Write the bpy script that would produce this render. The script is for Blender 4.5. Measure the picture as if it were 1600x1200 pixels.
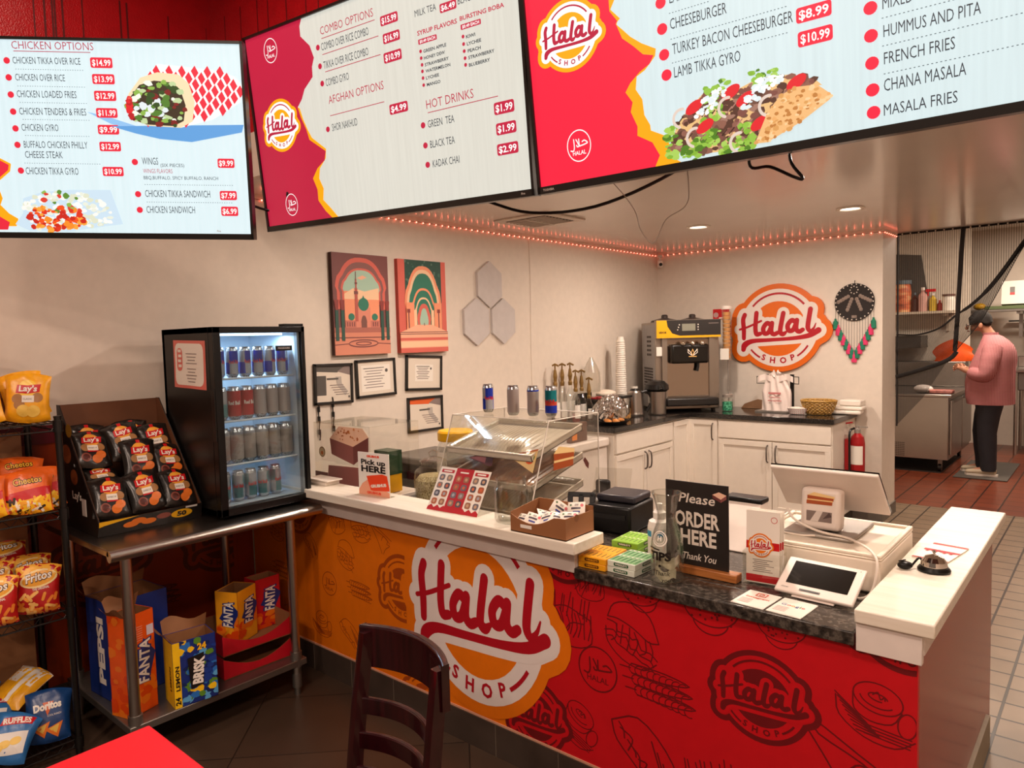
import bpy, math, random
from mathutils import Vector, Matrix, Euler
from mathutils.geometry import tessellate_polygon
for o in list(bpy.data.objects): bpy.data.objects.remove(o)
SC = bpy.context.scene
COL = SC.collection
rnd = random.Random(11)
D = math.radians
PI = math.pi

# ---------------------------------------------------------------- camera
cam = bpy.data.cameras.new('camera'); cam.sensor_width = 36; cam.lens = 1115.4 / 1600 * 36; cam.clip_start = .02
camo = bpy.data.objects.new('camera', cam); COL.objects.link(camo)
camo.matrix_world = (Matrix.Translation((0, 0, 1.6)) @ Matrix.Rotation(.70959, 4, 'Z')
                     @ Matrix.Rotation(PI / 2 - .06340, 4, 'X') @ Matrix.Rotation(-.02693, 4, 'Z'))
SC.camera = camo
# ---------------------------------------------------------------- exposure, world, large lights
SC.view_settings.view_transform = 'Standard'; SC.view_settings.look = 'None'
SC.view_settings.gamma = 1; SC.view_settings.use_curve_mapping = False
SC.view_settings.exposure = 0.0
SC.cycles.max_bounces = 8; SC.cycles.transparent_max_bounces = 24
SC.cycles.caustics_reflective = False; SC.cycles.caustics_refractive = False
SC.cycles.sample_clamp_indirect = 4
W = bpy.data.worlds.new('world'); SC.world = W; W.use_nodes = True
W.node_tree.nodes['Background'].inputs[0].default_value = (1, .72, .55, 1)
W.node_tree.nodes['Background'].inputs[1].default_value = .2

def lamp(name, loc, power, size, col=(1, .79, .60), rot=(0, 0, 0), shape='DISK', spread=PI, sy=None):
    l = bpy.data.lights.new(name, 'AREA'); l.shape = shape; l.size = size; l.energy = power; l.color = col; l.spread = spread
    if sy: l.size_y = sy
    o = bpy.data.objects.new(name, l); COL.objects.link(o); o.location = loc; o.rotation_euler = rot
    return o
DOWN = [(-2.47, 5.09), (-1.41, 5.16), (-2.45, 2.9), (-1.35, 2.9), (-.25, 2.9), (-.25, 5.2)]   # recessed lights in the kitchen ceiling
for x, y in DOWN: lamp('downlight', (x, y, 2.397), 21, .13, (1, .82, .69))
for x, y, p in [(-1.2, .3, 27), (.9, .1, 38), (-.9, -1.7, 60), (.6, -2.2, 50), (-2.5, .75, 17)]: lamp('dining_light', (x, y, 3.5), p, .3, (1, .76, .61))
for x, y in [(-1.2, 8.3), (-.3, 9.9)]: lamp('cook_line_light', (x, y, 2.84), 66, .6, (1, .82, .66))

# ---------------------------------------------------------------- materials
def lin(h):
    if not isinstance(h, str): return tuple(h)[:3]
    c = [int(h[i:i + 2], 16) / 255 for i in (0, 2, 4)]
    return tuple(x / 12.92 if x <= .04045 else ((x + .055) / 1.055) ** 2.4 for x in c)
MATS = {}
def mat(name, col, rough=.5, metal=0., emit=0., noise=.07, scale=18., bump=0., bscale=60., spec=.5, coat=0.):
    if name in MATS: return MATS[name]
    m = bpy.data.materials.new(name); m.use_nodes = True; MATS[name] = m
    nt = m.node_tree; b = nt.nodes['Principled BSDF']; c = lin(col); L = nt.links
    b.inputs['Roughness'].default_value = rough; b.inputs['Metallic'].default_value = metal
    b.inputs['Specular IOR Level'].default_value = spec; b.inputs['Coat Weight'].default_value = coat
    b.inputs['Base Color'].default_value = (*c, 1)
    if emit:
        b.inputs['Base Color'].default_value = (*[x * .25 for x in c], 1)
        b.inputs['Emission Color'].default_value = (*c, 1); b.inputs['Emission Strength'].default_value = emit
        return m
    if noise or bump:
        tc = nt.nodes.new('ShaderNodeTexCoord'); n = nt.nodes.new('ShaderNodeTexNoise')
        n.inputs['Scale'].default_value = scale; n.inputs['Detail'].default_value = 4
        L.new(tc.outputs['Object'], n.inputs['Vector'])
        if noise:
            r = nt.nodes.new('ShaderNodeValToRGB')
            r.color_ramp.elements[0].position = .3; r.color_ramp.elements[1].position = .7
            r.color_ramp.elements[0].color = (*[x * (1 - noise) for x in c], 1)
            r.color_ramp.elements[1].color = (*[min(1, x * (1 + noise)) for x in c], 1)
            L.new(n.outputs['Fac'], r.inputs[0]); L.new(r.outputs[0], b.inputs['Base Color'])
        if bump:
            n2 = nt.nodes.new('ShaderNodeTexNoise'); n2.inputs['Scale'].default_value = bscale; n2.inputs['Detail'].default_value = 5
            L.new(tc.outputs['Object'], n2.inputs['Vector'])
            bp = nt.nodes.new('ShaderNodeBump'); bp.inputs['Strength'].default_value = bump; bp.inputs['Distance'].default_value = .004
            L.new(n2.outputs['Fac'], bp.inputs['Height']); L.new(bp.outputs[0], b.inputs['Normal'])
    return m
def tilemat(name, c1, c2, grout, size, sx=1., rough=.4, off=0., gw=.006, rot=0., vec=None):
    m = bpy.data.materials.new(name); m.use_nodes = True; MATS[name] = m; nt = m.node_tree; b = nt.nodes['Principled BSDF']; L = nt.links
    tc = nt.nodes.new('ShaderNodeTexCoord'); br = nt.nodes.new('ShaderNodeTexBrick'); br.offset = off; br.squash = 1
    br.inputs['Color1'].default_value = (*lin(c1), 1); br.inputs['Color2'].default_value = (*lin(c2), 1); br.inputs['Mortar'].default_value = (*lin(grout), 1)
    br.inputs['Scale'].default_value = 1; br.inputs['Brick Width'].default_value = size * sx; br.inputs['Row Height'].default_value = size
    br.inputs['Mortar Size'].default_value = gw; br.inputs['Bias'].default_value = 0
    n = nt.nodes.new('ShaderNodeTexNoise'); n.inputs['Scale'].default_value = 7; n.inputs['Detail'].default_value = 6
    mx = nt.nodes.new('ShaderNodeMixRGB'); mx.blend_type = 'MULTIPLY'; mx.inputs[0].default_value = .35
    r = nt.nodes.new('ShaderNodeMapRange'); r.inputs[1].default_value = .3; r.inputs[2].default_value = .7; r.inputs[3].default_value = .6; r.inputs[4].default_value = 1.1
    mp = nt.nodes.new('ShaderNodeMapping'); mp.inputs['Rotation'].default_value = vec or (0, 0, rot); L.new(tc.outputs['Object'], mp.inputs[0])
    L.new(mp.outputs[0], br.inputs['Vector']); L.new(tc.outputs['Object'], n.inputs['Vector']); L.new(n.outputs['Fac'], r.inputs[0])
    L.new(br.outputs['Color'], mx.inputs[1]); L.new(r.outputs[0], mx.inputs[2]); L.new(mx.outputs[0], b.inputs['Base Color'])
    bp = nt.nodes.new('ShaderNodeBump'); bp.inputs['Strength'].default_value = .4; bp.inputs['Distance'].default_value = .003; bp.invert = True
    L.new(br.outputs['Fac'], bp.inputs['Height']); L.new(bp.outputs[0], b.inputs['Normal']); b.inputs['Roughness'].default_value = rough
    return m
def rampmat(name, stops, scale, rough=.4, vec=(1, 1, 1), detail=6, kind='NOISE', metal=0., coat=0.):
    """a pattern material: noise or voronoi through a colour ramp (granite, wood, speckle)"""
    m = bpy.data.materials.new(name); m.use_nodes = True; MATS[name] = m; nt = m.node_tree; b = nt.nodes['Principled BSDF']; L = nt.links
    tc = nt.nodes.new('ShaderNodeTexCoord'); mp = nt.nodes.new('ShaderNodeMapping'); mp.inputs['Scale'].default_value = vec
    n = nt.nodes.new('ShaderNodeTexNoise' if kind == 'NOISE' else 'ShaderNodeTexVoronoi'); n.inputs['Scale'].default_value = scale
    if kind == 'NOISE': n.inputs['Detail'].default_value = detail
    r = nt.nodes.new('ShaderNodeValToRGB'); e = r.color_ramp.elements
    while len(e) < len(stops): e.new(.5)
    for el, (p, c) in zip(e, stops): el.position = p; el.color = (*lin(c), 1)
    L.new(tc.outputs['Object'], mp.inputs['Vector']); L.new(mp.outputs[0], n.inputs['Vector'])
    L.new(n.outputs[0], r.inputs[0]); L.new(r.outputs[0], b.inputs['Base Color'])
    b.inputs['Roughness'].default_value = rough; b.inputs['Metallic'].default_value = metal; b.inputs['Coat Weight'].default_value = coat
    return m
def glass(name, tint='f4f4ee', fac=.06, edge=.55, rough=.03):
    m = bpy.data.materials.new(name); m.use_nodes = True; MATS[name] = m; nt = m.node_tree; L = nt.links
    nt.nodes.remove(nt.nodes['Principled BSDF']); out = nt.nodes['Material Output']
    t = nt.nodes.new('ShaderNodeBsdfTransparent'); g = nt.nodes.new('ShaderNodeBsdfGlossy'); g.inputs['Roughness'].default_value = rough
    lw = nt.nodes.new('ShaderNodeLayerWeight'); lw.inputs['Blend'].default_value = .35
    mr = nt.nodes.new('ShaderNodeMapRange'); mr.inputs[3].default_value = fac; mr.inputs[4].default_value = edge
    mx = nt.nodes.new('ShaderNodeMixShader'); t.inputs[0].default_value = (*lin(tint), 1)
    L.new(lw.outputs['Facing'], mr.inputs[0]); L.new(mr.outputs[0], mx.inputs[0]); L.new(t.outputs[0], mx.inputs[1]); L.new(g.outputs[0], mx.inputs[2])
    L.new(mx.outputs[0], out.inputs['Surface']); return m
def netmat(name, freq, duty, dens):
    """black insect net: see-through weave with denser threads running down"""
    m = bpy.data.materials.new(name); m.use_nodes = True; MATS[name] = m; nt = m.node_tree; L = nt.links
    b = nt.nodes['Principled BSDF']; out = nt.nodes['Material Output']; b.inputs['Base Color'].default_value = (*lin('2a2522'), 1); b.inputs['Roughness'].default_value = .8
    t = nt.nodes.new('ShaderNodeBsdfTransparent'); mx = nt.nodes.new('ShaderNodeMixShader')
    tc = nt.nodes.new('ShaderNodeTexCoord'); sp = nt.nodes.new('ShaderNodeSeparateXYZ'); L.new(tc.outputs['Object'], sp.inputs[0])
    a = nt.nodes.new('ShaderNodeMath'); a.operation = 'MULTIPLY'; a.inputs[1].default_value = freq; L.new(sp.outputs[0], a.inputs[0])
    f = nt.nodes.new('ShaderNodeMath'); f.operation = 'FRACT'; L.new(a.outputs[0], f.inputs[0])
    c = nt.nodes.new('ShaderNodeMath'); c.operation = 'LESS_THAN'; c.inputs[1].default_value = duty; L.new(f.outputs[0], c.inputs[0])
    r = nt.nodes.new('ShaderNodeMapRange'); r.inputs[3].default_value = dens[0]; r.inputs[4].default_value = dens[1]; L.new(c.outputs[0], r.inputs[0])
    L.new(r.outputs[0], mx.inputs[0]); L.new(t.outputs[0], mx.inputs[1]); L.new(b.outputs[0], mx.inputs[2]); L.new(mx.outputs[0], out.inputs['Surface'])
    return m

# ---------------------------------------------------------------- mesh builder
def catmull(p, n=5):
    if len(p) < 3: return [tuple(x) for x in p]
    q = [Vector(x) for x in p]; q = [2 * q[0] - q[1]] + q + [2 * q[-1] - q[-2]]; o = []
    for i in range(1, len(q) - 2):
        a, b, c, d = q[i - 1:i + 3]
        for k in range(n):
            t = k / n
            o.append(tuple(.5 * ((2 * b) + (c - a) * t + (2 * a - 5 * b + 4 * c - d) * t * t + (3 * b - a - 3 * c + d) * t ** 3)))
    o.append(tuple(q[-2])); return o
class MB:
    def __init__(s): s.v = []; s.f = []; s.mi = []; s.mats = []
    def M(s, m):
        if m not in s.mats: s.mats.append(m)
        return s.mats.index(m)
    def add(s, v, f, m, X=None):
        n = len(s.v); k = s.M(m)
        s.v += [tuple(X @ Vector(p)) for p in v] if X else [tuple(p) for p in v]
        s.f += [tuple(i + n for i in q) for q in f]; s.mi += [k] * len(f); return s
    def box(s, c, d, m, X=None, taper=1.):
        x, y, z = (k / 2 for k in d); t = taper
        v = [(-x, -y, -z), (x, -y, -z), (x, y, -z), (-x, y, -z), (-x * t, -y * t, z), (x * t, -y * t, z), (x * t, y * t, z), (-x * t, y * t, z)]
        v = [(a + c[0], b + c[1], e + c[2]) for a, b, e in v]
        return s.add(v, [(0, 3, 2, 1), (4, 5, 6, 7), (0, 1, 5, 4), (1, 2, 6, 5), (2, 3, 7, 6), (3, 0, 4, 7)], m, X)
    def bb(s, a, b, m, X=None): return s.box([(p + q) / 2 for p, q in zip(a, b)], [abs(q - p) for p, q in zip(a, b)], m, X)
    def cyl(s, p0, p1, r0, m, r1=None, n=16, cap=True, X=None):
        p0, p1 = Vector(p0), Vector(p1); r1 = r0 if r1 is None else r1; d = (p1 - p0).normalized()
        a = d.orthogonal().normalized(); b = d.cross(a); v = []
        for p, r in ((p0, r0), (p1, r1)):
            v += [p + (a * math.cos(2 * PI * i / n) + b * math.sin(2 * PI * i / n)) * r for i in range(n)]
        f = [(i, (i + 1) % n, n + (i + 1) % n, n + i) for i in range(n)]
        if cap: f += [tuple(reversed(range(n))), tuple(range(n, 2 * n))]
        return s.add(v, f, m, X)
    def lathe(s, prof, m, c=(0, 0, 0), n=24, X=None, sx=1., sy=1.):
        v = []; f = []; K = len(prof)
        for r, z in prof:
            v += [(c[0] + max(r, 1e-5) * sx * math.cos(2 * PI * i / n), c[1] + max(r, 1e-5) * sy * math.sin(2 * PI * i / n), c[2] + z) for i in range(n)]
        ms = m if isinstance(m, list) else [m] * (K - 1)
        for k in range(K - 1):
            s.add(v[k * n:(k + 2) * n], [(i, (i + 1) % n, n + (i + 1) % n, n + i) for i in range(n)], ms[k], X)
        return s
    def tube(s, pts, r, m, n=8, X=None, closed=False, smooth=0):
        if smooth: pts = catmull(pts, smooth)
        p = [Vector(x) for x in pts]; K = len(p); v = []; up = None
        for i in range(K):
            d = ((p[(i + 1) % K] - p[i - 1]) if closed else (p[min(i + 1, K - 1)] - p[max(i - 1, 0)])).normalized()
            if up is None: a = d.orthogonal().normalized()
            else: a = (up - d * up.dot(d)); a = a.normalized() if a.length > 1e-6 else d.orthogonal().normalized()
            up = a; b = d.cross(a); rr = r[i * (len(r) - 1) // max(1, K - 1)] if isinstance(r, (list, tuple)) else r
            v += [p[i] + (a * math.cos(2 * PI * j / n) + b * math.sin(2 * PI * j / n)) * rr for j in range(n)]
        f = []
        for i in range(K if closed else K - 1):
            A = i * n; B = ((i + 1) % K) * n
            f += [(A + j, A + (j + 1) % n, B + (j + 1) % n, B + j) for j in range(n)]
        if not closed: f += [tuple(reversed(range(n))), tuple(range((K - 1) * n, K * n))]
        return s.add(v, f, m, X)
    def prism(s, poly, z0, z1, m, X=None, side=None):
        n = len(poly); v = [(x, y, z0) for x, y in poly] + [(x, y, z1) for x, y in poly]
        tri = tessellate_polygon([[Vector((x, y, 0)) for x, y in poly]])
        s.add(v, [tuple(t) for t in tri] + [tuple(n + i for i in reversed(t)) for t in tri], m, X)
        return s.add(v, [(i, (i + 1) % n, n + (i + 1) % n, n + i) for i in range(n)], side or m, X)
    def sph(s, c, r, m, n=14, k=9, X=None):
        r = (r, r, r) if not isinstance(r, (tuple, list)) else r; v = []; f = []
        for j in range(k + 1):
            t = PI * j / k
            v += [(c[0] + r[0] * math.sin(t) * math.cos(2 * PI * i / n), c[1] + r[1] * math.sin(t) * math.sin(2 * PI * i / n), c[2] + r[2] * math.cos(t)) for i in range(n)]
        for j in range(k): f += [(j * n + i, (j + 1) * n + i, (j + 1) * n + (i + 1) % n, j * n + (i + 1) % n) for i in range(n)]
        return s.add(v, f, m, X)
    def quad(s, a, b, c, d, m, X=None): return s.add([a, b, c, d], [(0, 1, 2, 3)], m, X)
    def grid(s, fn, nu, nv, m, X=None):
        v = [fn(i / nu, j / nv) for j in range(nv + 1) for i in range(nu + 1)]
        f = [(j * (nu + 1) + i, j * (nu + 1) + i + 1, (j + 1) * (nu + 1) + i + 1, (j + 1) * (nu + 1) + i) for j in range(nv) for i in range(nu)]
        return s.add(v, f, m, X)
    def art(s, A, warp=None, edge=0):
        """lays flat artwork (colour areas, lettering) on a surface given by warp(u, v, lift)"""
        warp = warp or (lambda u, v, h: (u, -h, v))
        for k, (m, pts, tris, lay) in enumerate(A.items):
            if edge: pts, tris = subdiv(pts, tris, edge)
            s.add([warp(u, v, .0006 + .0005 * lay + k % 181 * 2.4e-6) for u, v in pts], tris, m)
        return s
    def mesh(s, name):
        me = bpy.data.meshes.new(name); me.from_pydata(s.v, [], s.f)
        for m in s.mats: me.materials.append(m)
        me.polygons.foreach_set('material_index', s.mi); me.polygons.foreach_set('use_smooth', [True] * len(s.f))
        me.update(); me.set_sharp_from_angle(angle=D(38)); return me
    def obj(s, name, parent=None, loc=None, rot=None, bevel=0., label=None, seg=2):
        o = bpy.data.objects.new(name, s.mesh(name)); COL.objects.link(o)
        if parent: o.parent = parent
        if loc: o.location = loc
        if rot: o.rotation_euler = rot
        if bevel:
            b = o.modifiers.new('bevel', 'BEVEL'); b.width = bevel; b.segments = seg; b.limit_method = 'ANGLE'; b.angle_limit = D(40)
        if label: o['label'] = label
        return o
def subdiv(pts, tris, e):
    pts = list(pts); tr = [t for q in tris for t in ([q] if len(q) == 3 else [(q[0], q[i], q[i + 1]) for i in range(1, len(q) - 1)])]
    for _ in range(6):
        cache = {}; new = []; ch = False
        def mid(a, b):
            k = (min(a, b), max(a, b))
            if k not in cache: pts.append(((pts[a][0] + pts[b][0]) / 2, (pts[a][1] + pts[b][1]) / 2)); cache[k] = len(pts) - 1
            return cache[k]
        for a, b, c in tr:
            l = [(math.dist(pts[a], pts[b]), a, b, c), (math.dist(pts[b], pts[c]), b, c, a), (math.dist(pts[c], pts[a]), c, a, b)]
            d, p, q, r = max(l)
            if d > e: k = mid(p, q); new += [(p, k, r), (k, q, r)]; ch = True
            else: new.append((a, b, c))
        tr = new
        if not ch: break
    return pts, tr
def thing(name, label, cat, loc=(0, 0, 0), rz=0., group=None, rot=None):
    o = bpy.data.objects.new(name, None); COL.objects.link(o); o.location = loc; o.rotation_euler = rot or (0, 0, rz); o.empty_display_size = .05
    return tag(o, label, cat, group)
def tag(o, label, cat, group=None):
    o['label'] = label; o['category'] = cat
    if group: o['group'] = group
    return o
def struct(o): o['kind'] = 'structure'; return o
def dup(o, loc=None, rot=None, label=None, parent=None):
    c = o.copy(); COL.objects.link(c)
    if parent: c.parent = parent
    if loc is not None: c.location = loc
    if rot is not None: c.rotation_euler = rot
    if label: c['label'] = label
    for ch in list(o.children): dup(ch, parent=c)
    return c

# ---------------------------------------------------------------- flat artwork: areas, strokes, lettering
TC = {}
def letters(t, bold):
    k = (t, bold)
    if k in TC: return TC[k]
    c = bpy.data.curves.new('t', 'FONT'); c.body = t; c.size = 1; c.resolution_u = 2; c.offset = bold
    o = bpy.data.objects.new('t', c); me = bpy.data.meshes.new_from_object(o)
    p = [(v.co.x, v.co.y) for v in me.vertices]; f = [tuple(q.vertices) for q in me.polygons]
    bpy.data.objects.remove(o); bpy.data.curves.remove(c); bpy.data.meshes.remove(me)
    TC[k] = (p, f); return TC[k]
CAP = max(y for x, y in letters('H', 0)[0])
class Art:
    def __init__(s): s.items = []
    def tri(s, m, pts, tris, lay): s.items.append((m, pts, tris, lay)); return s
    def poly(s, m, pts, lay=0):
        pts = [tuple(p)[:2] for p in pts]
        return s.tri(m, pts, [tuple(t) for t in tessellate_polygon([[Vector((x, y, 0)) for x, y in pts]])], lay)
    def rect(s, m, x, y, w, h, lay=0): return s.tri(m, [(x, y), (x + w, y), (x + w, y + h), (x, y + h)], [(0, 1, 2, 3)], lay)
    def rrect(s, m, x, y, w, h, r, lay=0):
        p = []
        for cx, cy, a in ((x + w - r, y + r, -90), (x + w - r, y + h - r, 0), (x + r, y + h - r, 90), (x + r, y + r, 180)):
            p += [(cx + r * math.cos(D(a + k * 30)), cy + r * math.sin(D(a + k * 30))) for k in range(4)]
        return s.poly(m, p, lay)
    def disc(s, m, x, y, r, lay=0, ry=None, n=20, rot=0.):
        ry = ry or r; c, q = math.cos(rot), math.sin(rot)
        p = [(r * math.cos(2 * PI * i / n), ry * math.sin(2 * PI * i / n)) for i in range(n)]
        return s.tri(m, [(x + a * c - b * q, y + a * q + b * c) for a, b in p], [tuple(range(n))], lay)
    def stroke(s, m, pts, w, lay=0, smooth=0, closed=False, caps=True):
        """a line of even or changing width through the points"""
        ws = list(w) if isinstance(w, (list, tuple)) else [w] * len(pts)
        if closed: pts = list(pts) + [pts[0]]; ws = ws + [ws[0]]
        if smooth:
            q = catmull([(x, y, ww) for (x, y), ww in zip(pts, ws)], smooth); pts = [(a, b) for a, b, c in q]; ws = [c for a, b, c in q]
        for i in range(len(pts) - 1):
            (a, b), (c, d) = pts[i], pts[i + 1]; l = math.hypot(c - a, d - b)
            if l < 1e-9: continue
            nx, ny = -(d - b) / l, (c - a) / l; u, v = ws[i] / 2, ws[i + 1] / 2
            s.tri(m, [(a + nx * u, b + ny * u), (a - nx * u, b - ny * u), (c - nx * v, d - ny * v), (c + nx * v, d + ny * v)], [(0, 1, 2, 3)], lay)
        if caps:
            for (a, b), ww in zip(pts, ws): s.disc(m, a, b, ww / 2, lay, n=8 if ww < .07 else 12 if ww < .12 else 18)
        return s
    def arc(s, m, x, y, r, a0, a1, w, lay=0, n=16, ry=None, caps=False):
        k = ry / r if ry else 1
        return s.stroke(m, [(x + r * math.cos(D(a0 + (a1 - a0) * i / n)), y + k * r * math.sin(D(a0 + (a1 - a0) * i / n))) for i in range(n + 1)], w, lay, caps=caps)
    def text(s, m, t, x, y, w=None, cap=.1, lay=1, bold=0., rot=0., align='l', slant=0.):
        """lettering with cap height cap, squeezed to width w (natural width if None), baseline start at x, y"""
        p, f = letters(t, bold)
        if not p: return s
        x0 = min(a for a, b in p); x1 = max(a for a, b in p); k = cap / CAP; kx = k if w is None else w / (x1 - x0)
        wd = (x1 - x0) * kx; ox = {'l': 0, 'c': -wd / 2, 'r': -wd}[align]; c, q = math.cos(rot), math.sin(rot)
        pts = [((a - x0) * kx + ox + slant * b * k, b * k) for a, b in p]
        return s.tri(m, [(x + a * c - b * q, y + a * q + b * c) for a, b in pts], f, lay)
    def put(s, A, x, y, k=1., ky=None, rot=0., lay=0):
        c, q = math.cos(rot), math.sin(rot); ky = ky or k
        for m, pts, tr, l in A.items: s.tri(m, [(x + a * k * c - b * ky * q, y + a * k * q + b * ky * c) for a, b in pts], tr, l + lay)
        return s
H_ST = [[(275, 300), (263, 335), (268, 400), (268, 462)], [(358, 290), (352, 350), (350, 400), (358, 435), (384, 432)],
        [(455, 372), (430, 362), (405, 395), (412, 430), (440, 425), (458, 385)], [(464, 362), (459, 420), (478, 438), (502, 428)],
        [(541, 298), (522, 395), (522, 428), (540, 438), (562, 422)],
        [(620, 358), (596, 348), (570, 380), (577, 415), (605, 412), (624, 370)], [(630, 348), (625, 405), (645, 424), (668, 412)],
        [(718, 278), (703, 370), (702, 405), (716, 422), (738, 404), (752, 372)]]
H_X = [(238, 400), (290, 386), (350, 362), (390, 345)]
H_SW = [(264, 540), (276, 506), (330, 482), (450, 476), (600, 468), (705, 452), (768, 418)]; H_SWW = [.11, .14, .105, .085, .085, .11, .13]
def U(p): return [((x - 505) / 300, (395 - y) / 300) for x, y in p]
def logo(outer, white, inner, red, shop=True, halo=True):
    a = Art(); pass
    def word(m, grow, lay):
        for i, t in enumerate(H_ST): a.stroke(m, U(t), [k + grow for k in ([.105, .105, .1, .08, .05, .022] if i == 7 else [.105] * (len(t) - 1) + [.05 if i == 4 else .095])], lay, 4)
        a.stroke(m, U(H_X), .05 + grow, lay, 3); a.stroke(m, U(H_SW), [k + grow for k in H_SWW], lay, 4)
    if halo: a.disc(outer, 0, 0, .99, 0, n=48); word(outer, .46, 0)
    a.disc(white, 0, 0, .875, 1, n=48); word(white, .21, 1)
    a.disc(inner, 0, -.02, .617, 2, n=40); word(white, .17, 3); word(red, 0, 4)
    a.arc(red, 0, .02, .75, 40, 140, .045, 4, 20); a.arc(red, 0, .02, .80, 219, 239, .04, 4, 6); a.arc(red, 0, .02, .78, 303, 327, .04, 4, 6)
    if shop:
        for ch, an in zip('SHOP', (-115.5, -99.5, -81.5, -64.8)):
            a.text(red, ch, .80 * math.cos(D(an)), .80 * math.sin(D(an)), cap=.125, lay=4, bold=.035, rot=D(an + 90) * .6, align='c')
    return a
def emblem(m, w=.05, ring=.07):
    a = Art(); a.arc(m, 0, 0, 1, 0, 360, ring, 0, 32)
    for p in ([(.30, .22), (.50, .28), (.74, .10), (.45, .02), (.15, -.02)], [(.15, -.02), (.04, .0), (.02, .42)], [(-.22, .42), (-.06, .15), (.0, -.02), (-.14, -.05), (-.2, .05)], [(-.42, .45), (-.40, -.05), (-.5, -.28), (-.72, -.25)]):
        a.stroke(m, p, w * 1.6, 0, 4)
    a.text(m, 'HALAL', 0, -.58, cap=.26, lay=0, bold=.012, align='c'); return a
def wob(pts, k): return [(x + rnd.uniform(-k, k), y + rnd.uniform(-k, k)) for x, y in pts]
def food(kind, m, w=.03):
    """line drawings of dishes, about one unit across"""
    a = Art(); S = lambda p, sm=3: a.stroke(m, p, w, 0, sm)
    if kind == 'burger':
        S([(-.5, .1), (-.42, .36), (-.1, .5), (.25, .4), (.48, .05)]); S([(-.5, .1), (-.3, .14), (0, .1), (.3, .0), (.48, .05)])
        S([(-.5, -.08), (-.42, -.32), (-.1, -.5), (.3, -.5), (.5, -.3)])
        for r in range(3): S(wob([(-.48 + .12 * i, .02 - .03 * i - .13 * r + .06 * (i % 2)) for i in range(9)], .04), 2)
        for i in range(6): S(wob([(-.35 + .14 * i, .05), (-.3 + .14 * i, -.15), (-.38 + .15 * i, -.3)], .05))
    elif kind == 'kebab':
        for r in range(3):
            y = .17 - .17 * r; x = .05 * r - .1; S([(-.62 + x, y), (-.42 + x, y)], 0)
            for i in range(9): a.arc(m, -.36 + x + i * .11, y - .01 * i, .09, 60, 300, w * .8, 0, 8, ry=.08)
            S([(-.4 + x, y + .08), (.2 + x, y + .07), (.62 + x, y - .01), (.2 + x, y - .09), (-.4 + x, y - .08)], 3)
    elif kind == 'hummus':
        a.arc(m, 0, .2, .36, 0, 360, w, 0, 28, ry=.24); a.arc(m, 0, .2, .26, 190, 330, w, 0, 12, ry=.15); a.arc(m, 0, .22, .14, 0, 300, w, 0, 12, ry=.06)
        S([(-.36, .16), (-.3, -.1), (-.05, -.2), (.25, -.12), (.36, .12)]); S([(-.6, .0), (-.5, -.3), (-.1, -.5), (.35, -.48), (.6, -.25)])
        a.arc(m, .46, -.05, .13, 0, 360, w, 0, 18, ry=.2)
        for i in range(9): S([(-.62 + .05 * i, .05 - .06 * i), (-.1 + .03 * i, -.25 - .02 * i)], 0)
        for i in range(4): S([(-.1, -.28 - .05 * i), (.55, -.24 - .05 * i)], 0)
        S(wob([(-.08, .24), (-.03, .3), (.02, .2), (.08, .28), (.1, .2)], .02))
    elif kind == 'wrap':
        S([(-.5, .35), (-.1, .5), (.3, .2), (.5, -.2), (.42, -.5)]); S([(-.5, .35), (-.42, .1), (-.1, -.2), (.15, -.5)])
        for i in range(8): S(wob([(-.42 + .08 * i, .35 - .1 * i), (-.3 + .07 * i, .28 - .1 * i), (-.34 + .08 * i, .12 - .08 * i)], .05))
        for i in range(4): S([(.1 + .08 * i, .25 - .12 * i), (.3 + .03 * i, -.35)], 0)
    elif kind == 'fries':
        S([(-.45, .1), (-.3, -.4), (.1, -.5), (.45, -.35), (.42, .05)])
        for i in range(9): S(wob([(-.42 + .1 * i, .05), (-.38 + .1 * i, .42)], .05), 0); S(wob([(-.4 + .1 * i, .1), (-.3 + .09 * i, -.1), (-.35 + .09 * i, -.3)], .05))
        S([(-.45, .1), (-.1, .2), (.2, .12), (.42, .05)]); S([(-.2, -.45), (0, -.1), (.3, -.05)])
    elif kind == 'roll':
        S([(-.55, .4), (-.45, .48), (.1, .2), (.5, .0)]); S([(-.55, .4), (-.2, -.1), (.0, -.5)]); S([(-.4, .45), (-.36, .3), (.15, .1), (.4, -.1)])
        S(wob([(0, -.05), (.1, .1), (.3, .0), (.25, -.15), (.4, -.2), (.2, -.3), (.1, -.5)], .03))
    elif kind == 'bowl':
        a.arc(m, 0, .1, .45, 180, 360, w, 0, 20, ry=.3); a.arc(m, 0, -.08, .3, 190, 350, w, 0, 12, ry=.25)
        for i in range(12): a.disc(m, rnd.uniform(-.35, .35), rnd.uniform(-.12, .05), w, 0, n=6)
    return a
def clip(A, x0, y0, x1, y1):
    """the part of the artwork inside a rectangle"""
    o = Art()
    for m, pts, tris, l in A.items:
        if all(x0 <= x <= x1 and y0 <= y <= y1 for x, y in pts): o.items.append((m, pts, tris, l)); continue
        P = []; F = []
        for t in tris:
            q = [pts[i] for i in t]
            for ax, lim, sg in ((0, x0, 1), (0, x1, -1), (1, y0, 1), (1, y1, -1)):
                r = []
                for i in range(len(q)):
                    a, b = q[i - 1], q[i]; da, db = sg * (a[ax] - lim), sg * (b[ax] - lim)
                    if (da < 0) != (db < 0): k = da / (da - db); r.append((a[0] + (b[0] - a[0]) * k, a[1] + (b[1] - a[1]) * k))
                    if db >= 0: r.append(b)
                q = r
                if not q: break
            if len(q) > 2: F.append(tuple(range(len(P), len(P) + len(q)))); P += q
        if F: o.tri(m, P, F, l)
    return o
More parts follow.
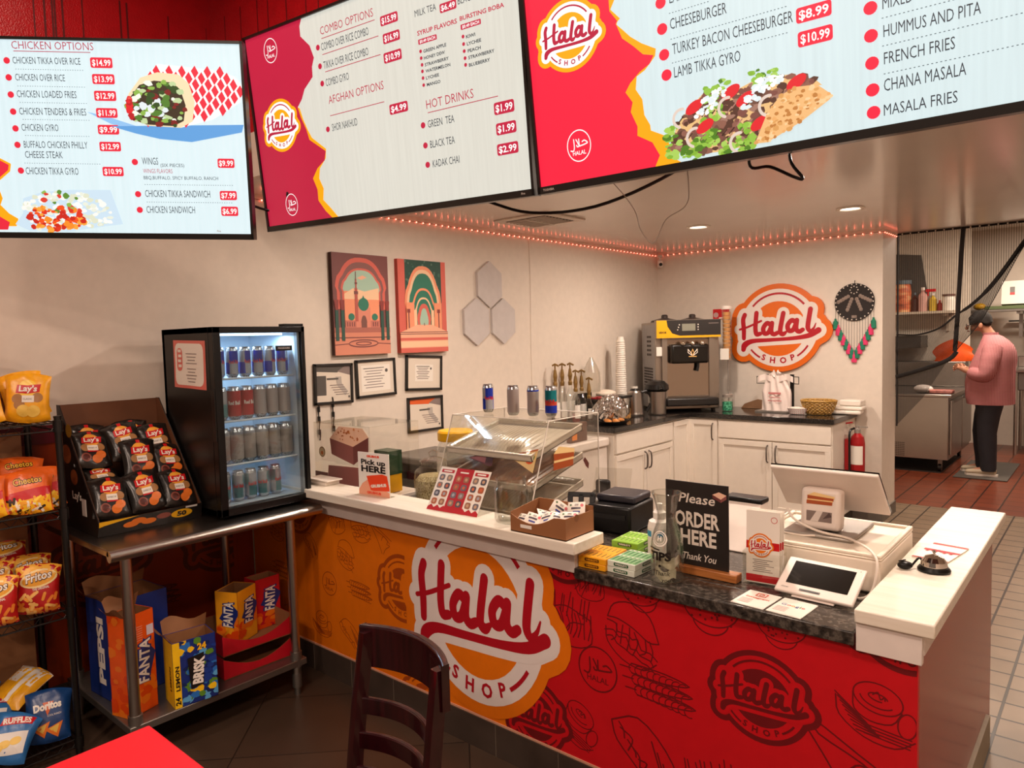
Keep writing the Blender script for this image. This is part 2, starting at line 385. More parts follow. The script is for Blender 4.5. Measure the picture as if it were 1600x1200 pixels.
def inside(p, poly):
    c = False; x, y = p
    for i in range(len(poly)):
        (a, b), (d, e) = poly[i - 1], poly[i]
        if (b > y) != (e > y) and x < (d - a) * (y - b) / (e - b) + a: c = not c
    return c
def blotch(A, poly, mats, n, r, lay, rg=None):
    g = rg or rnd; x0, x1 = min(p[0] for p in poly), max(p[0] for p in poly); y0, y1 = min(p[1] for p in poly), max(p[1] for p in poly); k = 0
    for _ in range(n * 6):
        if k >= n: break
        x, y = g.uniform(x0, x1), g.uniform(y0, y1)
        if not inside((x, y), poly): continue
        rr = r * g.uniform(.5, 1.2); a = g.uniform(0, 3); st = g.uniform(.5, 1)
        A.poly(g.choice(mats), [(x + rr * math.cos(a + i * .9) * g.uniform(.7, 1.2), y + st * rr * math.sin(a + i * .9) * g.uniform(.7, 1.2)) for i in range(7)], lay + k % 3); k += 1
    return A

# ================================================================ the setting
XW, YB, ZC = -3.55, 6.4, 2.41          # picture wall, sign wall, kitchen ceiling
wallp = mat('wall_paint', 'e0d4c6', .55, noise=.03, bump=.03, bscale=40)
redp = mat('red_mural_paint', 'b4141c', .3, noise=.08, bump=.5, bscale=140)
redln = mat('mural_line', '5c0c10', .5); orang = mat('orange_panel', 'e87709', .42, noise=.04); orln = mat('orange_line', 'a54608', .5)
redpan = mat('red_panel', 'c80f1b', .42, noise=.04); reddk = mat('red_panel_dark', '6d0d13', .45); maroon = mat('maroon_band', '5c0d1c', .45)
whitev = mat('white_vinyl', 'ece2de', .45, noise=.02); crim = mat('crimson_vinyl', 'b30f22', .42, noise=.02)
floord = tilemat('dark_floor_tile', '4c3c30', '45362b', '2a2019', .46, rough=.36, gw=.003, rot=D(45))
floorb = tilemat('beige_quarry_tile', '84705b', '7c6853', '2c221b', .1552, rough=.32, gw=.006)
floorr = tilemat('red_quarry_tile', '78371f', '6a2f1c', '2e150d', .2, rough=.3, off=0, gw=.007)
ceilm = mat('ceiling_gloss', 'e6ddd6', .16, noise=.02, scale=3, bump=.03, bscale=3)

def slab(name, a, b, m, m2=None): return struct(MB().bb(a, b, m).obj(name))
slab('floor', (-3.6, -3, -.05), (-.42, 1.98, 0), floord)
o = slab('floor.001', (-3.6, 1.98, -.05), (2, 7.2, 0), floorb); o.location.x = -.048
slab('floor.002', (-.42, -3, -.05), (2, 1.98, 0), floorb)
slab('floor.003', (-3.6, 7.2, -.05), (2, 11.6, 0), floorr)
slab('ceiling', (-3.6, 1.88, ZC), (2, 6.92, ZC + .05), ceilm)
slab('ceiling.001', (-3.6, 6.92, 2.88), (2, 11.6, 2.93), wallp)
slab('ceiling.002', (-3.6, -3, 3.6), (2.1, 1.86, 3.65), mat('dining_ceiling', '6d4a40', .8))
slab('wall_back', (XW, YB, 0), (-1.5, 6.84, ZC), wallp)
slab('wall_kitchen_back', (-3.6, 11.5, 0), (2, 11.6, 2.9), wallp)
slab('wall_right', (2, -3, 0), (2.1, 11.6, 3.62), wallp)
slab('wall_kitchen_left', (-3.65, 6.84, 0), (-3.55, 11.5, 2.9), wallp)
slab('trim_header', (-1.5, 6.86, ZC), (2, 6.92, 2.93), wallp)
# picture wall with the mural above the screens and the printed lower panel beside the table
m = MB(); WL = lambda u, v, h: (XW + h, u, v)
m.bb((XW - .1, -3, 0), (XW, 1.86, 1.20), mat('lower_wall_print_shaded', '8a2d05', .4, noise=.05)); m.bb((XW - .1, -3, 1.28), (XW, 1.86, 2.62), wallp)  # orange lower print darkened: the shade around the table is in its colour
m.bb((XW - .1, -3, 1.20), (XW + .004, 1.86, 1.28), maroon); m.bb((XW - .1, -3, 2.62), (XW, 1.86, 3.62), redp); m.bb((XW - .1, 1.86, 0), (XW, 6.84, ZC + .05), wallp); m.bb((XW - .05, 1.86, 0), (XW + .002, 1.952, .88), MATS['lower_wall_print_shaded'])
A = Art(); ol2 = mat('lower_wall_line', '541a04', .5)
for y, z, k in ((1.2, .62, .2), (.45, .7, .2), (1.78, .62, .19)): A.put(logo(ol2, MATS['lower_wall_print_shaded'], ol2, ol2), y, z, k)
for y, z, kd in ((1.5, .82, 'burger'), (1.45, .4, 'kebab'), (.8, .4, 'hummus'), (.85, .9, 'wrap'), (.2, .3, 'fries')): A.put(food(kd, ol2), y, z, .17)
for i in range(18): A.stroke(redln, [(-1.2 + i * .19, 2.66), (-1.2 + i * .19, 3.2)], .006)
for y0 in (.85, 1.12):
    for w in (0, .03): A.stroke(redln, [(y0 + w, 3.2), (y0 + w, 2.82), (y0 + .34 - w, 2.82), (y0 + .34 - w, 3.2)], .008, 1)
    for i in range(16): A.stroke(redln, [(y0 + .02 * i, 2.76 - .0 * i), (y0 + .03 + .02 * i, 2.82)], .004, 1)
m.art(clip(A, -2.9, .13, 1.84, 3.24), WL)
struct(m.obj('wall_left'))
m = MB(); m.bb((XW, 1.86, ZC), (2, 1.88, 2.62), wallp); m.bb((XW, 1.86, 2.62), (2, 1.88, 3.62), redp)
A = Art()
for i in range(40): A.stroke(redln, [(-3.4 + i * .13 + .02 * (i % 3), 2.64), (-3.4 + i * .13 + .02 * (i % 3), 3.22)], .007)
m.art(A, lambda u, v, h: (u, 1.86 - h, v)); struct(m.obj('wall_bulkhead'))
dk = mat('dark_base_tile', '453a33', .35, noise=.15, scale=9)
struct(MB().bb((XW, -3, 0), (XW + .012, 1.93, .126), dk).obj('baseboard_left'))
struct(MB().bb((XW, YB - .012, 0), (-1.5, YB, .1), mat('grey_base', '6a6158', .5)).bb((-1.5, 6.388, 0), (-1.488, 6.84, .1), MATS['grey_base']).obj('baseboard_back'))

# ================================================================ service counter
YP = 1.95
ct = thing('service_counter', 'orange and red printed front counter with a big round shop logo', 'counter', (0, 0, 0))
m = MB(); m.bb((XW + .02, YP, .126), (-1.72, YP + .02, .80), orang); m.bb((-1.72, YP, .126), (-.372, YP + .02, .80), redpan)
m.bb((XW + .02, YP, .126), (-.372, YP - .003, .134), mat('panel_edge', 'd9a184', .5))
A = Art()
big = logo(orang, whitev, orang, crim)
red2 = logo(reddk, redpan, reddk, reddk); or2 = logo(orln, orang, orln, orln)
A.put(big, -1.885, .552, .385, .42, lay=6)
A.put(red2, -.768, .557, .143, .136); A.put(red2, -1.60, .225, .14); A.put(red2, -1.46, .885, .14); A.put(red2, -.40, .86, .13)
A.put(clip(or2, -2, -2, .15, 2), -2.325, .545, .15); A.put(or2, -3.1, .80, .14); A.put(or2, -2.2, .08, .14)
for kd, x, y, k, r in (('burger', -1.19, .635, .2, -.2), ('kebab', -1.095, .487, .2, 0), ('hummus', -1.418, .267, .16, -.5), ('wrap', -1.15, .235, .25, 0), ('fries', -1.44, .63, .2, 0), ('bowl', -1.15, .77, .16, .2), ('bowl', -.92, .765, .19, 0), ('hummus', -.468, .617, .165, -.15), ('bowl', -.71, .765, .15, 0), ('roll', -.53, .44, .22, 0), ('fries', -.92, .22, .2, .3), ('burger', -.6, .25, .2, 0), ('fries', -1.36, .78, .14, 0)):
    A.put(food(kd, reddk, .022), x, y, k, rot=r)
for kd, x, y, k, r in (('burger', -2.715, .625, .13, -.2), ('kebab', -2.62, .475, .14, 0), ('wrap', -2.71, .25, .14, .2), ('fries', -2.78, .775, .13, .2), ('burger', -2.6, .765, .13, .3), ('roll', -2.45, .74, .13, 0), ('hummus', -2.93, .25, .13, 0), ('bowl', -2.76, .14, .09, 0), ('wrap', -3.0, .62, .12, 0), ('kebab', -3.25, .45, .15, 0), ('burger', -3.3, .66, .13, 0), ('fries', -3.2, .25, .13, 0)):
    A.put(food(kd, orln, .024), x, y, k, rot=r)
A.put(emblem(reddk), -1.328, .478, .076); A.put(emblem(orln), -2.856, .458, .056)
m.art(clip(A, XW + .03, .136, -.374, .80), lambda u, v, h: (u, YP - h * .6, v)); m.obj('front_panel', ct)
MB().bb((-.392, YP + .021, .0), (-.372, 3.26, .848), mat('red_gloss_end', '9a2c1e', .2, noise=.1, scale=4, spec=.4)).bb((-.50, YP + .02, 0), (-.392, 3.26, .80), MATS['red_gloss_end']).obj('end_panel', ct)
MB().bb((XW + .02, YP + .02, .0), (-.5, 2.6, .78), mat('counter_body', 'cfc3b4', .5)).obj('body', ct)
m = MB().bb((XW + .02, YP - .008, 0), (-.372, YP, .126), dk)
for i in range(11): m.bb((-3.3 + .3 * i, YP - .0088, 0), (-3.297 + .3 * i, YP - .007, .125), mat('grout', '6b5e52', .8))
m.obj('base_tile', ct); MB().bb((-.372, YP, 0), (-.358, 3.16, .12), mat('beige_base_tile', '8d8169', .4, noise=.1)).obj('base_tile', ct, label='beige base tile on the end of the counter')
gran = rampmat('dark_granite', [(.3, '191715'), (.5, '3c3631'), (.62, '5d554d'), (.75, '26211e')], 60, .22, detail=8)
gw = MB(); gw.bb((-1.40, 1.925, .782), (-.515, 2.06, .82), gran); gw.bb((XW + .02, 2.06, .782), (-.515, 2.66, .82), gran)
tag(gw.obj('granite_worktop', bevel=.004), 'dark speckled granite worktop set into the front counter below the white ledges', 'worktop')
wood = rampmat('white_painted_wood', [(.35, 'e6dccb'), (.6, 'f0e8da')], 5, .33, vec=(.6, 9, 9))
wside = mat('white_apron_paint', 'e6dbd4', .4, noise=.03, bump=.1, bscale=25)
t = thing('bar_ledge', 'long narrow white ledge along the orange left half of the front counter', 'ledge', group=None)
MB().bb((XW + .01, 1.862, .885), (-1.352, 2.04, .925), wood).obj('top_board', t, bevel=.004); MB().bb((XW + .01, 1.93, .80), (-1.40, 2.03, .885), wside).obj('apron', t, bevel=.002)
t = thing('bar_ledge', 'white ledge with a bell on it running back along the right end of the counter', 'ledge')
MB().bb((-.513, 1.92, .848), (-.331, 3.268, .884), wood).obj('top_board', t, bevel=.004)
MB().bb((-.511, 1.93, .772), (-.36, 1.952, .848), wside).bb((-.372, 1.952, .79), (-.358, 3.2, .848), wside).bb((-.511, 1.952, .82), (-.5, 3.25, .848), wside).obj('apron', t, bevel=.0015)

# ================================================================ menu screens
def screenmat(n, c, e=1., streak=.05):
    m = mat(n, c, .35, emit=e); nt = m.node_tree; b = nt.nodes['Principled BSDF']
    tc = nt.nodes.new('ShaderNodeTexCoord'); mp = nt.nodes.new('ShaderNodeMapping'); mp.inputs['Scale'].default_value = (60, 1, 2.5); nz = nt.nodes.new('ShaderNodeTexNoise'); nz.inputs['Scale'].default_value = 1.5
    r = nt.nodes.new('ShaderNodeMapRange'); r.inputs[1].default_value = .3; r.inputs[2].default_value = .7; r.inputs[3].default_value = e * (1 - streak); r.inputs[4].default_value = e * (1 + streak)
    nt.links.new(tc.outputs['Object'], mp.inputs[0]); nt.links.new(mp.outputs[0], nz.inputs[0]); nt.links.new(nz.outputs[0], r.inputs[0]); nt.links.new(r.outputs[0], b.inputs['Emission Strength']); return m
bezel = mat('tv_bezel', '17120f', .3, noise=0); tvt = mat('tv_logo_text', 'b8b0a8', .4)
def scr(n, c): return mat('screen_' + n, c, .4, emit=1)
SK = scr('ink', '2c3038'); SW = scr('white', 'f4f6f4'); SO = scr('amber', 'fba40d'); SRL = scr('crimson', 'b01c3c')
def tv(name, label, loc, rot, w, h, bg, red):
    ax, ay, az = rot; t = thing(name, label, 'menu screen'); t.rotation_mode = 'YXZ'; t.location = loc; t.rotation_euler = (ax, ay, az)
    x, z = w / 2, h / 2; m = MB()
    m.bb((-x, 0, -z), (x, .03, z), bezel); m.bb((-x * .7, .03, -z * .7), (x * .7, .055, z * .5), bezel)
    b = .009
    for a, c in (((-x, -.008, -z), (x, 0, -z + .02)), ((-x, -.008, z - b), (x, 0, z)), ((-x, -.008, -z), (-x + b, 0, z)), ((x - b, -.008, -z), (x, 0, z))): m.bb(a, c, bezel)
    m.obj('bezel', t)
    br = MB(); br.box((0, .09, .02), (.3, .07, .2), bezel); br.obj('wall_bracket', t); return t
def face(t, A, w, h, bg):
    x, z = w / 2 - .009, h / 2; A2 = Art().rect(bg, -x, -z + .02, 2 * x, 2 * z - .029, 0)
    for m_, p, f, l in clip(A, -x, -z + .02, x, z - .009).items: A2.tri(m_, p, f, l + 1)
    MB().art(A2, lambda u, v, hh: (u, -.0004 - hh * .5, v)).obj('screen', t)
def menu(A, txt, prices, bullets, dots, red, br, ink=None, dash=True):
    for s, c, x, y, w, k in txt:
        A.text({'R': SRL, 'S': red}.get(c, SK), s, x, y, w, k, 3, bold={'K': -.004, 'R': -.006}.get(c, .02))
    for s, x, y, w, h in prices:
        A.rrect(red, x, y, w, h, h * .18, 3); A.text(SW, s, x + w * .08, y + h * .22, w * .84, h * .56, 4, bold=.02)
    for x, y in bullets: A.disc(red, x, y, br, 3, n=16)
    for i in range(0, len(dots), 2):
        (a, b), (c, d) = dots[i:i + 2]
        if i >= dash: A.stroke(SRL, [(a, b), (c, b)], .0022, 3); continue
        n = int((c - a) / .008)
        for k in range(n): A.rect(SK, a + k * .008, b, .0035, .0014, 3)
T1=[('CHICKEN OPTIONS','R',-0.185,0.289,0.264,0.024),('CHICKEN TIKKA OVER RICE','K',-0.187,0.243,0.219,0.021),('CHICKEN OVER RICE','K',-0.185,0.190,0.161,0.021),('CHICKEN LOADED FRIES','K',-0.186,0.137,0.194,0.022),('CHICKEN TENDERS & FRIES','K',-0.185,0.082,0.219,0.022),('CHICKEN GYRO','K',-0.184,0.030,0.121,0.022),('BUFFALO CHICKEN PHILLY','K',-0.183,-0.025,0.210,0.022),('CHEESE STEAK','K',-0.183,-0.058,0.124,0.022),('CHICKEN TIKKA GYRO','K',-0.187,-0.112,0.175,0.023),('WINGS','K',0.204,-0.075,0.054,0.023),('(SIX PIECES)','K',0.265,-0.082,0.080,0.011),('BBQ,BUFFALO, SPICY BUFFALO, RANCH','K',0.205,-0.124,0.252,0.011),('CHICKEN TIKKA SANDWICH','K',0.205,-0.183,0.221,0.023),('CHICKEN SANDWICH','K',0.205,-0.237,0.165,0.023),('WINGS FLAVORS','R',0.205,-0.103,0.099,0.014)]
P1=[('$14.99',0.064,0.234,0.072,0.033),('$13.99',0.065,0.183,0.073,0.032),('$12.99',0.066,0.130,0.072,0.032),('$11.99',0.067,0.076,0.070,0.031),('$9.99',0.067,0.022,0.070,0.031),('$12.99',0.067,-0.033,0.071,0.031),('$10.99',0.069,-0.115,0.070,0.031),('$9.99',0.459,-0.083,0.057,0.031),('$7.99',0.459,-0.191,0.058,0.031),('$6.99',0.460,-0.245,0.058,0.032)]
B1=[(-0.206,0.252),(-0.206,0.199),(-0.206,0.145),(-0.205,0.091),(-0.204,0.037),(-0.204,-0.016),(-0.203,-0.100),(0.180,-0.067),(0.181,-0.174),(0.182,-0.227)]
D1=[(-0.181,0.225),(0.050,0.226),(-0.181,0.172),(0.045,0.172),(-0.180,0.120),(0.050,0.118),(-0.177,0.066),(0.050,0.066),(-0.175,0.014),(0.044,0.013),(-0.188,-0.076),(0.069,-0.077),(0.206,-0.142),(0.514,-0.142),(0.208,-0.201),(0.510,-0.203),(-0.180,0.282),(0.067,0.282)]
WRAP=[(0.173,0.113),(0.253,0.223),(0.283,0.250),(0.465,0.234),(0.534,0.215),(0.558,0.188),(0.550,0.133),(0.454,0.076),(0.384,0.058),(0.344,0.047),(0.238,0.052),(0.184,0.079)]
FACE=[(0.166,0.113),(0.180,0.154),(0.223,0.206),(0.281,0.224),(0.351,0.218),(0.381,0.191),(0.397,0.130),(0.385,0.068),(0.344,0.047),(0.238,0.052),(0.183,0.072)]
PLATE=[(0.037,0.094),(0.099,0.081),(0.195,0.051),(0.380,0.047),(0.556,0.060),(0.548,0.043),(0.413,0.016),(0.377,0.009),(0.270,0.018),(0.194,0.034),(0.111,0.057)]
RICE=[(-0.243,-0.279),(-0.213,-0.242),(-0.207,-0.192),(-0.141,-0.170),(-0.047,-0.162),(0.089,-0.161),(0.121,-0.276),(0.063,-0.283),(-0.062,-0.303),(-0.199,-0.300)]
RIN=[(-0.190,-0.285),(-0.212,-0.228),(-0.193,-0.192),(-0.127,-0.174),(-0.047,-0.166),(0.037,-0.183),(0.089,-0.232),(0.086,-0.269),(-0.011,-0.295),(-0.084,-0.301),(-0.156,-0.298)]
LB=[(-0.479,-0.062),(-0.269,-0.063),(-0.237,-0.080),(-0.242,-0.101),(-0.277,-0.129),(-0.489,-0.132)]
LO=[(-0.494,-0.167),(-0.282,-0.165),(-0.275,-0.193),(-0.285,-0.215),(-0.260,-0.243),(-0.231,-0.261),(-0.240,-0.286),(-0.511,-0.288)]
T2=[('COMBO OPTIONS','R',-0.204,0.273,0.253,0.025),('AFGHAN OPTIONS','R',-0.201,0.047,0.264,0.026),('HOT DRINKS','R',0.236,-0.046,0.187,0.026),('SYRUP FLAVORS','S',0.226,0.173,0.158,0.013),('BURSTING BOBA','S',0.395,0.176,0.161,0.012),('COMBO OVER RICE COMBO','K',-0.207,0.223,0.228,0.024),('TIKKA OVER RICE COMBO','K',-0.206,0.163,0.217,0.024),('COMBO GYRO','K',-0.205,0.106,0.114,0.024),('SHOR NAKHUD','K',-0.199,-0.044,0.125,0.024),('MILK TEA','K',0.223,0.228,0.086,0.019),('BLACK TEA ','K',0.393,0.222,0.103,0.019),('GREEN  TEA','K',0.235,-0.103,0.107,0.022),('BLACK TEA','K',0.237,-0.165,0.100,0.022),('KADAK CHAI','K',0.240,-0.225,0.109,0.022),('GREEN APPLE','Q',0.244,0.119,0.092,0.009),('HONEY DEW','Q',0.244,0.099,0.084,0.009),('STRAWBERRY','Q',0.245,0.079,0.096,0.009),('WATERMELON','Q',0.246,0.060,0.099,0.009),('LYCHEE','Q',0.245,0.040,0.053,0.009),('MANGO','Q',0.246,0.020,0.055,0.009),('KIWI','Q',0.413,0.123,0.034,0.009),('LYCHEE ','Q',0.414,0.103,0.053,0.009),('PEACH','Q',0.415,0.083,0.048,0.009),('STRAWBERRY ','Q',0.415,0.064,0.096,0.009),('BLUEBERRY','Q',0.415,0.043,0.078,0.009)]
P2=[('$15.99',0.077,0.234,0.076,0.030),('$16.99',0.081,0.179,0.073,0.031),('$10.99',0.076,0.121,0.078,0.032),('$4.99',0.079,-0.038,0.080,0.032),('$6.49',0.323,0.214,0.064,0.026),('$0.49 EACH',0.227,0.146,0.075,0.015),('$0.49 EACH',0.396,0.150,0.075,0.015),('$1.99',0.494,-0.110,0.072,0.035),('$1.99',0.496,-0.168,0.072,0.034),('$2.99',0.494,-0.226,0.076,0.033)]
B2=[(-0.224,0.237),(-0.224,0.176),(-0.223,0.119),(-0.221,-0.034),(0.215,-0.092),(0.217,-0.154),(0.219,-0.214)]
b2=[(0.233,0.126),(0.233,0.106),(0.234,0.086),(0.233,0.067),(0.233,0.047),(0.233,0.026),(0.402,0.131),(0.402,0.110),(0.402,0.090),(0.403,0.070),(0.403,0.051)]
D2=[(-0.201,0.261),(0.053,0.269),(-0.201,0.008),(0.058,0.013),(0.240,-0.058),(0.511,-0.053),(-0.205,0.210),(0.062,0.208),(-0.201,0.153),(0.063,0.156)]
R2=[(-0.281,0.362),(-0.305,0.325),(-0.306,0.292),(-0.265,0.253),(-0.250,0.210),(-0.265,0.183),(-0.268,0.150),(-0.317,0.118),(-0.337,0.088),(-0.364,0.065),(-0.353,0.028),(-0.332,-0.017),(-0.322,-0.054),(-0.245,-0.104),(-0.256,-0.134),(-0.298,-0.156),(-0.328,-0.188),(-0.311,-0.229),(-0.313,-0.268),(-0.281,-0.308),(-0.235,-0.348),(-0.227,-0.363)]
Y2=[(-0.364,0.065),(-0.353,0.028),(-0.332,-0.017),(-0.322,-0.054),(-0.245,-0.104),(-0.256,-0.134),(-0.298,-0.156),(-0.328,-0.188),(-0.311,-0.229),(-0.313,-0.268),(-0.281,-0.308),(-0.235,-0.348),(-0.203,-0.350),(-0.226,-0.328),(-0.253,-0.300),(-0.287,-0.268),(-0.278,-0.229),(-0.295,-0.192),(-0.285,-0.158),(-0.249,-0.128),(-0.242,-0.097),(-0.308,-0.049),(-0.325,-0.019),(-0.342,0.019),(-0.354,0.060)]
T3=[('CHEESEBURGER','K',-0.197,-0.016,0.140,0.025),('TURKEY BACON CHEESEBURGER','K',-0.195,-0.075,0.285,0.025),('LAMB TIKKA GYRO','K',-0.194,-0.130,0.164,0.025),('LAMB','K',-0.195,0.044,0.047,0.025),('MIXED','K',0.270,-0.098,0.056,0.023),('HUMMUS AND PITA','K',0.271,-0.154,0.173,0.024),('FRENCH FRIES','K',0.271,-0.209,0.129,0.024),('CHANA MASALA','K',0.270,-0.264,0.149,0.025),('MASALA FRIES','K',0.269,-0.314,0.135,0.023)]
P3=[('$8.99',0.097,-0.082,0.074,0.033),('$10.99',0.099,-0.133,0.073,0.033)]
B3=[(-0.218,0.052),(-0.218,-0.009),(-0.217,-0.070),(-0.214,-0.119),(0.247,-0.089),(0.247,-0.145),(0.248,-0.201),(0.248,-0.256),(0.249,-0.303)]
D3=[(-0.198,0.021),(-0.091,0.019),(-0.198,-0.039),(0.086,-0.037),(-0.198,-0.095),(0.083,-0.094),(0.268,-0.116),(0.523,-0.113),(0.268,-0.172),(0.548,-0.172),(0.270,-0.229),(0.549,-0.226)]
R3=[(-0.363,0.158),(-0.344,0.118),(-0.357,0.098),(-0.357,0.071),(-0.337,0.042),(-0.340,0.032),(-0.327,-0.003),(-0.297,-0.030),(-0.273,-0.055),(-0.245,-0.064),(-0.257,-0.082),(-0.285,-0.095),(-0.313,-0.116),(-0.328,-0.136),(-0.310,-0.164),(-0.317,-0.187),(-0.301,-0.226),(-0.303,-0.249),(-0.263,-0.273),(-0.245,-0.308),(-0.258,-0.332),(-0.263,-0.345)]
Y3=[(-0.363,0.158),(-0.344,0.118),(-0.357,0.098),(-0.357,0.071),(-0.337,0.042),(-0.340,0.032),(-0.327,-0.003),(-0.297,-0.030),(-0.273,-0.055),(-0.245,-0.064),(-0.257,-0.082),(-0.285,-0.095),(-0.313,-0.116),(-0.328,-0.136),(-0.310,-0.164),(-0.317,-0.187),(-0.301,-0.226),(-0.303,-0.249),(-0.263,-0.273),(-0.245,-0.308),(-0.258,-0.332),(-0.263,-0.345),(-0.185,-0.338),(-0.197,-0.329),(-0.218,-0.316),(-0.211,-0.306),(-0.225,-0.264),(-0.265,-0.243),(-0.266,-0.229),(-0.280,-0.202),(-0.283,-0.162),(-0.299,-0.135),(-0.294,-0.104),(-0.271,-0.094),(-0.241,-0.067),(-0.238,-0.050),(-0.275,-0.028),(-0.304,-0.005),(-0.323,0.016),(-0.342,0.036),(-0.329,0.046),(-0.354,0.074),(-0.341,0.094),(-0.331,0.114),(-0.354,0.155)]
PITA=[(-0.005,-0.323),(0.027,-0.257),(0.057,-0.227),(0.089,-0.215),(0.137,-0.220),(0.166,-0.247),(0.163,-0.257),(0.101,-0.293),(0.024,-0.325)]
MEAT=[(-0.212,-0.298),(-0.196,-0.242),(-0.165,-0.214),(-0.126,-0.184),(-0.075,-0.184),(-0.056,-0.196),(0.009,-0.177),(0.080,-0.185),(0.134,-0.209),(0.147,-0.223),(0.086,-0.219),(0.042,-0.252),(-0.002,-0.324),(-0.094,-0.326),(-0.155,-0.323)]
LET=[(-0.210,-0.267),(-0.204,-0.303),(-0.163,-0.316),(-0.129,-0.293),(-0.107,-0.188),(-0.082,-0.181),(-0.112,-0.293),(-0.093,-0.232),(-0.078,-0.321),(-0.024,-0.320),(-0.019,-0.295),(0.009,-0.177),(0.038,-0.175),(-0.055,-0.326),(-0.107,-0.263)]
TOM=[(-0.148,-0.210),(-0.023,-0.217),(-0.123,-0.260),(0.008,-0.278),(0.093,-0.205),(-0.056,-0.194)]
SAU=[(-0.111,-0.202),(-0.095,-0.195),(0.007,-0.206),(0.023,-0.191),(-0.120,-0.223),(-0.012,-0.230),(0.041,-0.192)]
ONI=[(-0.180,-0.230),(-0.065,-0.227),(-0.148,-0.282),(-0.041,-0.313),(0.031,-0.243)]
# -- left screen: chicken options
S1 = scr('red_left', 'e0263c'); BG1 = screenmat('screen_paper_left', 'd3e8ee', 1, .04)
t1 = tv('menu_screen', 'left menu screen headed CHICKEN OPTIONS with a wrap picture', (-2.719, .937, 2.312), (.133, .028, .754), 1.136, .653, BG1, S1)
A = Art(); menu(A, T1, P1, B1, D1, S1, .0105, dash=16)
pal = lambda n, *c: [scr(n + str(i), k) for i, k in enumerate(c)]
PLB = scr('plate', '8cbdea'); A.poly(PLB, PLATE, 2); A.poly(scr('plate_rim', '5b9bd8'), [(x, y - .008) for x, y in PLATE[5:]] + [PLATE[4]], 3)
A.poly(SW, WRAP, 3); x0 = min(p[0] for p in WRAP); y0 = min(p[1] for p in WRAP)
for i in range(22):
    for j in range(14):
        c = (x0 + i * .021, y0 + j * .040 + (i % 2) * .020)
        d = [(c[0] - .0125, c[1] + .003), (c[0] + .001, c[1] + .0205), (c[0] + .0125, c[1] - .003), (c[0] - .001, c[1] - .0205)]
        if sum(inside(q, WRAP) for q in d) > 2: A.poly(S1, d, 4)
A.poly(scr('tortilla', 'e9d8b0'), FACE, 5); q = [((x - .19) * .85 + .19, (y - .075) * .82 + .075) for x, y in FACE]; A.poly(scr('wrap_dark', '3a2c1c'), q, 6)
blotch(A, q, pal('salad', '4f7a2b', '86b04a', 'e9efe2', 'b8cf9a', '7a1d1a', 'd9e6ea', '2f4a1c'), 90, .014, 7); blotch(A, [(x, y) for x, y in q if x < .205] or q, pal('meat', 'd8222a', 'b31a22', 'e0524a'), 26, .012, 10)
A.poly(scr('dish', 'c4dcec'), RICE, 2); blotch(A, RIN, pal('rice', 'eef0ea', 'dfe6d8', 'f6f6f0', 'd6dcc4'), 170, .011, 3)
cx = sum(p[0] for p in RIN) / len(RIN); cy = sum(p[1] for p in RIN) / len(RIN); L_ = [((x - cx) * .62 + cx - .035, (y - cy) * .62 + cy - .022) for x, y in RIN]
blotch(A, L_, pal('tikka', 'e8501c', 'f08a28', 'd8341c', 'c4281a', 'f2a03c'), 90, .012, 7); blotch(A, [(x, y + .05) for x, y in L_], pal('herb', '5d8a34', '8db552', 'd44030'), 16, .011, 6)
A.poly(S1, LB, 2); A.poly(SO, LO, 2); A.poly(S1, [(x - .03, y - .012) for x, y in LO], 3); A.stroke(SO, LB[1:5], .007, 3)
face(t1, A, 1.136, .653, BG1)

# -- middle screen
S2 = scr('red_mid', 'b81f3e'); BG2 = screenmat('screen_paper_mid', 'cfd0c6', 1, .04)
t2 = tv('menu_screen', 'middle menu screen headed COMBO OPTIONS and HOT DRINKS', (-1.921, 1.559, 2.381), (.117, .02, .104), 1.235, .71, BG2, S2)
A = Art(); menu(A, T2, P2, B2, D2, S2, .0095, dash=0 if 0 else 0)
for x, y in b2: A.disc(S2, x, y, .0055, 3, n=10)
A.poly(S2, [(-.7, .4)] + [R2[0][0:1] + (.4,)] + R2 + [(R2[-1][0], -.4), (-.7, -.4)], 1); A.poly(SO, Y2, 2)
lg = lambda r: logo(SO, SW, SO, r); wl = SW
A.put(lg(SRL), -.466, .019, .092, .094, lay=4, rot=-.1); A.put(emblem(SW), -.473, .281, .036, .041, lay=4); A.put(emblem(SW), -.462, -.267, .033, .039, lay=4)
face(t2, A, 1.235, .71, BG2)

# -- right screen
S3 = scr('red_right', 'f0203e'); BG3 = screenmat('screen_paper_right', 'cbdfe3', 1, .04)
t3 = tv('menu_screen', 'right menu screen with a gyro picture and TURKEY BACON CHEESEBURGER', (-.671, 1.665, 2.368), (.111, -.009, .104), 1.235, .71, BG3, S3)
A = Art(); menu(A, T3, P3, B3, D3, S3, .0135, dash=99)
A.poly(S3, [(-.7, .4)] + [(R3[0][0], .4)] + R3 + [(R3[-1][0], -.4), (-.7, -.4)], 1); A.poly(SO, Y3, 2)
A.put(lg(SRL), -.478, .044, .093, .094, lay=4, rot=-.07); A.put(emblem(SW), -.476, -.243, .036, .041, lay=4)
A.poly(scr('pita', 'e0b77c'), MEAT, 3); blotch(A, MEAT, pal('lamb', '6d4a3c', '8a5c4c', '543428', '9c7464', '7a4a40'), 230, .0125, 4)
for x, y in LET: blotch(A, [(x - .02, y - .02), (x + .02, y - .02), (x + .02, y + .02), (x - .02, y + .02)], pal('leaf', '7fae34', 'a2c95a', '4d7a20', '8dbb44'), 13, .0095, 7)
for x, y in TOM: A.disc(scr('tomato', 'd8242c'), x, y, .024, 9, ry=.013, rot=.5)
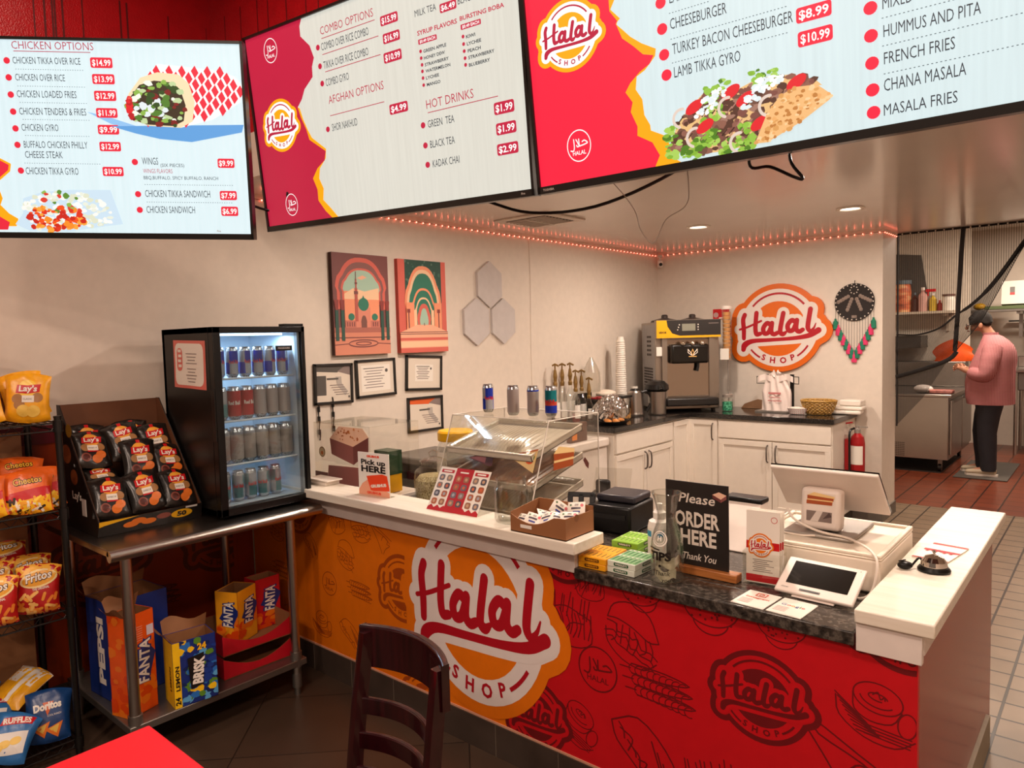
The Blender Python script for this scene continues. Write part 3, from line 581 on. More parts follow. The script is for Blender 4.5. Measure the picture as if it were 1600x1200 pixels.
for x, y in SAU: blotch(A, [(x - .024, y - .012), (x + .024, y - .004), (x + .028, y + .014), (x - .016, y + .012)], [SW, scr('sauce', 'd8e6ea')], 14, .0075, 10)
for i in range(26): x, y = MEAT[0][0] + rnd.uniform(.02, .20), MEAT[0][1] + rnd.uniform(-.01, .10); A.stroke(scr('char%d' % (i % 2), ('3c241c', 'a8786a')[i % 2]), [(x, y), (x + .012, y + .012)], .003, 8) if inside((x, y), MEAT) else None
for x, y in ONI: A.arc(scr('onion', 'd8c8bc'), x, y, .022, 80, 250, .007, 10, caps=True)
A.poly(scr('pita_front', 'e5b478'), PITA, 11); blotch(A, PITA, pal('toast', 'd29a58', 'eec896', 'b97a3c', 'e2a868'), 110, .006, 12)
face(t3, A, 1.235, .71, BG3)
for t, dx in ((t1, .45), (t2, .58), (t3, -.58)):
    MB().art(Art().text(tvt, 'TOSHIBA' if t is t3 else 'Fire', dx, -.30 if t is t1 else -.348, cap=.006, lay=0, align='c', bold=.02), lambda u, v, h: (u, -.0085 - h, v)).obj('maker_mark', t)

# ================================================================ snack bags
def bag(name, base, A, w=.15, h=.19, t=.055, seed=0, foil=.32):
    m = MB(); g = random.Random(seed); ph = [g.uniform(0, 6) for _ in range(6)]
    def bul(u, v):
        a = max(0, 1 - (2 * u / w) ** 4); b = max(0, 1 - abs(2 * v / h) ** 2.6)
        return t / 2 * (a ** .5) * (b ** .7) + .0022 * a * (math.sin(70 * u + ph[0] + 25 * v) + math.sin(95 * v + ph[1] - 40 * u) * .8 + math.sin(140 * (u + v) + ph[2]) * .5) * (.3 + (2 * v / h) ** 2)
    def sx(u, v): return u * (1 - .09 * (1 - abs(2 * v / h) ** 2.2) * 1) , v - .012 * (2 * u / w) ** 2 * (2 * v / h)
    def P(u, v, hh, sg=1): a, b = sx(u, v); return (a, -sg * (bul(u, v) + .0012 * (sg > 0)) - hh, b)
    bm = mat(base[0], base[1], foil, noise=.10, scale=40, bump=.55, bscale=26, spec=.6)
    m.grid(lambda i, j: P((i - .5) * w, (j - .5) * h, 0), 16, 20, bm); m.grid(lambda i, j: P((i - .5) * w, (j - .5) * h, 0, -1), 12, 14, bm)
    m.art(clip(A, -w / 2, -h / 2, w / 2, h / 2), lambda u, v, hh: P(u, v, hh * .7), edge=.02)
    return m.mesh(name)
pm = lambda n, c, r=.35: mat('print_' + n, c, r, noise=0)
PW, PR, PK, PY = pm('white', 'f2ebe0'), pm('red', 'c8141c'), pm('black', '1a1513'), pm('yellow', 'f6b91c')
CH, CH2, POT = pm('chip', 'eec65c'), pm('chip_orange', 'e87a2c'), pm('potato', 'a87848')
def lays_art(dark):
    A = Art(); k = 1
    A.disc(pm('sun', 'f2a93a') if dark else pm('sun_yellow', 'fbd04c'), 0, .034, .034, 0)
    if dark: A.rect(PR, -.008, .066, .016, .016, 1)
    A.poly(PR, [(-.042, .018), (-.036, .05), (0, .046), (.044, .054), (.04, .022), (0, .014)], 2)
    A.text(PW, "Lay's", 0, .024, .062, .021, 3, bold=.03, align='c', slant=.1)
    if not dark:
        for x, y in ((-.035, -.005), (.034, -.0), (-.028, -.028)): A.disc(POT, x, y, .019, 1)
        for x, y in ((-.014, -.05), (.02, -.052)): A.disc(CH, x, y, .023, 4)
        A.rect(PW, -.02, -.018, .042, .026, 5); A.text(PK, 'CLASSIC', 0, -.009, .032, .007, 6, align='c')
    else:
        A.disc(POT, -.03, -.004, .018, 1); A.disc(POT, .034, -.002, .018, 1); A.rect(PW, -.022, -.02, .044, .026, 4); A.rect(PR, -.022, -.026, .044, .007, 4); A.text(PK, 'BARBECUE', 0, -.01, .034, .007, 5, align='c')
        A.disc(pm('bbq_bowl', '8c4a3c'), -.03, -.05, .02, 3); A.disc(pm('bbq_sauce', '54221a'), -.03, -.05, .014, 4)
        for x, y in ((.03, -.04), (.014, -.056)): A.disc(CH2, x, y, .021, 4, ry=.018)
    return A
def fritos_art():
    A = Art(); FY = pm('corn', 'f4b53c'); A.rect(FY, -.08, .045, .16, .06, 0); A.disc(pm('cream', 'f6dc9c'), 0, .04, .066, 1, ry=.034, rot=.2); A.disc(pm('oval', 'eaa42c'), 0, .04, .058, 2, ry=.027, rot=.2)
    A.text(pm('brown', '4a1c12'), 'Fritos', -.045, .022, .094, .032, 3, bold=.06, rot=.2, slant=.15); A.text(PW, 'Fritos', -.044, .024, .09, .029, 4, bold=.02, rot=.2, slant=.15)
    A.text(PW, 'THE ORIGINAL', -.02, -.006, .06, .009, 3, rot=.15, bold=.02)
    for i in range(26): x, y, a = rnd.uniform(-.065, .065), rnd.uniform(-.09, -.018), rnd.uniform(0, 3); A.stroke(pm('fr' + str(i % 3), ('f0a040', 'e4822c', 'f6c06c')[i % 3]), [(x - .012 * math.cos(a), y - .012 * math.sin(a)), (x + .012 * math.cos(a), y + .012 * math.sin(a))], .011, 2 + i % 3)
    return A
def cheetos_art():
    A = Art(); A.poly(PR, [(-.08, -.012), (.08, .022), (.08, -.02), (-.08, -.045)], 1); A.poly(PY, [(-.08, -.03), (.08, -.008), (.08, -.1), (-.08, -.1)], 0)
    A.text(PK, 'Cheetos', -.048, .022, .1, .026, 2, bold=.07, rot=.14); A.text(pm('cheddar', 'f9c23c'), 'Cheetos', -.047, .023, .097, .024, 3, bold=.01, rot=.14)
    for i in range(34): x, y, a = rnd.uniform(-.065, .065), rnd.uniform(-.09, -.03), rnd.uniform(0, 3); A.stroke(pm('cz' + str(i % 4), ('f3a51c', 'fbd23a', '3a2416', 'f0e4d0')[i % 4]), [(x - .01 * math.cos(a), y - .01 * math.sin(a)), (x + .01 * math.cos(a), y + .01 * math.sin(a))], .009, 2 + i % 3)
    return A
def doritos_art():
    A = Art(); A.text(PW, 'Doritos', -.05, .018, .1, .026, 3, bold=.05, rot=.12); A.poly(pm('flame', 'd8632c'), [(-.02, .05), (.02, .052), (.0, .0)], 2)
    A.text(PW, 'COOL RANCH', .0, -.004, .05, .007, 3, rot=.12)
    for x, y, r in ((-.02, -.045, .0), (.026, -.05, .3)): A.poly(CH2, [(x - .034, y), (x + .03, y + .024), (x + .012, y - .034)], 3); A.poly(CH, [(x - .02, y + .002), (x + .018, y + .016), (x + .008, y - .018)], 4)
    return A
def ruffles_art():
    A = Art(); A.poly(pm('pale', 'e6e2dc'), [(-.06, -.08), (-.05, .0), (.05, .03), (.06, -.05)], 1); A.poly(PR, [(-.055, .03), (.05, .055), (.055, .085), (-.05, .06)], 2); A.text(PW, 'RUFFLES', -.046, .037, .094, .02, 3, bold=.04, rot=.24)
    for x, y in ((-.012, -.03), (.02, -.012), (-.03, -.05)): A.disc(CH, x, y, .02, 3, ry=.014, rot=.5)
    return A
def yellow_white_art():
    A = Art(); A.rect(pm('pale', 'e6e2dc'), -.08, -.0, .16, .1, 0); A.rect(PY, -.012, -.1, .012, .2, 1); A.rect(PW, .0, -.1, .02, .2, 1); A.rect(PY, .022, -.1, .01, .2, 1); return A
BAGS = {'y': (bag('chip_bag', ('bag_yellow', 'f2ab18'), lays_art(False), seed=1), 'yellow chip bag'), 'k': (bag('chip_bag', ('bag_black', '191512'), lays_art(True), .148, .185, .05, 2, .28), 'black chip bag'),
        'f': (bag('corn_chip_bag', ('bag_red', 'b8161a'), fritos_art(), seed=3), ''), 'c': (bag('cheese_puff_bag', ('bag_orange', 'e5661c'), cheetos_art(), .17, .17, .05, 4), ''),
        'd': (bag('tortilla_chip_bag', ('bag_blue', '123f78'), doritos_art(), .16, .2, .06, 5), ''), 'r': (bag('chip_bag', ('bag_light_blue', '2f6fae'), ruffles_art(), .15, .18, .06, 6), ''), 'w': (bag('chip_bag', ('bag_amber', 'eaa81c'), yellow_white_art(), .15, .19, .06, 7), '')}
def put_bag(k, loc, rot, label, group=None, cat='chip bag'):
    me = BAGS[k][0]; o = bpy.data.objects.new(me.name.split('.')[0], me); COL.objects.link(o); o.location = loc; o.rotation_euler = [D(a) for a in rot]; return tag(o, label, cat, group)

# ================================================================ wire rack at the left
RX0, RX1, RY0, RY1 = -3.48, -3.1, .18, .93; blk = mat('black_wire', '0d0b0a', .35, noise=0)
rk = thing('wire_rack', 'black wire shelf rack full of snack bags at the left edge', 'shelf rack', (0, 0, 0))
for x in (RX0, RX1):
    for y in (RY0, RY1):
        m = MB().cyl((x, y, .0), (x, y, 1.345), .0125, blk, n=12).cyl((x, y, 1.345), (x, y, 1.352), .0135, blk, n=12)
        for i in range(52): m.cyl((x, y, .03 + i * .025), (x, y, .034 + i * .025), .0131, blk, n=10, cap=False)
        m.obj('post', rk)
SHZ = (1.325, .985, .595, .075)
for z in SHZ:
    m = MB()
    for zz in (z, z - .03):
        for a, b in (((RX1, RY0), (RX1, RY1)), ((RX0, RY0), (RX0, RY1)), ((RX0, RY0), (RX1, RY0)), ((RX0, RY1), (RX1, RY1))): m.cyl((*a, zz), (*b, zz), .0035, blk, n=6)
    for x in (RX0, RX1): m.tube([(x, RY0 + i * (RY1 - RY0) / 30, z - .03 * (i % 2)) for i in range(31)], .002, blk, n=5)
    for i in range(31): y = RY0 + (i + .5) * (RY1 - RY0) / 31; m.cyl((RX0, y, z + .004), (RX1, y, z + .004), .002, blk, n=5)
    for x in (-3.36, -3.22): m.cyl((x, RY0, z), (x, RY1, z), .003, blk, n=5)
    for x in (RX0, RX1):
        for y in (RY0, RY1): m.cyl((x, y, z - .035), (x, y, z + .01), .017, blk, n=12)
    m.obj('wire_shelf', rk)
kraft = mat('kraft_card', '8a5c38', .7, noise=.06)
for z0, z1, lb in ((.605, .93, 'brown cardboard sheet behind the corn chip bags on the rack'), (.085, .55, 'tall brown cardboard sheet behind the blue bags at the bottom of the rack'), (.995, 1.27, 'brown cardboard sheet behind the cheese puff bags on the rack')):
    tag(MB().bb((-3.462, .3, z0), (-3.456, .90, z1), kraft).obj('cardboard_sheet'), lb, 'cardboard', 'cardboard sheets in the rack')
g = 'yellow chip bags on top of the rack'
put_bag('y', (-3.16, .855, 1.424), (-8, 4, 72), 'yellow potato chip bag at the right end of the rack top, fully in view', g)
put_bag('y', (-3.17, .70, 1.424), (-12, -6, 70), 'yellow potato chip bag cut by the left picture edge on the rack top', g)
put_bag('y', (-3.245, .865, 1.43), (-10, -10, 78), 'yellow potato chip bag half hidden behind the rightmost one on the rack top', g)
put_bag('y', (-3.36, .73, 1.562), (-16, 8, 70), 'yellow potato chip bag standing highest on the rack top at the left edge', g)
tag(MB().bb((-3.45, .60, 1.332), (-3.30, .95, 1.475), kraft).obj('cardboard_carton'), 'brown carton just showing behind the yellow chip bags', 'carton')
g = 'orange cheese puff bags on the rack'
put_bag('c', (-3.155, .83, 1.066), (-22, 3, 74), 'orange cheese puff bag in front on the second shelf, name readable', g)
put_bag('c', (-3.16, .68, 1.066), (-20, -4, 72), 'orange cheese puff bag cut by the left picture edge on the second shelf', g)
put_bag('c', (-3.29, .84, 1.11), (-30, 4, 78), 'orange cheese puff bag leaning behind the front one on the second shelf', g)
put_bag('c', (-3.28, .69, 1.12), (-35, -14, 70), 'orange cheese puff bag tipped over at the back left of the second shelf', g)
put_bag('c', (-3.2, .885, 1.068), (-18, 0, 80), 'orange cheese puff bag tucked beside the rack post on the second shelf', g)
g = 'red corn chip bags on the rack'
put_bag('f', (-3.16, .845, .688), (-12, 5, 73), 'red and gold corn chip bag standing by the rack post on the third shelf', g)
put_bag('f', (-3.14, .70, .686), (-10, 2, 70), 'red and gold corn chip bag in the front left of the third shelf', g)
put_bag('f', (-3.27, .72, .71), (-16, 4, 74), 'red and gold corn chip bag raised behind the front left one on the third shelf', g)
put_bag('f', (-3.30, .86, .70), (-25, 0, 78), 'red and gold corn chip bag at the back of the third shelf by the post', g)
put_bag('f', (-3.38, .80, .77), (-50, 0, 80), 'red and gold corn chip bag lying on top at the back of the third shelf', g)
put_bag('d', (-3.17, .85, .176), (-24, 4, 70), 'dark blue tortilla chip bag with orange triangles on the lowest shelf')
g = 'blue and white chip bags on the lowest shelf'
put_bag('r', (-3.12, .715, .165), (-38, 22, 62), 'light blue chip bag with red lettering in front on the lowest shelf', g)
put_bag('r', (-3.24, .68, .215), (-60, 16, 66), 'light blue chip bag lying on the pile at left on the lowest shelf', g)
put_bag('r', (-3.36, .66, .25), (-55, 8, 70), 'light blue chip bag at the back left of the lowest shelf', g)
put_bag('w', (-3.30, .80, .27), (-66, 12, 28), 'yellow and white chip bag lying on top of the blue bags')

# ================================================================ stainless prep table
ss = mat('stainless', 'b0aaa4', .28, 1, noise=.05, scale=4); ssd = mat('stainless_dark', '8d8782', .38, 1, noise=.05); zinc = mat('galvanized', '8b8680', .42, .9, noise=.1, scale=9)
pt = thing('prep_table', 'stainless steel work table against the wall holding the black cooler', 'table', (0, 0, 0))
m = MB(); m.bb((-3.53, .98, .835), (-2.815, 1.888, .86), ss); m.obj('table_top', pt, bevel=.003)
MB().cyl((-2.815, .98, .838), (-2.815, 1.888, .838), .022, ss, n=20).obj('rolled_edge', pt)
MB().bb((-3.5, 1.02, .135), (-2.825, 1.79, .165), zinc).obj('lower_shelf', pt, bevel=.003)
for x in (-3.46, -2.85):
    for y in (1.05, 1.75):
        l = MB().cyl((x, y, .1), (x, y, .836), .0205, ss, n=18).obj('leg', pt)
        MB().cyl((x, y, .035), (x, y, .1), .0215, zinc, n=14).cyl((x, y, .13), (x, y, .2), .026, zinc, n=16).cyl((x, y, .0), (x, y, .035), .014, zinc, n=12).obj('foot', l)

# ---------------------------------------------------------------- drink cartons on the lower shelf
def carton(name, label, c, w, d, h, rz, base, front=None, left=None, flaps=True, right=None):
    """open card box: faces, brown inside, loose flaps; front is local -Y, left is local -X"""
    t = thing(name, label, 'box', c, D(rz), 'drink cartons under the prep table'); m = MB(); x, y, k = w / 2, d / 2, .003; b = base
    m.bb((-x, -y, 0), (x, -y + k, h), b); m.bb((-x, y - k, 0), (x, y, h), b); m.bb((-x, -y, 0), (-x + k, y, h), b); m.bb((x - k, -y, 0), (x, y, h), b); m.bb((-x, -y, 0), (x, y, k), b)
    for a, e in (((-x + k, -y + k, k), (x - k, -y + k + .001, h - .001)), ((-x + k, y - k - .001, k), (x - k, y - k, h - .001)), ((-x + k, -y + k, k), (-x + k + .001, y - k, h - .001)), ((x - k - .001, -y + k, k), (x - k, y - k, h - .001))): m.bb(a, e, kraft)
    if front: m.art(clip(front, -x, 0, x, h), lambda u, v, q: (u, -y - q, v))
    if left: m.art(clip(left, -y, 0, y, h), lambda u, v, q: (-x - q, -u, v))
    if right: m.art(clip(right, -y, 0, y, h), lambda u, v, q: (x + q, u, v))
    m.obj('carton', t)
    if flaps:
        MB().grid(lambda i, j: (-x + w * i, y + .03 * j * math.sin(i * 3 + 1), h + .05 * j * (1 + .25 * math.sin(i * 7))), 8, 3, kraft).obj('flap', t)
        MB().grid(lambda i, j: (-x - .03 * j - .004 * math.sin(i * 9), -y + d * i, h + .035 * j * (1 + .3 * math.sin(i * 6 + 1))), 8, 3, kraft).obj('flap', t)
    return t
nav = pm('navy', '1c2f7a'); FO = mat('carton_orange', 'ee5a10', .4); FYL = mat('carton_yellow', 'f5a71c', .4); FRD = mat('carton_red', 'c01426', .4); PBL = mat('carton_blue', '14307c', .4); LEM = mat('carton_lemon', 'f5c41a', .4)
def soda(w, h, cx=.0):
    A = Art(); blotch(A, [(-w / 2, 0), (w / 2, 0), (w / 2, h * .45), (-w / 2, h * .35)], [pm('swirl', 'f07a1a'), pm('swirl2', 'e2480c')], 12, .03, 0)
    A.poly(nav, [(w * .1, h * .72), (w * .5, h * .55), (w * .2, h * .28), (-w * .3, h * .42)], 3)
    A.text(nav, 'FANTA', cx + w * .22, h * .28, h * .44, w * .38, 3, bold=.09, rot=PI / 2 - .08); A.text(PW, 'FANTA', cx + w * .2, h * .285, h * .42, w * .34, 4, bold=.03, rot=PI / 2 - .08); return A
A = soda(.126, .41); FL = Art(); blotch(FL, [(-.05, 0), (.05, 0), (.05, .4), (-.05, .4)], [pm('swirl', 'f07a1a'), pm('swirl2', 'e2480c')], 22, .03, 0); A.rect(pm('barcode_pale', 'dcd4e0'), .028, .30, .03, .04, 3)
for i in range(7): A.rect(pm('fine_print', 'f2a080'), -.04, .29 + i * .009, .05, .003, 2)
carton('soda_carton', 'tall orange soda carton with FANTA running up its front', (-2.962, 1.095, .166), .126, .1, .40, 106, FO, A, FL, True)
A = Art().text(PW, 'PEPSI', .04, .06, .28, .05, 1, bold=.05, rot=PI / 2)
carton('soda_carton', 'dark blue soda carton behind the orange one, lettering up its side', (-3.19, 1.17, .166), .24, .2, .41, 95, PBL, None, A, True)
A = Art(); blotch(A, [(-.085, 0), (.085, 0), (.085, .26), (-.085, .26)], [pm('n1', '1d3a8c'), pm('n2', '2d6fc0'), pm('n3', '15255c'), pm('n4', '5ba4d8'), pm('n5', '5a8a2c'), LEM], 70, .022, 1)
A.rect(LEM, -.085, 0, .028, .27, 5); A.text(PK, 'LEMON', -.062, .07, .1, .014, 6, bold=.04, rot=PI / 2); A.text(PK, '24', -.062, .012, .032, .018, 6, bold=.04, rot=PI / 2); A.poly(PK, [(-.03, .19), (.035, .20), (.03, .07), (-.02, .06)], 6); A.text(PW, 'BRISK', .024, .075, .11, .036, 7, bold=.05, rot=PI / 2 - .1); A.text(PY, '24', .01, .215, .035, .024, 7, bold=.05)
B_ = Art().rect(LEM, -.06, 0, .12, .27, 0).text(PK, 'LEMON', .03, .06, .1, .016, 1, bold=.04, rot=PI / 2)
carton('iced_tea_carton', 'yellow and blue lemon iced tea carton standing open in the middle', (-2.882, 1.285, .166), .168, .12, .265, 82, nav, A, B_, True)
for z, lb in ((.166, 'lower red cardboard drink tray at the right of the shelf'), (.268, 'upper red cardboard drink tray stacked on another tray')):
    t = thing('drink_tray', lb, 'tray', (-3.03, 1.605, z), D(88), 'red drink trays')
    m = MB(); m.bb((-.165, -.13, 0), (.165, .13, .004), kraft)
    def wal(p, q, h0, dip):
        n = 10
        for sgn, mm in ((0, FRD), (.003, kraft)):
            v = []
            for i in range(n + 1):
                f = i / n; x = p[0] + (q[0] - p[0]) * f; y = p[1] + (q[1] - p[1]) * f; ln = math.hypot(q[0] - p[0], q[1] - p[1]); nx, ny = -(q[1] - p[1]) / ln, (q[0] - p[0]) / ln
                v += [(x + nx * sgn, y + ny * sgn, .001), (x + nx * sgn, y + ny * sgn, h0 - dip * math.sin(PI * f))]
            m.add(v, [(2 * i, 2 * i + 2, 2 * i + 3, 2 * i + 1) for i in range(n)], mm)
    wal((-.165, -.13), (.165, -.13), .09, .055); wal((.165, -.13), (.165, .13), .095, .0); wal((.165, .13), (-.165, .13), .098, .0); wal((-.165, .13), (-.165, -.13), .095, .0)
    m.obj('tray', t)
carton('soda_carton', 'yellow soda carton with FANTA on two sides sitting in the upper red tray', (-3.04, 1.575, .274), .135, .115, .235, 116, FYL, soda(.15, .27), soda(.13, .27), False)
carton('soda_carton', 'red soda carton right of the yellow one in the upper tray', (-3.09, 1.735, .274), .13, .09, .235, 92, FRD, soda(.14, .27), None, False)

# ================================================================ chip display box on the table
bx = thing('display_box', 'black cardboard display box of black chip bags on the steel table', 'box', (0, 0, 0)); bkc = mat('box_black', '15110f', .35, noise=.03); bin_ = mat('box_inside', '6a4128', .6)
X0, X1, Y0, Y1, Z0 = -3.43, -3.05, 1.03, 1.44, .861
MB().bb((X0, Y0, Z0), (X1, Y1, Z0 + .004), bin_).obj('base', bx)
MB().bb((X0, Y0, Z0), (X0 + .004, Y1, 1.37), bin_).obj('back_wall', bx)
sidep = [(X0, Z0), (X1, Z0), (X1 + .015, .92), (X0 + .03, 1.372), (X0, 1.372)]
A = Art()
for (x, z), r, c in (((-3.34, 1.17), .05, CH2), ((-3.27, 1.08), .04, CH2), ((-3.3, 1.27), .035, PY)): A.disc(mat('side_' + ('chips' if c is CH2 else 'seal'), '7a3a16' if c is CH2 else 'a8801c', .5), x, z, r, 0, ry=r * .8)
A.text(PW, "Lay's", -3.25, .99, .1, .03, 1, bold=.03, align='c'); A.rect(pm('pale', 'e6e2dc'), -3.2, .93, .05, .07, 1)
for y, s in ((Y0, -1), (Y1, 1)):
    m = MB(); Xf = Matrix(((1, 0, 0, 0), (0, 0, 1, 0), (0, 1, 0, 0), (0, 0, 0, 1)))
    m.prism(sidep, y - .002, y + .002, bkc, Xf)
    m.prism([(a + (.002 if a < -3.2 else -.002), b - (.002 if b > 1 else -.002)) for a, b in sidep], y - s * .0035, y - s * .0025, bin_, Xf)
    if s < 0: m.art(A, lambda u, v, h: (u, Y0 - .002 - h, v))
    m.obj('side_wall', bx)
m = MB(); m.quad((X1, Y0, Z0), (X1, Y1, Z0), (X1 + .016, Y1, .925), (X1 + .016, Y0, .925), bkc); m.quad((X1 - .003, Y0, Z0), (X1 - .003, Y1, Z0), (X1 + .013, Y1, .925), (X1 + .013, Y0, .925), bin_)
A = Art(); A.poly(PY, [(Y0, .062), (Y0 + .15, .062), (Y0 + .02, .045), (Y0, .04)], 0); A.disc(PY, Y1 - .085, .035, .045, 0, ry=.018); A.text(PK, '50', Y1 - .085, .026, .04, .018, 1, bold=.06, align='c'); A.rect(pm('pale', 'e6e2dc'), Y1 - .07, .054, .05, .008, 1)
for i, x in enumerate((.12, .15, .19, .25)): A.disc(CH2 if i < 3 else pm('bbq_bowl', '8c4a3c'), Y0 + x, .03 + .01 * (i % 2), .03, 0, ry=.012)
m.art(A, lambda u, v, h: (X1 + .016 * v / .064 + h, u, Z0 + v)); m.obj('front_lip', bx)
g = 'black chip bags in the display box'
for k, (x, y, z, r, lb) in enumerate([(-3.11, 1.10, 1.00, (-30, 4, 88), 'front row, left'), (-3.105, 1.235, 1.005, (-28, -6, 90), 'front row, middle'), (-3.11, 1.37, .995, (-34, 3, 92), 'front row, right'),
        (-3.2, 1.105, 1.06, (-64, 2, 86), 'lying nearly flat in the middle row, left'), (-3.19, 1.255, 1.13, (-24, 2, 90), 'middle row, standing highest in the centre'), (-3.2, 1.375, 1.10, (-34, 6, 92), 'middle row, right'),
        (-3.3, 1.105, 1.18, (-38, 6, 88), 'back row, left'), (-3.3, 1.24, 1.20, (-34, -8, 88), 'back row, middle'), (-3.3, 1.37, 1.18, (-30, -4, 90), 'back row, right'), (-3.37, 1.12, 1.2, (-30, 3, 88), 'rearmost, behind the back row left bag'), (-3.36, 1.3, 1.2, (-28, 0, 88), 'rearmost, between the back row bags')]):
    put_bag('k', (x, y, z), r, 'black potato chip bag in the display box: ' + lb, g)

# ================================================================ glass door cooler with cans
fr = thing('beverage_cooler', 'black glass-door mini cooler of cans on the steel table', 'refrigerator', (0, 0, 0)); fb = mat('cooler_black', '0b0909', .35, noise=0, spec=.3); fw = mat('cooler_liner', 'd6e2ec', .4, noise=.02)
FX0, FX1, FY0, FY1, FZ0, FZ1 = -3.36, -2.925, 1.452, 1.893, .875, 1.683
m = MB(); t_ = .025
for a, b in (((FX0, FY0, FZ0), (FX1, FY0 + t_, FZ1)), ((FX0, FY1 - t_, FZ0), (FX1, FY1, FZ1)), ((FX0, FY0, FZ1 - t_), (FX1, FY1, FZ1)), ((FX0, FY0, FZ0), (FX1, FY1, FZ0 + t_)), ((FX0, FY0, FZ0), (FX0 + t_, FY1, FZ1))): m.bb(a, b, fb)
e = .002
for a, b in (((FX0 + t_, FY0 + t_, FZ0 + t_), (FX1 - e, FY0 + t_ + e, FZ1 - t_)), ((FX0 + t_, FY1 - t_ - e, FZ0 + t_), (FX1 - e, FY1 - t_, FZ1 - t_)), ((FX0 + t_, FY0 + t_, FZ1 - t_ - e), (FX1 - e, FY1 - t_, FZ1 - t_)), ((FX0 + t_, FY0 + t_, FZ0 + t_), (FX1 - e, FY1 - t_, FZ0 + t_ + .012)), ((FX0 + t_, FY0 + t_, FZ0 + t_), (FX0 + t_ + e, FY1 - t_, FZ1 - t_))): m.bb(a, b, fw)
m.obj('cabinet', fr, bevel=.002)
dr = MB(); a0, a1 = FX1 + .002, FX1 + .042; fwid = .034
for a, b in (((a0, FY0, FZ0), (a1, FY0 + fwid, FZ1)), ((a0, FY1 - .012 - .008, FZ0), (a1, FY1, FZ1)), ((a0, FY0, FZ1 - fwid * .8), (a1, FY1, FZ1)), ((a0, FY0, FZ0), (a1, FY1, FZ0 + fwid))): dr.bb(a, b, fb)
d_ = dr.obj('door', fr, bevel=.003)
MB().bb((a1 - .012, FY0 + fwid, FZ0 + fwid), (a1 - .009, FY1 - .02, FZ1 - .027), glass('cooler_glass', 'eef4f6', .035, .35)).obj('glass', d_)
MB().bb((a0 + .004, FY1 - .034, FZ0 + fwid), (a1 - .013, FY1 - .024, FZ1 - .027), mat('door_gasket', '7d8890', .4)).obj('gasket', d_)
MB().bb((a0 + .006, FY0 - .004, 1.2), (a1 - .004, FY0 + .001, 1.42), mat('grip', '050404', .4)).obj('handle', d_)
MB().bb((a1 - .009, 1.745, 1.574), (a1 - .006, 1.828, 1.597), fb).art(Art().text(pm('steel_letter', 'b8b4b0'), 'FRIGIDAIRE', 1.786, 1.582, .06, .007, 0, bold=.02, align='c'), lambda u, v, h: (a1 - .006 + h, u, v)).obj('badge', d_)
MB().bb((FX1 - .01, FY1 - .1, FZ1), (a1 - .004, FY1 - .004, FZ1 + .012), fb).obj('hinge_cover', fr)
for x in (FX0 + .04, FX1 - .03):
    for y in (FY0 + .04, FY1 - .04): MB().cyl((x, y, .861), (x, y, FZ0), .014, fb, n=12).obj('foot', fr)
wire = mat('white_wire', 'e4e8ea', .35)
for z in (1.462, 1.276, 1.085):
    m = MB(); m.cyl((FX1 - .02, FY0 + .03, z - .003), (FX1 - .02, FY1 - .03, z - .003), .0045, wire, n=8)
    m.cyl((FX0 + .04, FY0 + .03, z - .003), (FX0 + .04, FY1 - .03, z - .003), .004, wire, n=6)
    for i in range(26): y = FY0 + .04 + i * .0144; m.cyl((FX0 + .04, y, z - .002), (FX1 - .02, y, z - .002), .002, wire, n=5)
    m.obj('shelf', fr)
MB().bb((FX1 - .07, FY0 + .06, FZ1 - t_ - .012), (FX1 - .05, FY1 - .06, FZ1 - t_ - .003), mat('cooler_lamp_strip', 'd8ecff', .4, emit=6)).obj('lamp', fr)
lamp('cooler_lamp', (FX1 - .08, 1.672, FZ1 - t_ - .014), 3.6, .34, (.62, .82, 1), (0, 0, 0), 'RECTANGLE', sy=.05).rotation_euler = (0, 0, D(90))
MB().lathe([(.0, .0), (.035, .004), (.042, .015), (.042, .03)], mat('thermostat', '3a4a58', .4), (-3.29, 1.535, 1.6)).obj('fan_cover', fr)
pp = MB(); A = Art(); pk = pm('coral', 'dd6a5e'); A.rect(pk, -.148, -.105, .296, .21, 0); A.rrect(PW, -.132, -.092, .262, .184, .03, 1); A.rrect(pk, -.115, -.03, .052, .1, .02, 2)
for i in range(4): A.rect(PW, -.104 + .004 * (i % 2), .052 - i * .022, .03, .012, 3)
for i in range(9): A.rect(pm('fine_grey', '8a7c78'), -.03 + .008 * (i % 3), .045 - .014 * i + (-.01 if i > 3 else 0), .1 - .016 * (i % 3), .004, 2)
pp.art(A, lambda u, v, h: (u, -h - .004 * math.sin(u * 18) ** 2 * max(0, -v * 9), v), edge=.03); pp.quad((-.148, -.0002, -.105), (.148, -.0002, -.105), (.148, -.0002, .105), (-.148, -.0002, .105), PW)
tag(pp.obj('paper_notice', loc=(-3.1, FY0 - .0008, 1.525), rot=(0, D(1.5), 0)), 'coral and white printed notice taped to the side of the black cooler', 'notice')
alu = mat('can_aluminium', 'c4c4c6', .25, 1, noise=0)
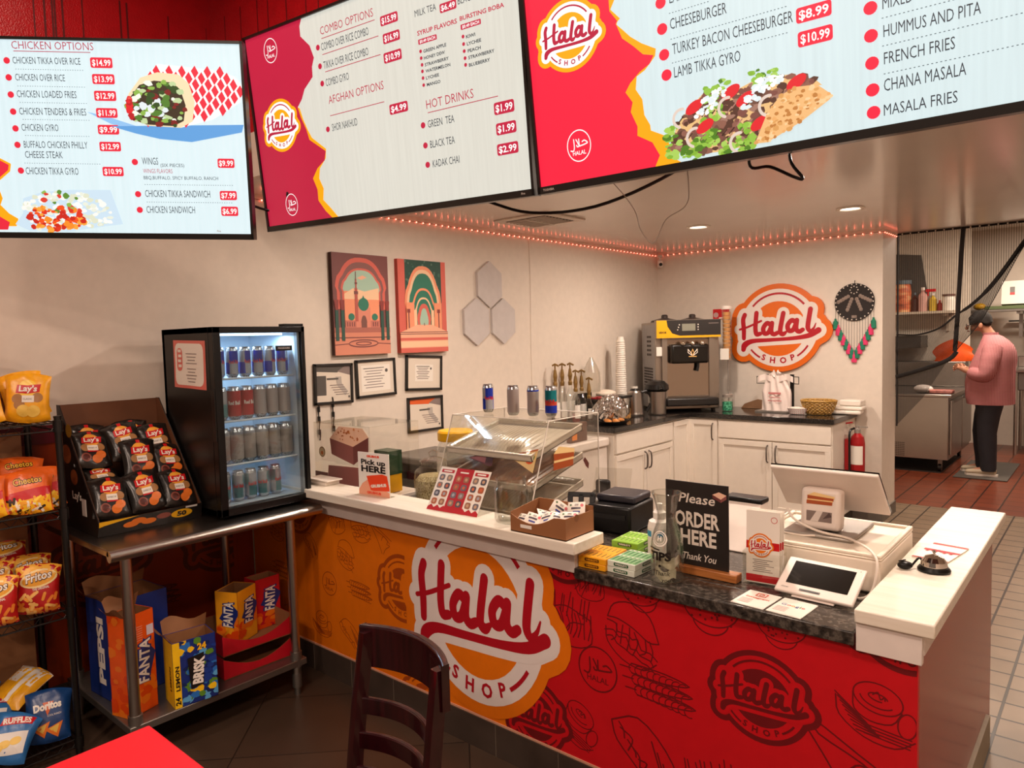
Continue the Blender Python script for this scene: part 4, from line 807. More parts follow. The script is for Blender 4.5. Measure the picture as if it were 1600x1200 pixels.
def can(name, r, h, bands, label='', tcol=None, quad_=None):
    """bands: list of (height fraction, material); quad_: blue/silver quarters"""
    m = MB(); n = 24; z = [.0, .008, .014]; rr = [r * .78, r * .86, r]
    m.lathe([(0, .004), (r * .7, .0), (r * .86, .006), (r, .016)], alu, n=n); b0 = .016
    zs = [b0 + (h - .034) * f for f, _ in [(0, 0)] + bands]
    for i in range(len(bands)):
        mm = bands[i][1]
        if quad_:
            for k in range(n):
                a, b = 2 * PI * k / n, 2 * PI * (k + 1) / n; q = quad_[(int(k * 4 / n + .5) + i) % 2]
                m.add([(r * math.cos(a), r * math.sin(a), zs[i]), (r * math.cos(b), r * math.sin(b), zs[i]), (r * math.cos(b), r * math.sin(b), zs[i + 1]), (r * math.cos(a), r * math.sin(a), zs[i + 1])], [(0, 1, 2, 3)], q)
        else: m.lathe([(r, zs[i]), (r, zs[i + 1])], mm, n=n)
    m.lathe([(r, h - .018), (r * .9, h - .007), (r * .84, h - .003), (r * .85, h), (r * .8, h), (r * .78, h - .006), (0, h - .006)], alu, n=n)
    if label: m.art(Art().text(tcol, label, 0, h * .46, r * 1.7, h * .11, 0, bold=.03, align='c'), lambda u, v, q: ((r + q + .0002) * math.sin(u / r), -(r + q + .0002) * math.cos(u / r), v), edge=.01)
    return m.mesh(name)
cb, cs, cr = mat('can_blue', '1636b4', .25, .1, noise=0), mat('can_silver', 'b9bcc4', .25, .45, noise=0), mat('can_red', 'b81422', .3, .1, noise=0)
ct_, cg, cbr, cte = mat('can_teal', '4c8a92', .3, .4, noise=0), mat('can_pale', 'b8aca8', .3, .35, noise=0), mat('can_beige', 'a89c94', .35, .3, noise=0), mat('can_turquoise', '1f8f9c', .2, .6, noise=0)
RED = pm('bull_red', 'd0202c'); corl = mat('can_coral', 'd8503c', .3, .4, noise=0)
CAN = {'bull': can('drink_can', .0266, .134, [(.5, cb), (1, cs)], 'Red Bull', RED, (cb, cs)), 'red': can('drink_can', .03, .145, [(.45, cr), (1, cr)], 'Red Bull', PW), 'teal': can('drink_can', .03, .145, [(.5, ct_), (1, cs)]), 'pale': can('drink_can', .03, .145, [(.5, cg), (1, cg)]),
       'beige': can('drink_can', .032, .155, [(.9, cbr), (1, cs)]), 'slim': can('drink_can', .0266, .134, [(.5, cs), (1, cb)], 'Red Bull', RED, (cs, ct_)), 'turq': can('drink_can', .0266, .134, [(.33, cb), (.5, corl), (1, cte)], 'Red Bull', RED), 'bluetop': can('drink_can', .0266, .134, [(.94, cg), (1, cb)])}
def put_can(k, loc, rz, label, group=None):
    o = bpy.data.objects.new('drink_can', CAN[k]); COL.objects.link(o); o.location = loc; o.rotation_euler = (0, 0, D(rz)); return tag(o, label, 'can', group)
ordn = ['leftmost', 'second from left', 'third from left', 'fourth from left', 'fifth from left', 'rightmost']
for zz, kinds, what, sh in ((1.463, ['bull'] * 6, 'blue and silver', 'top'), (1.277, ['teal', 'red', 'red', 'pale', 'pale', 'pale'], '', 'second'), (1.086, ['beige'] * 6, 'beige', 'third'), (.914, ['slim'] * 5, 'silver and teal', 'bottom')):
    for i, k in enumerate(kinds):
        y = 1.522 + i * .0615
        w_ = what or {'teal': 'teal', 'red': 'red', 'pale': 'pale silver'}[k]
        put_can(k, (-2.985 + .004 * (i % 2), y, zz), 74 + i * 9 * (-1) ** i + 20 * (k == 'bull'), '%s drink can on the %s shelf of the cooler, %s' % (w_, sh, ordn[i] if i < len(kinds) - 1 else 'rightmost'), 'cans on the %s cooler shelf' % sh)

# ================================================================ foreground dining table and chair
rt = thing('dining_table', 'bright red square dining table cut by the bottom edge', 'table', (-1.28, .26, 0)); rl = mat('red_laminate', 'e00f24', .4, noise=.03)
MB().box((0, 0, .735), (.76, .76, .03), rl).obj('table_top', rt, bevel=.004)
MB().cyl((0, 0, .03), (0, 0, .72), .04, bezel, n=20).obj('pedestal', rt); MB().box((0, 0, .02), (.5, .07, .035), bezel).box((0, 0, .0205), (.07, .5, .035), bezel).obj('base', rt, bevel=.004)
mah = rampmat('mahogany', [(.3, '1a0508'), (.55, '2a080d'), (.8, '360c12')], 6, .22, vec=(10, 10, .8), coat=.4)
ch = thing('dining_chair', 'dark mahogany ladder-back chair tucked under the red table', 'chair', (-1.315, .86, 0), D(-6))
for sx in (-1, 1):
    pts = [(sx * .155, .16, 0), (sx * .155, .155, .25), (sx * .155, .16, .46), (sx * .153, .185, .68), (sx * .15, .215, .872)]
    def pst(i, j, P=catmull(pts, 4), sx=sx):
        c = P[min(int(j * (len(P) - 1) + .5), len(P) - 1)]; a = i * 2 * PI; ca, sa = math.cos(a), math.sin(a); q = max(abs(ca), abs(sa)) ** .8; k = .72 if j > .985 else 1
        return (c[0] + .0125 * k * ca / q, c[1] + .018 * k * sa / q, c[2])
    m = MB().grid(pst, 16, 32, mah); m.add([pst(i / 16, 1) for i in range(16)], [tuple(range(16))], mah); m.obj('back_post', ch)
    MB().cyl((sx * .185, -.2, 0), (sx * .185, -.2, .44), .016, mah, .02, n=12).obj('leg', ch)
    MB().box((sx * .165, -.02, .2), (.018, .34, .03), mah).obj('stretcher', ch)
def rail(z0, z1, bulge, half, th, yb):
    def fn(i, j):
        u = (i - .5) * 2; y = yb + bulge * (1 - u * u); a = j * 4; k = int(a) % 4; f = a - int(a); zc = (z0 + z1) / 2; hz = (z1 - z0) / 2
        c = [(-1, -1), (1, -1), (1, 1), (-1, 1)]; p, q = c[k], c[(k + 1) % 4]; e_, w_ = p[0] + (q[0] - p[0]) * f, p[1] + (q[1] - p[1]) * f
        return (half * u, y + e_ * th / 2 + (zc - .5) * .13, zc + w_ * hz)
    m = MB(); m.grid(fn, 16, 4, mah); E0 = [fn(0, j / 4) for j in range(4)]; E1 = [fn(1, j / 4) for j in range(4)]
    m.add(E0, [(0, 1, 2, 3)], mah); m.add(E1, [(0, 1, 2, 3)], mah); return m
rail(.778, .885, .055, .170, .022, .172).obj('top_rail', ch, bevel=.006, seg=3)
for z in (.69, .605, .52): rail(z - .021, z + .021, .050, .148, .014, .164).obj('back_slat', ch, bevel=.003)
MB().grid(lambda i, j: ((i - .5) * .4 * (1 - .12 * j), -.23 + .39 * j, .445), 2, 2, mah).box((0, -.035, .43), (.385, .38, .03), mah).obj('seat', ch, bevel=.006)

# ================================================================ on and behind the front counter
clr = glass('clear_acrylic', 'fefefc', .02, .3); jarg = glass('jar_glass', 'fcfdfb', .035, .5, .02); pet = glass('clear_plastic', 'fbfaf6', .16, .45, .2)
def cake_slice(s, A, x, y, w, h, lay=0):
    br, cr = pm('cake_brown', 'a34a1e'), pm('cake_cream', 'ecc98a')
    A.poly(cr, [(x, y + h * .72), (x + w * .25, y + h), (x + w, y + h * .78), (x + w, y + h * .55), (x, y + h * .6)], lay)
    A.poly(br, [(x, y + h * .42), (x, y + h * .72), (x + w * .97, y + h * .62), (x + w * .97, y + h * .4)], lay + 1); A.rect(cr, x, y + h * .33, w * .95, h * .1, lay + 2)
    A.poly(br, [(x - w * .03, y + h * .02), (x - w * .02, y + h * .33), (x + w * .93, y + h * .33), (x + w * .92, y + h * .05)], lay + 1); return A
# clear cake case by the cooler, with cake pictures stuck on it
t = thing('cake_case', 'clear box printed with big cake block pictures beside the black cooler', 'display case', (0, 0, 0))
m = MB()
for a, b in (((-3.2, 2.13, .83), (-2.74, 2.134, 1.195)), ((-3.2, 2.13, .83), (-3.196, 2.444, 1.195)), ((-2.744, 2.13, .83), (-2.74, 2.444, 1.195)), ((-3.2, 2.13, 1.192), (-2.74, 2.444, 1.196))): m.bb(a, b, clr)
m.obj('acrylic_box', t)
A = Art(); cp, cpk, ctp = pm('cake_side', '8c5450'), pm('cake_dark', '6e3c3a'), pm('cake_icing', 'f0c4a8')
A.poly(ctp, [(-3.06, 1.12), (-2.98, 1.185), (-2.79, 1.185), (-2.745, 1.145), (-2.87, 1.09)], 1); A.poly(cp, [(-3.06, 1.12), (-2.87, 1.09), (-2.87, 1.0), (-3.05, 1.04)], 1); A.poly(cpk, [(-2.87, 1.09), (-2.745, 1.145), (-2.75, 1.07), (-2.87, 1.0)], 1)
blotch(A, [(-3.02, 1.125), (-2.97, 1.178), (-2.8, 1.178), (-2.77, 1.15), (-2.88, 1.105)], [pm('nut', 'b8683c'), pm('nut2', 'd08850')], 22, .008, 3)
A.poly(cp, [(-3.08, .98), (-2.83, .99), (-2.75, .97), (-2.75, .90), (-3.05, .885), (-3.09, .92)], 1); A.poly(cpk, [(-3.2, .94), (-3.09, .94), (-3.09, .90), (-3.2, .90)], 0)
A.disc(pm('badge_rim', '8a6a3c'), -3.13, 1.045, .027, 2); A.disc(pm('badge', 'd8c8a0'), -3.13, 1.045, .022, 3); A.disc(pm('badge_mark', 'd87a3c'), -3.13, 1.04, .01, 4)
MB().art(A, lambda u, v, h: (u, 2.13 - h, v)).obj('cake_stickers', t); MB().bb((-3.21, 2.12, .82), (-2.73, 2.455, .835), mat('white_plastic', 'e6dcd2', .35, noise=.02)).obj('base', t)
wpl = MATS['white_plastic']
tag(MB().bb((-3.0, 1.955, .9255), (-2.86, 2.035, .945), wpl).bb((-3.02, 1.95, .945), (-2.84, 2.04, .952), wpl).obj('paper_tray', bevel=.004), 'white shallow paper tray on the ledge next to the cooler', 'tray')
for y, z0, z1, lb in ((2.395, 1.04, 1.26, 'black knotted cord hanging on the wall, nearer the cooler'), (2.494, 1.05, 1.285, 'black knotted cord hanging on the wall, right of the other cord')):
    m = MB().tube([(XW + .012, y + .004 * math.sin(i * 2), z0 + (z1 - z0) * i / 8) for i in range(9)], .0035, blk, n=6)
    for k in (.15, .5, .75): m.cyl((XW + .012, y, z0 + (z1 - z0) * k), (XW + .012, y, z0 + (z1 - z0) * k + .03), .008, blk, n=8)
    tag(m.obj('hanging_cord'), lb, 'cord', 'cords on the wall')
t = thing('tea_box', 'dark green and yellow carton behind the pick up sign', 'box', (-2.87, 2.33, .84))
MB().box((.02, 0, .045), (.11, .08, .09), pm('gold', 'e8a91c')).box((.02, 0, .15), (.115, .085, .12), pm('bottle_green', '1d3d28')).art(Art().rect(pm('pale_green', '9cb8a0'), -.01, .16, .06, .01, 0), lambda u, v, h: (u, -.0425 - h, v)).obj('carton', t)
gp = mat('grey_plastic', '6e675f', .45)
t = thing('utility_cart', 'grey plastic cart shelf with an arched opening behind the jars', 'cart', (0, 0, 0))
MB().bb((-3.30, 2.68, .895), (-2.86, 3.08, .937), gp).obj('top_tray', t, bevel=.01); MB().bb((-3.29, 2.70, .0), (-3.22, 3.04, .895), gp).obj('end_frame', t, bevel=.015); MB().bb((-2.93, 2.9, 0), (-2.87, 3.04, .895), gp).obj('end_frame', t, bevel=.015); MB().bb((-3.29, 2.70, .3), (-2.88, 3.04, .34), gp).obj('lower_tray', t)
tag(MB().bb((-3.2, 2.75, .341), (-2.95, 2.88, .84), mat('maroon_crate', '57222c', .5)).obj('crate', bevel=.006), 'dark maroon crate standing inside the grey cart', 'crate')
# pick up sign
t = thing('pickup_sign', 'small upright card reading Pick up HERE on the white ledge', 'sign', (-2.495, 1.955, .9255), D(4)); A = Art(); x = .098
A.rect(PW, -x, .0, 2 * x, .188, 0); A.poly(pm('peach', 'f3a988'), [(-x, 0), (x, 0), (x, .02), (-x * .3, .075), (-x * .75, .05), (-x, .02)], 1); org = pm('orange_red', 'ee4a22')
A.poly(org, [(-.045, .085), (.055, .1), (.085, .095), (.1, .03), (.0, .022), (-.02, .024)], 2); A.text(PW, 'GRUBHUB', -.018, .035, .1, .012, 3, bold=.06, rot=.14)
A.text(org, 'GRUBHUB', 0, .17, .08, .009, 2, bold=.05, align='c'); A.text(org, 'GRUBHUB', 0, .008, .09, .01, 3, bold=.05, align='c')
A.text(PK, 'Pick up', 0, .138, .155, .021, 2, bold=.035, align='c'); A.text(PK, 'HERE', 0, .105, .155, .026, 2, bold=.04, align='c')
MB().bb((-x, 0, 0), (x, .003, .19), PW).art(clip(A, -x, 0, x, .19)).obj('card', t); MB().bb((-x, -.03, 0), (x, .03, .002), clr).obj('acrylic_holder', t)
# jars
def jar(name, label, c, prof, fill, fz, lidm=None, lidprof=None, n=32, ribs=0, lab=None):
    t = thing(name, label, 'jar', c); g = MB()
    if ribs:
        for k in range(len(prof) - 1):
            g.grid(lambda i, j, k=k: tuple([(prof[k][0] + (prof[k + 1][0] - prof[k][0]) * j) * (1 + .025 * math.cos(i * 2 * PI * ribs)) * f for f in (math.cos(2 * PI * i), math.sin(2 * PI * i))] + [prof[k][1] + (prof[k + 1][1] - prof[k][1]) * j]), 96, 1, jarg)
    else: g.lathe(prof, jarg, n=n)
    g.obj('glass', t)
    if fill:
        rr = max(p[0] for p in prof) * .93
        f = MB().lathe([(0, .006), (rr * .9, .006), (rr, .02), (rr, fz * .85), (rr * .8, fz), (0, fz * 1.02)], fill, n=24).obj('contents', t)
    if lidm: MB().lathe(lidprof, lidm, n=32).obj('lid', t)
    if lab: lab(t)
    return t
seed = rampmat('green_seeds', [(.2, '6a5a34'), (.5, 'a89464'), (.8, 'cfc49a')], 240, .6, vec=(1, 1, .4), kind='VORONOI'); nuts = rampmat('nuts', [(.1, '8a5c38'), (.45, 'd0a27c'), (.8, 'e8c8a4')], 100, .5, kind='VORONOI')
jar('glass_jar', 'ribbed glass jar of green seeds with a knobbed glass lid', (-2.535, 2.35, .821), [(.07, 0), (.09, .02), (.095, .1), (.09, .15), (.06, .175), (.058, .19)], seed, .13, jarg, [(.066, .19), (.068, .2), (.05, .21), (.018, .22), (.024, .24), (0, .255)], ribs=26)
jar('glass_jar', 'low glass jar of pale nuts behind the tilted menu', (-2.335, 2.27, .821), [(.06, 0), (.068, .01), (.068, .12), (.055, .14)], nuts, .09)
def ylab(t): MB().grid(lambda i, j: (.1 * math.sin(1.2 * i - .9) + .0, -.1 * math.cos(1.2 * i - .9) - .001, .08 + .13 * j), 10, 1, PW).obj('paper_label', t, label='white paper label')
jar('glass_jar', 'large plastic jar with a yellow screw lid behind the seed jar', (-2.63, 2.60, .821), [(.09, 0), (.099, .012), (.099, .22), (.08, .26), (.078, .275)], mat('brown_spice', '6a4a30', .8, noise=.2, scale=60), .12, pm('lid_yellow', 'f0b60c'), [(.09, .262), (.093, .266), (.093, .305), (.086, .314), (0, .314)], lab=ylab)
tag(MB().box((0, 0, .11), (.11, .09, .22), mat('brown_bag_paper', '7b5a40', .7, noise=.1)).box((0, -.046, .1), (.07, .002, .1), PW).obj('paper_bag', loc=(-2.42, 2.66, .821), bevel=.006), 'brown paper pouch with a white label behind the nut jar', 'bag')
jar('empty_jar', 'empty clear glass jar standing on the white ledge beside the carton', (-1.708, 1.968, .9255), [(.0, .003), (.058, .003), (.064, .012), (.064, .125), (.054, .138), (.052, .142), (.056, .145), (.057, .162), (.054, .164), (.054, .145), (.06, .12), (.06, .015), (0, .008)], None, 0)
# tilted printed menu
t = thing('menu_stand', 'tilted acrylic stand holding a red and white picture menu', 'menu stand', (-1.985, 1.925, .9262), D(3)); A = Art(); w, h = .265, .185; x = w / 2
A.rect(PW, -x, 0, w, h, 0); A.rect(pm('menu_red', 'b51c24'), -.045, 0, .092, h, 1); A.poly(pm('menu_red', ''), [(-x, 0)] + [(-x + w * i / 16, .012 + .012 * (i % 2)) for i in range(17)] + [(x, 0)], 1)
for i, cx in enumerate((-.088, .001, .09)):
    A.rrect(pm('menu_red', ''), cx - .034, h - .024, .068, .014, .003, 2); A.rect(PW, cx - .022, h - .020, .044, .006, 3)
    for r in range(4):
        for c in (-.02, .02):
            cc = pm('dish%d' % ((i * 3 + r + (c > 0)) % 5), ('6f6a72', '8a7a70', '54505a', 'b0603c', '9a6a50')[(i * 3 + r + (c > 0)) % 5])
            A.rrect(cc, cx + c - .014, h - .058 - r * .034, .028, .026, .008, 2); A.disc(pm('dish_food%d' % (r % 3), ('c8a080', 'd06a40', 'a8a8b0')[r % 3]), cx + c, h - .045 - r * .034, .007, 3, n=10)
tl = D(-32); Xt = Matrix.Rotation(tl, 4, 'X')
MB().bb((-x, 0, 0), (x, .0025, h), clr, Xt).art(A, lambda u, v, q: tuple(Xt @ Vector((u, .0024 - .003 - q, v)))).obj('menu_card', t); MB().quad((-x, .098, .157), (x, .098, .157), (x, .105, .0), (-x, .105, .0), clr).bb((-x, 0, 0), (x, .105, .002), clr).obj('acrylic_stand', t)
# pastry case
t = thing('pastry_case', 'large clear slanted pastry case with cake stickers behind the ledge', 'display case', (0, 0, 0)); m = MB(); x0, x1 = -2.40, -1.83
P = lambda x: [(x, 2.2, .825), (x, 2.36, 1.25), (x, 2.73, 1.25), (x, 2.73, .825)]
def pane(m, q, th):  # thin slab through four corners
    a, b, c, d = map(Vector, q); nrm = (b - a).cross(d - a).normalized() * th
    v = [a, b, c, d] + [p + nrm for p in (a, b, c, d)]; m.add(v, [(0, 1, 2, 3), (7, 6, 5, 4), (0, 4, 5, 1), (1, 5, 6, 2), (2, 6, 7, 3), (3, 7, 4, 0)], clr)
pane(m, P(x0), .003); pane(m, P(x1), .003); pane(m, [(x0, 2.2, .825), (x1, 2.2, .825), (x1, 2.36, 1.25), (x0, 2.36, 1.25)], .003); pane(m, [(x0, 2.36, 1.25), (x1, 2.36, 1.25), (x1, 2.73, 1.25), (x0, 2.73, 1.25)], -.003)
m.obj('acrylic_shell', t)
edge_ = mat('acrylic_edge', 'e8ded2', .2, noise=0); m = MB()
for x in (x0, x1): m.tube(P(x), .0028, edge_, n=6)
for q in ((2.36, 1.25), (2.73, 1.25), (2.2, .825)): m.cyl((x0, *q), (x1, *q), .0025, edge_, n=6)
m.obj('polished_edge', t)
A = Art(); A.poly(pm('choc', '5a2a24'), [(-2.235, .245), (-2.09, .29), (-2.085, .225), (-2.10, .22)], 0); A.poly(pm('choc2', '8a4a44'), [(-2.22, .246), (-2.13, .274), (-2.13, .232)], 1)
for i in range(5): A.stroke(pm('choc3', '2c1210'), [(-2.125 + i * .008, .235), (-2.118 + i * .008, .275)], .004, 2)
A.poly(pm('cheesecake', 'eccb8c'), [(-2.0, .27), (-1.85, .305), (-1.855, .215)], 0); A.poly(pm('crust', 'c06a34'), [(-2.0, .27), (-1.85, .305), (-1.85, .312), (-2.0, .276)], 1); A.disc(pm('carrot', 'e05a1c'), -1.885, .262, .02, 2, ry=.014); A.poly(pm('leaf', '5f8a2c'), [(-1.872, .272), (-1.86, .285), (-1.862, .268)], 3)
for lo, hi in ((-2.5, -2.05), (-2.05, -1.8)): MB().art(clip(A, lo, 0, hi, 1), lambda u, v, q: (u, 2.2 + v * .16 / .425 - q - .004, .825 + v)).obj('cake_sticker', t)
A = cake_slice(None, Art(), 2.385, 1.035, .15, .10); B_ = Art().poly(pm('choc', ''), [(2.60, 1.05), (2.615, 1.062), (2.645, 1.03), (2.64, 1.005), (2.62, 1.02)], 0)
for Q in (A, B_): MB().art(Q, lambda u, v, q: (x1 + .0035 + q, u, v)).obj('cake_sticker', t)
pan = mat('sheet_pan', 'cfc4b4', .4, .35, noise=.08, scale=12)
def tray(z, label, fill):
    o = thing('serving_tray', label, 'tray', (-2.115, 2.47, z), 0, 'trays in the pastry case', rot=(D(14), 0, 0)); w, d = .25, .19
    m = MB().bb((-w, -d, 0), (w, d, .004), pan)
    for a, b in (((-w, -d, 0), (w, -d + .004, .028)), ((-w, d - .004, 0), (w, d, .028)), ((-w, -d, 0), (-w + .004, d, .028)), ((w - .004, -d, 0), (w, d, .028))): m.bb(a, b, pan)
    m.tube([(-w, -d, .028), (w, -d, .028), (w, d, .028), (-w, d, .028)], .005, pan, n=6, closed=True); m.obj('pan', o)
    m = MB().grid(lambda i, j: ((i - .5) * 1.9 * w, (j - .5) * 1.9 * d, .03 + .03 * min(1, 6 * min(i, 1 - i), 6 * min(j, 1 - j)) + .004 * math.sin(i * 150)), 96, 10, pet); m.obj('ribbed_cover', o)
    if fill: MB().grid(lambda i, j: ((i - .5) * 1.7 * w, (j - .5) * 1.7 * d, .012 + .012 * math.sin(i * 19) ** 2 * (.5 + .5 * math.sin(j * 15) ** 2)), 40, 12, rampmat(fill, [(.3, '7c3c1a'), (.5, 'b0683a'), (.7, 'cf9a62')], 14, .5)).obj('pastry', o)
tray(1.13, 'upper metal tray in the pastry case under a clear ribbed cover', None); tray(1.0, 'middle metal tray of brown pastry in the pastry case', 'brown_pastry'); tray(.875, 'lowest metal tray in the pastry case', None)
t = thing('clamshell_box', 'clear plastic clamshell lying open beside the pastry case', 'container', (-1.72, 2.62, .822), D(20))
MB().grid(lambda i, j: ((i - .5) * .17, (j - .5) * .15, .05 * (1 - min(1, 7 * min(i, 1 - i, j, 1 - j)))), 14, 14, pet).obj('base', t); MB().grid(lambda i, j: ((i - .5) * .17, .075 + .09 * j, .05 + .12 * j - .02 * math.sin(PI * i) * math.sin(PI * j)), 10, 10, pet).obj('lid', t)
for i, (k, x, y, r, lb) in enumerate([('bull', -2.30, 2.50, 60, 'blue and silver slim can on top of the pastry case'), ('pale', -2.10, 2.45, 40, 'plain pale silver can on top of the pastry case'), ('bluetop', -2.0, 2.47, 40, 'pale can with a blue rim on top of the pastry case'), ('turq', -1.915, 2.49, 20, 'turquoise and coral can at the right of the pastry case top')]):
    o = put_can(k, (x, y, 1.2535), r, lb, 'cans on the pastry case')
    if k == 'pale': o.scale = (.9, .9, .93)
# carton of wipes
t = thing('cardboard_box', 'open brown cardboard box of white packets on the end of the ledge', 'box', (0, 0, 0)); bxm = mat('carton_brown', '93603a', .65, noise=.05, scale=8); x0, x1, y0, y1, z = -1.628, -1.388, 1.868, 2.032, .9258
m = MB(); m.bb((x0, y0, z), (x1, y1, z + .003), bxm)
def wall_(p, q, hf):
    n = 14; ln = math.dist(p, q); nx, ny = -(q[1] - p[1]) / ln * .003, (q[0] - p[0]) / ln * .003; v = []
    for i in range(n + 1):
        f = i / n; X_, Y_ = p[0] + (q[0] - p[0]) * f, p[1] + (q[1] - p[1]) * f; hh = z + hf(f); v += [(X_, Y_, z), (X_, Y_, hh), (X_ + nx, Y_ + ny, hh), (X_ + nx, Y_ + ny, z)]
    f = []
    for i in range(n): a, b = 4 * i, 4 * i + 4; f += [(a, b, b + 1, a + 1), (a + 1, b + 1, b + 2, a + 2), (a + 2, b + 2, b + 3, a + 3)]
    m.add(v, f, bxm)
wall_((x0, y0), (x1, y0), lambda f: .062 - .03 * math.sin(PI * min(1, f * 1.25)) + .012 * f); wall_((x1, y0), (x1, y1), lambda f: .074); wall_((x1, y1), (x0, y1), lambda f: .088); wall_((x0, y1), (x0, y0), lambda f: .088 - .02 * f)
m.art(Art().rect(PW, x0 + .045, z + .018, .05, .012, 0), lambda u, v, h: (u, y0 - h, v)); m.art(Art().disc(mat('carton_tape', '7e4f2c', .6), 1.93, z + .066, .013, 0), lambda u, v, h: (x1 + h, u, v)); m.obj('carton', t)
def packet():
    m = MB(); w, h = .062, .05; A = Art(); b1, b2 = pm('pkt_ink', '4a4450'), pm('pkt_pink', 'd86a74')
    A.disc(pm('pkt_green', '5a7a54'), -.02, .014, .004, 0, n=8); A.disc(b2, .02, .012, .006, 0, n=8); A.rect(b1, -.018, -.002, .034, .007, 0); A.rect(pm('pkt_blue', '3a4a9c'), -.012, -.014, .026, .006, 0)
    for i in range(3): A.rect(b1, -.006, .01 + .003 * i, .014, .0012, 0)
    bl = lambda u, v: .006 * max(0, 1 - (2 * u / w) ** 2) * max(0, 1 - (2 * v / h) ** 2)
    for sg in (-1, 1): m.grid(lambda i, j: ((i - .5) * w, sg * bl((i - .5) * w, (j - .5) * h), (j - .5) * h), 6, 6, PW)
    m.art(A, lambda u, v, q: (u, -bl(u, v) - q, v), edge=.01); return m.mesh('wipe_packet')
PKT = packet()
for x, y, z, r, lb in [(-1.60, 1.90, .962, (-50, 0, -10), 'lying at the left end of the box'), (-1.555, 1.905, .968, (-48, 10, 8), 'in front, next to the left end of the box'), (-1.51, 1.925, .975, (-55, -18, 30), 'second one in the front row of the box'), (-1.50, 1.985, .998, (-20, 36, 42), 'standing tallest in the middle of the box'), (-1.465, 1.93, .98, (-60, 8, 12), 'in the middle of the box near its front'), (-1.43, 1.99, 1.005, (-30, -6, 20), 'sticking up at the right end of the box'), (-1.425, 1.94, .985, (-50, 0, 35), 'at the right end, lower than the one sticking up'), (-1.55, 1.97, .972, (-62, 20, 60), 'behind the front row, at the left of the box')]:
    o = bpy.data.objects.new('wipe_packet', PKT); COL.objects.link(o); o.location = (x, y, z); o.rotation_euler = [D(k) for k in r]; tag(o, 'white printed packet ' + lb, 'packet', 'packets in the cardboard box')
# black devices behind the carton
t = thing('receipt_printer', 'black receipt printer behind the gum boxes on the counter', 'printer', (-1.545, 2.46, .821), D(6))
m = MB().box((0, 0, .055), (.19, .23, .11), fb); m.obj('body', t, bevel=.01); MB().box((0, .03, .125), (.17, .16, .03), mat('printer_lid', '2a2830', .3, noise=0)).obj('lid', t, bevel=.008); MB().box((0, -.116, .07), (.15, .006, .02), mat('slot', '050505', .6)).box((0, -.1165, .07), (.1, .003, .002), PW).obj('paper_slot', t)
t = thing('tablet_stand', 'black slotted phone stand beside the printer', 'stand', (-1.64, 2.30, .821), D(25))
m = MB(); m.box((0, 0, .012), (.11, .12, .02), fb); m.obj('base', t, bevel=.004); m = MB(); Xs = Matrix.Translation((0, .02, .02)) @ Matrix.Rotation(D(-18), 4, 'X')
for x in (-.045, 0, .045): m.box((x, 0, .065), (.022, .008, .13), fb, Xs)
m.box((0, 0, .125), (.11, .008, .02), fb, Xs); m.box((0, -.01, .008), (.11, .03, .012), fb, Xs); m.obj('back_plate', t, bevel=.003)
t = thing('card_reader', 'small black card reader dock behind the cardboard box', 'card reader', (-1.84, 2.83, .821), D(20)); MB().box((0, 0, .02), (.17, .1, .04), fb).obj('dock', t, bevel=.006); MB().box((-.03, 0, .065), (.07, .035, .07), fb).obj('reader', t, bevel=.012)
# gum boxes
def gum(label, loc, rz, c, ink, top2, name):
    t = thing('gum_box', label, 'gum box', loc, D(rz), 'gum boxes on the granite'); w, d, h = .106, .145, .02; b = mat('gum_' + name, c, .3, noise=.02); m = MB().box((0, 0, h / 2), (w, d, h), b)
    A = Art(); A.rrect(pm('gum_label_' + name, ink), -.028, .005, .056, .011, .004, 0); A.text(PW if name != 'yellow' else pm('gum_txt', 'f0a020'), "WRIGLEY'S", 0, .008, .046, .0055, 1, bold=.03, align='c'); m.art(A, lambda u, v, q: (u, -d / 2 - q, v))
    m.art(A, lambda u, v, q: (w / 2 + q, u, v))
    A = Art()
    for i in range(6):
        y = -w / 2 + .004 + i * .0172
        for j in range(2): x = -d / 2 + .006 + j * .069; A.rect(pm('gum_top_' + name, top2), x, y, .064, .0148, 0); A.rect(pm('gum_label_' + name, ''), x + .012, y + .005, .036, .004, 1); A.poly(PW if name != 'yellow' else pm('gum_txt', ''), [(x + .05, y), (x + .062, y), (x + .056, y + .012)], 1)
    m.art(A, lambda u, v, q: (v, u, h + q)); m.obj('carton', t, bevel=.0015); return t
for i, s in enumerate(('lower', 'upper')):
    gum('%s yellow gum box of the stack next to the white ledge' % s, (-1.345, 2.02, .8205 + .0205 * i), 2 + i, 'f2a71c', '5a3410', 'f7b93a', 'yellow')
    gum('%s white and green gum box of the front stack' % s, (-1.232, 2.03, .8205 + .0205 * i), -3 + i * 2, 'dfe6d8', '1c5a34', '6fae6a', 'white')
    gum('%s bright green gum box at the back by the printer' % s, (-1.35, 2.235, .8205 + .0205 * i), 4 - i, '86b83a', '2c5a1c', '9ccc4a', 'green')
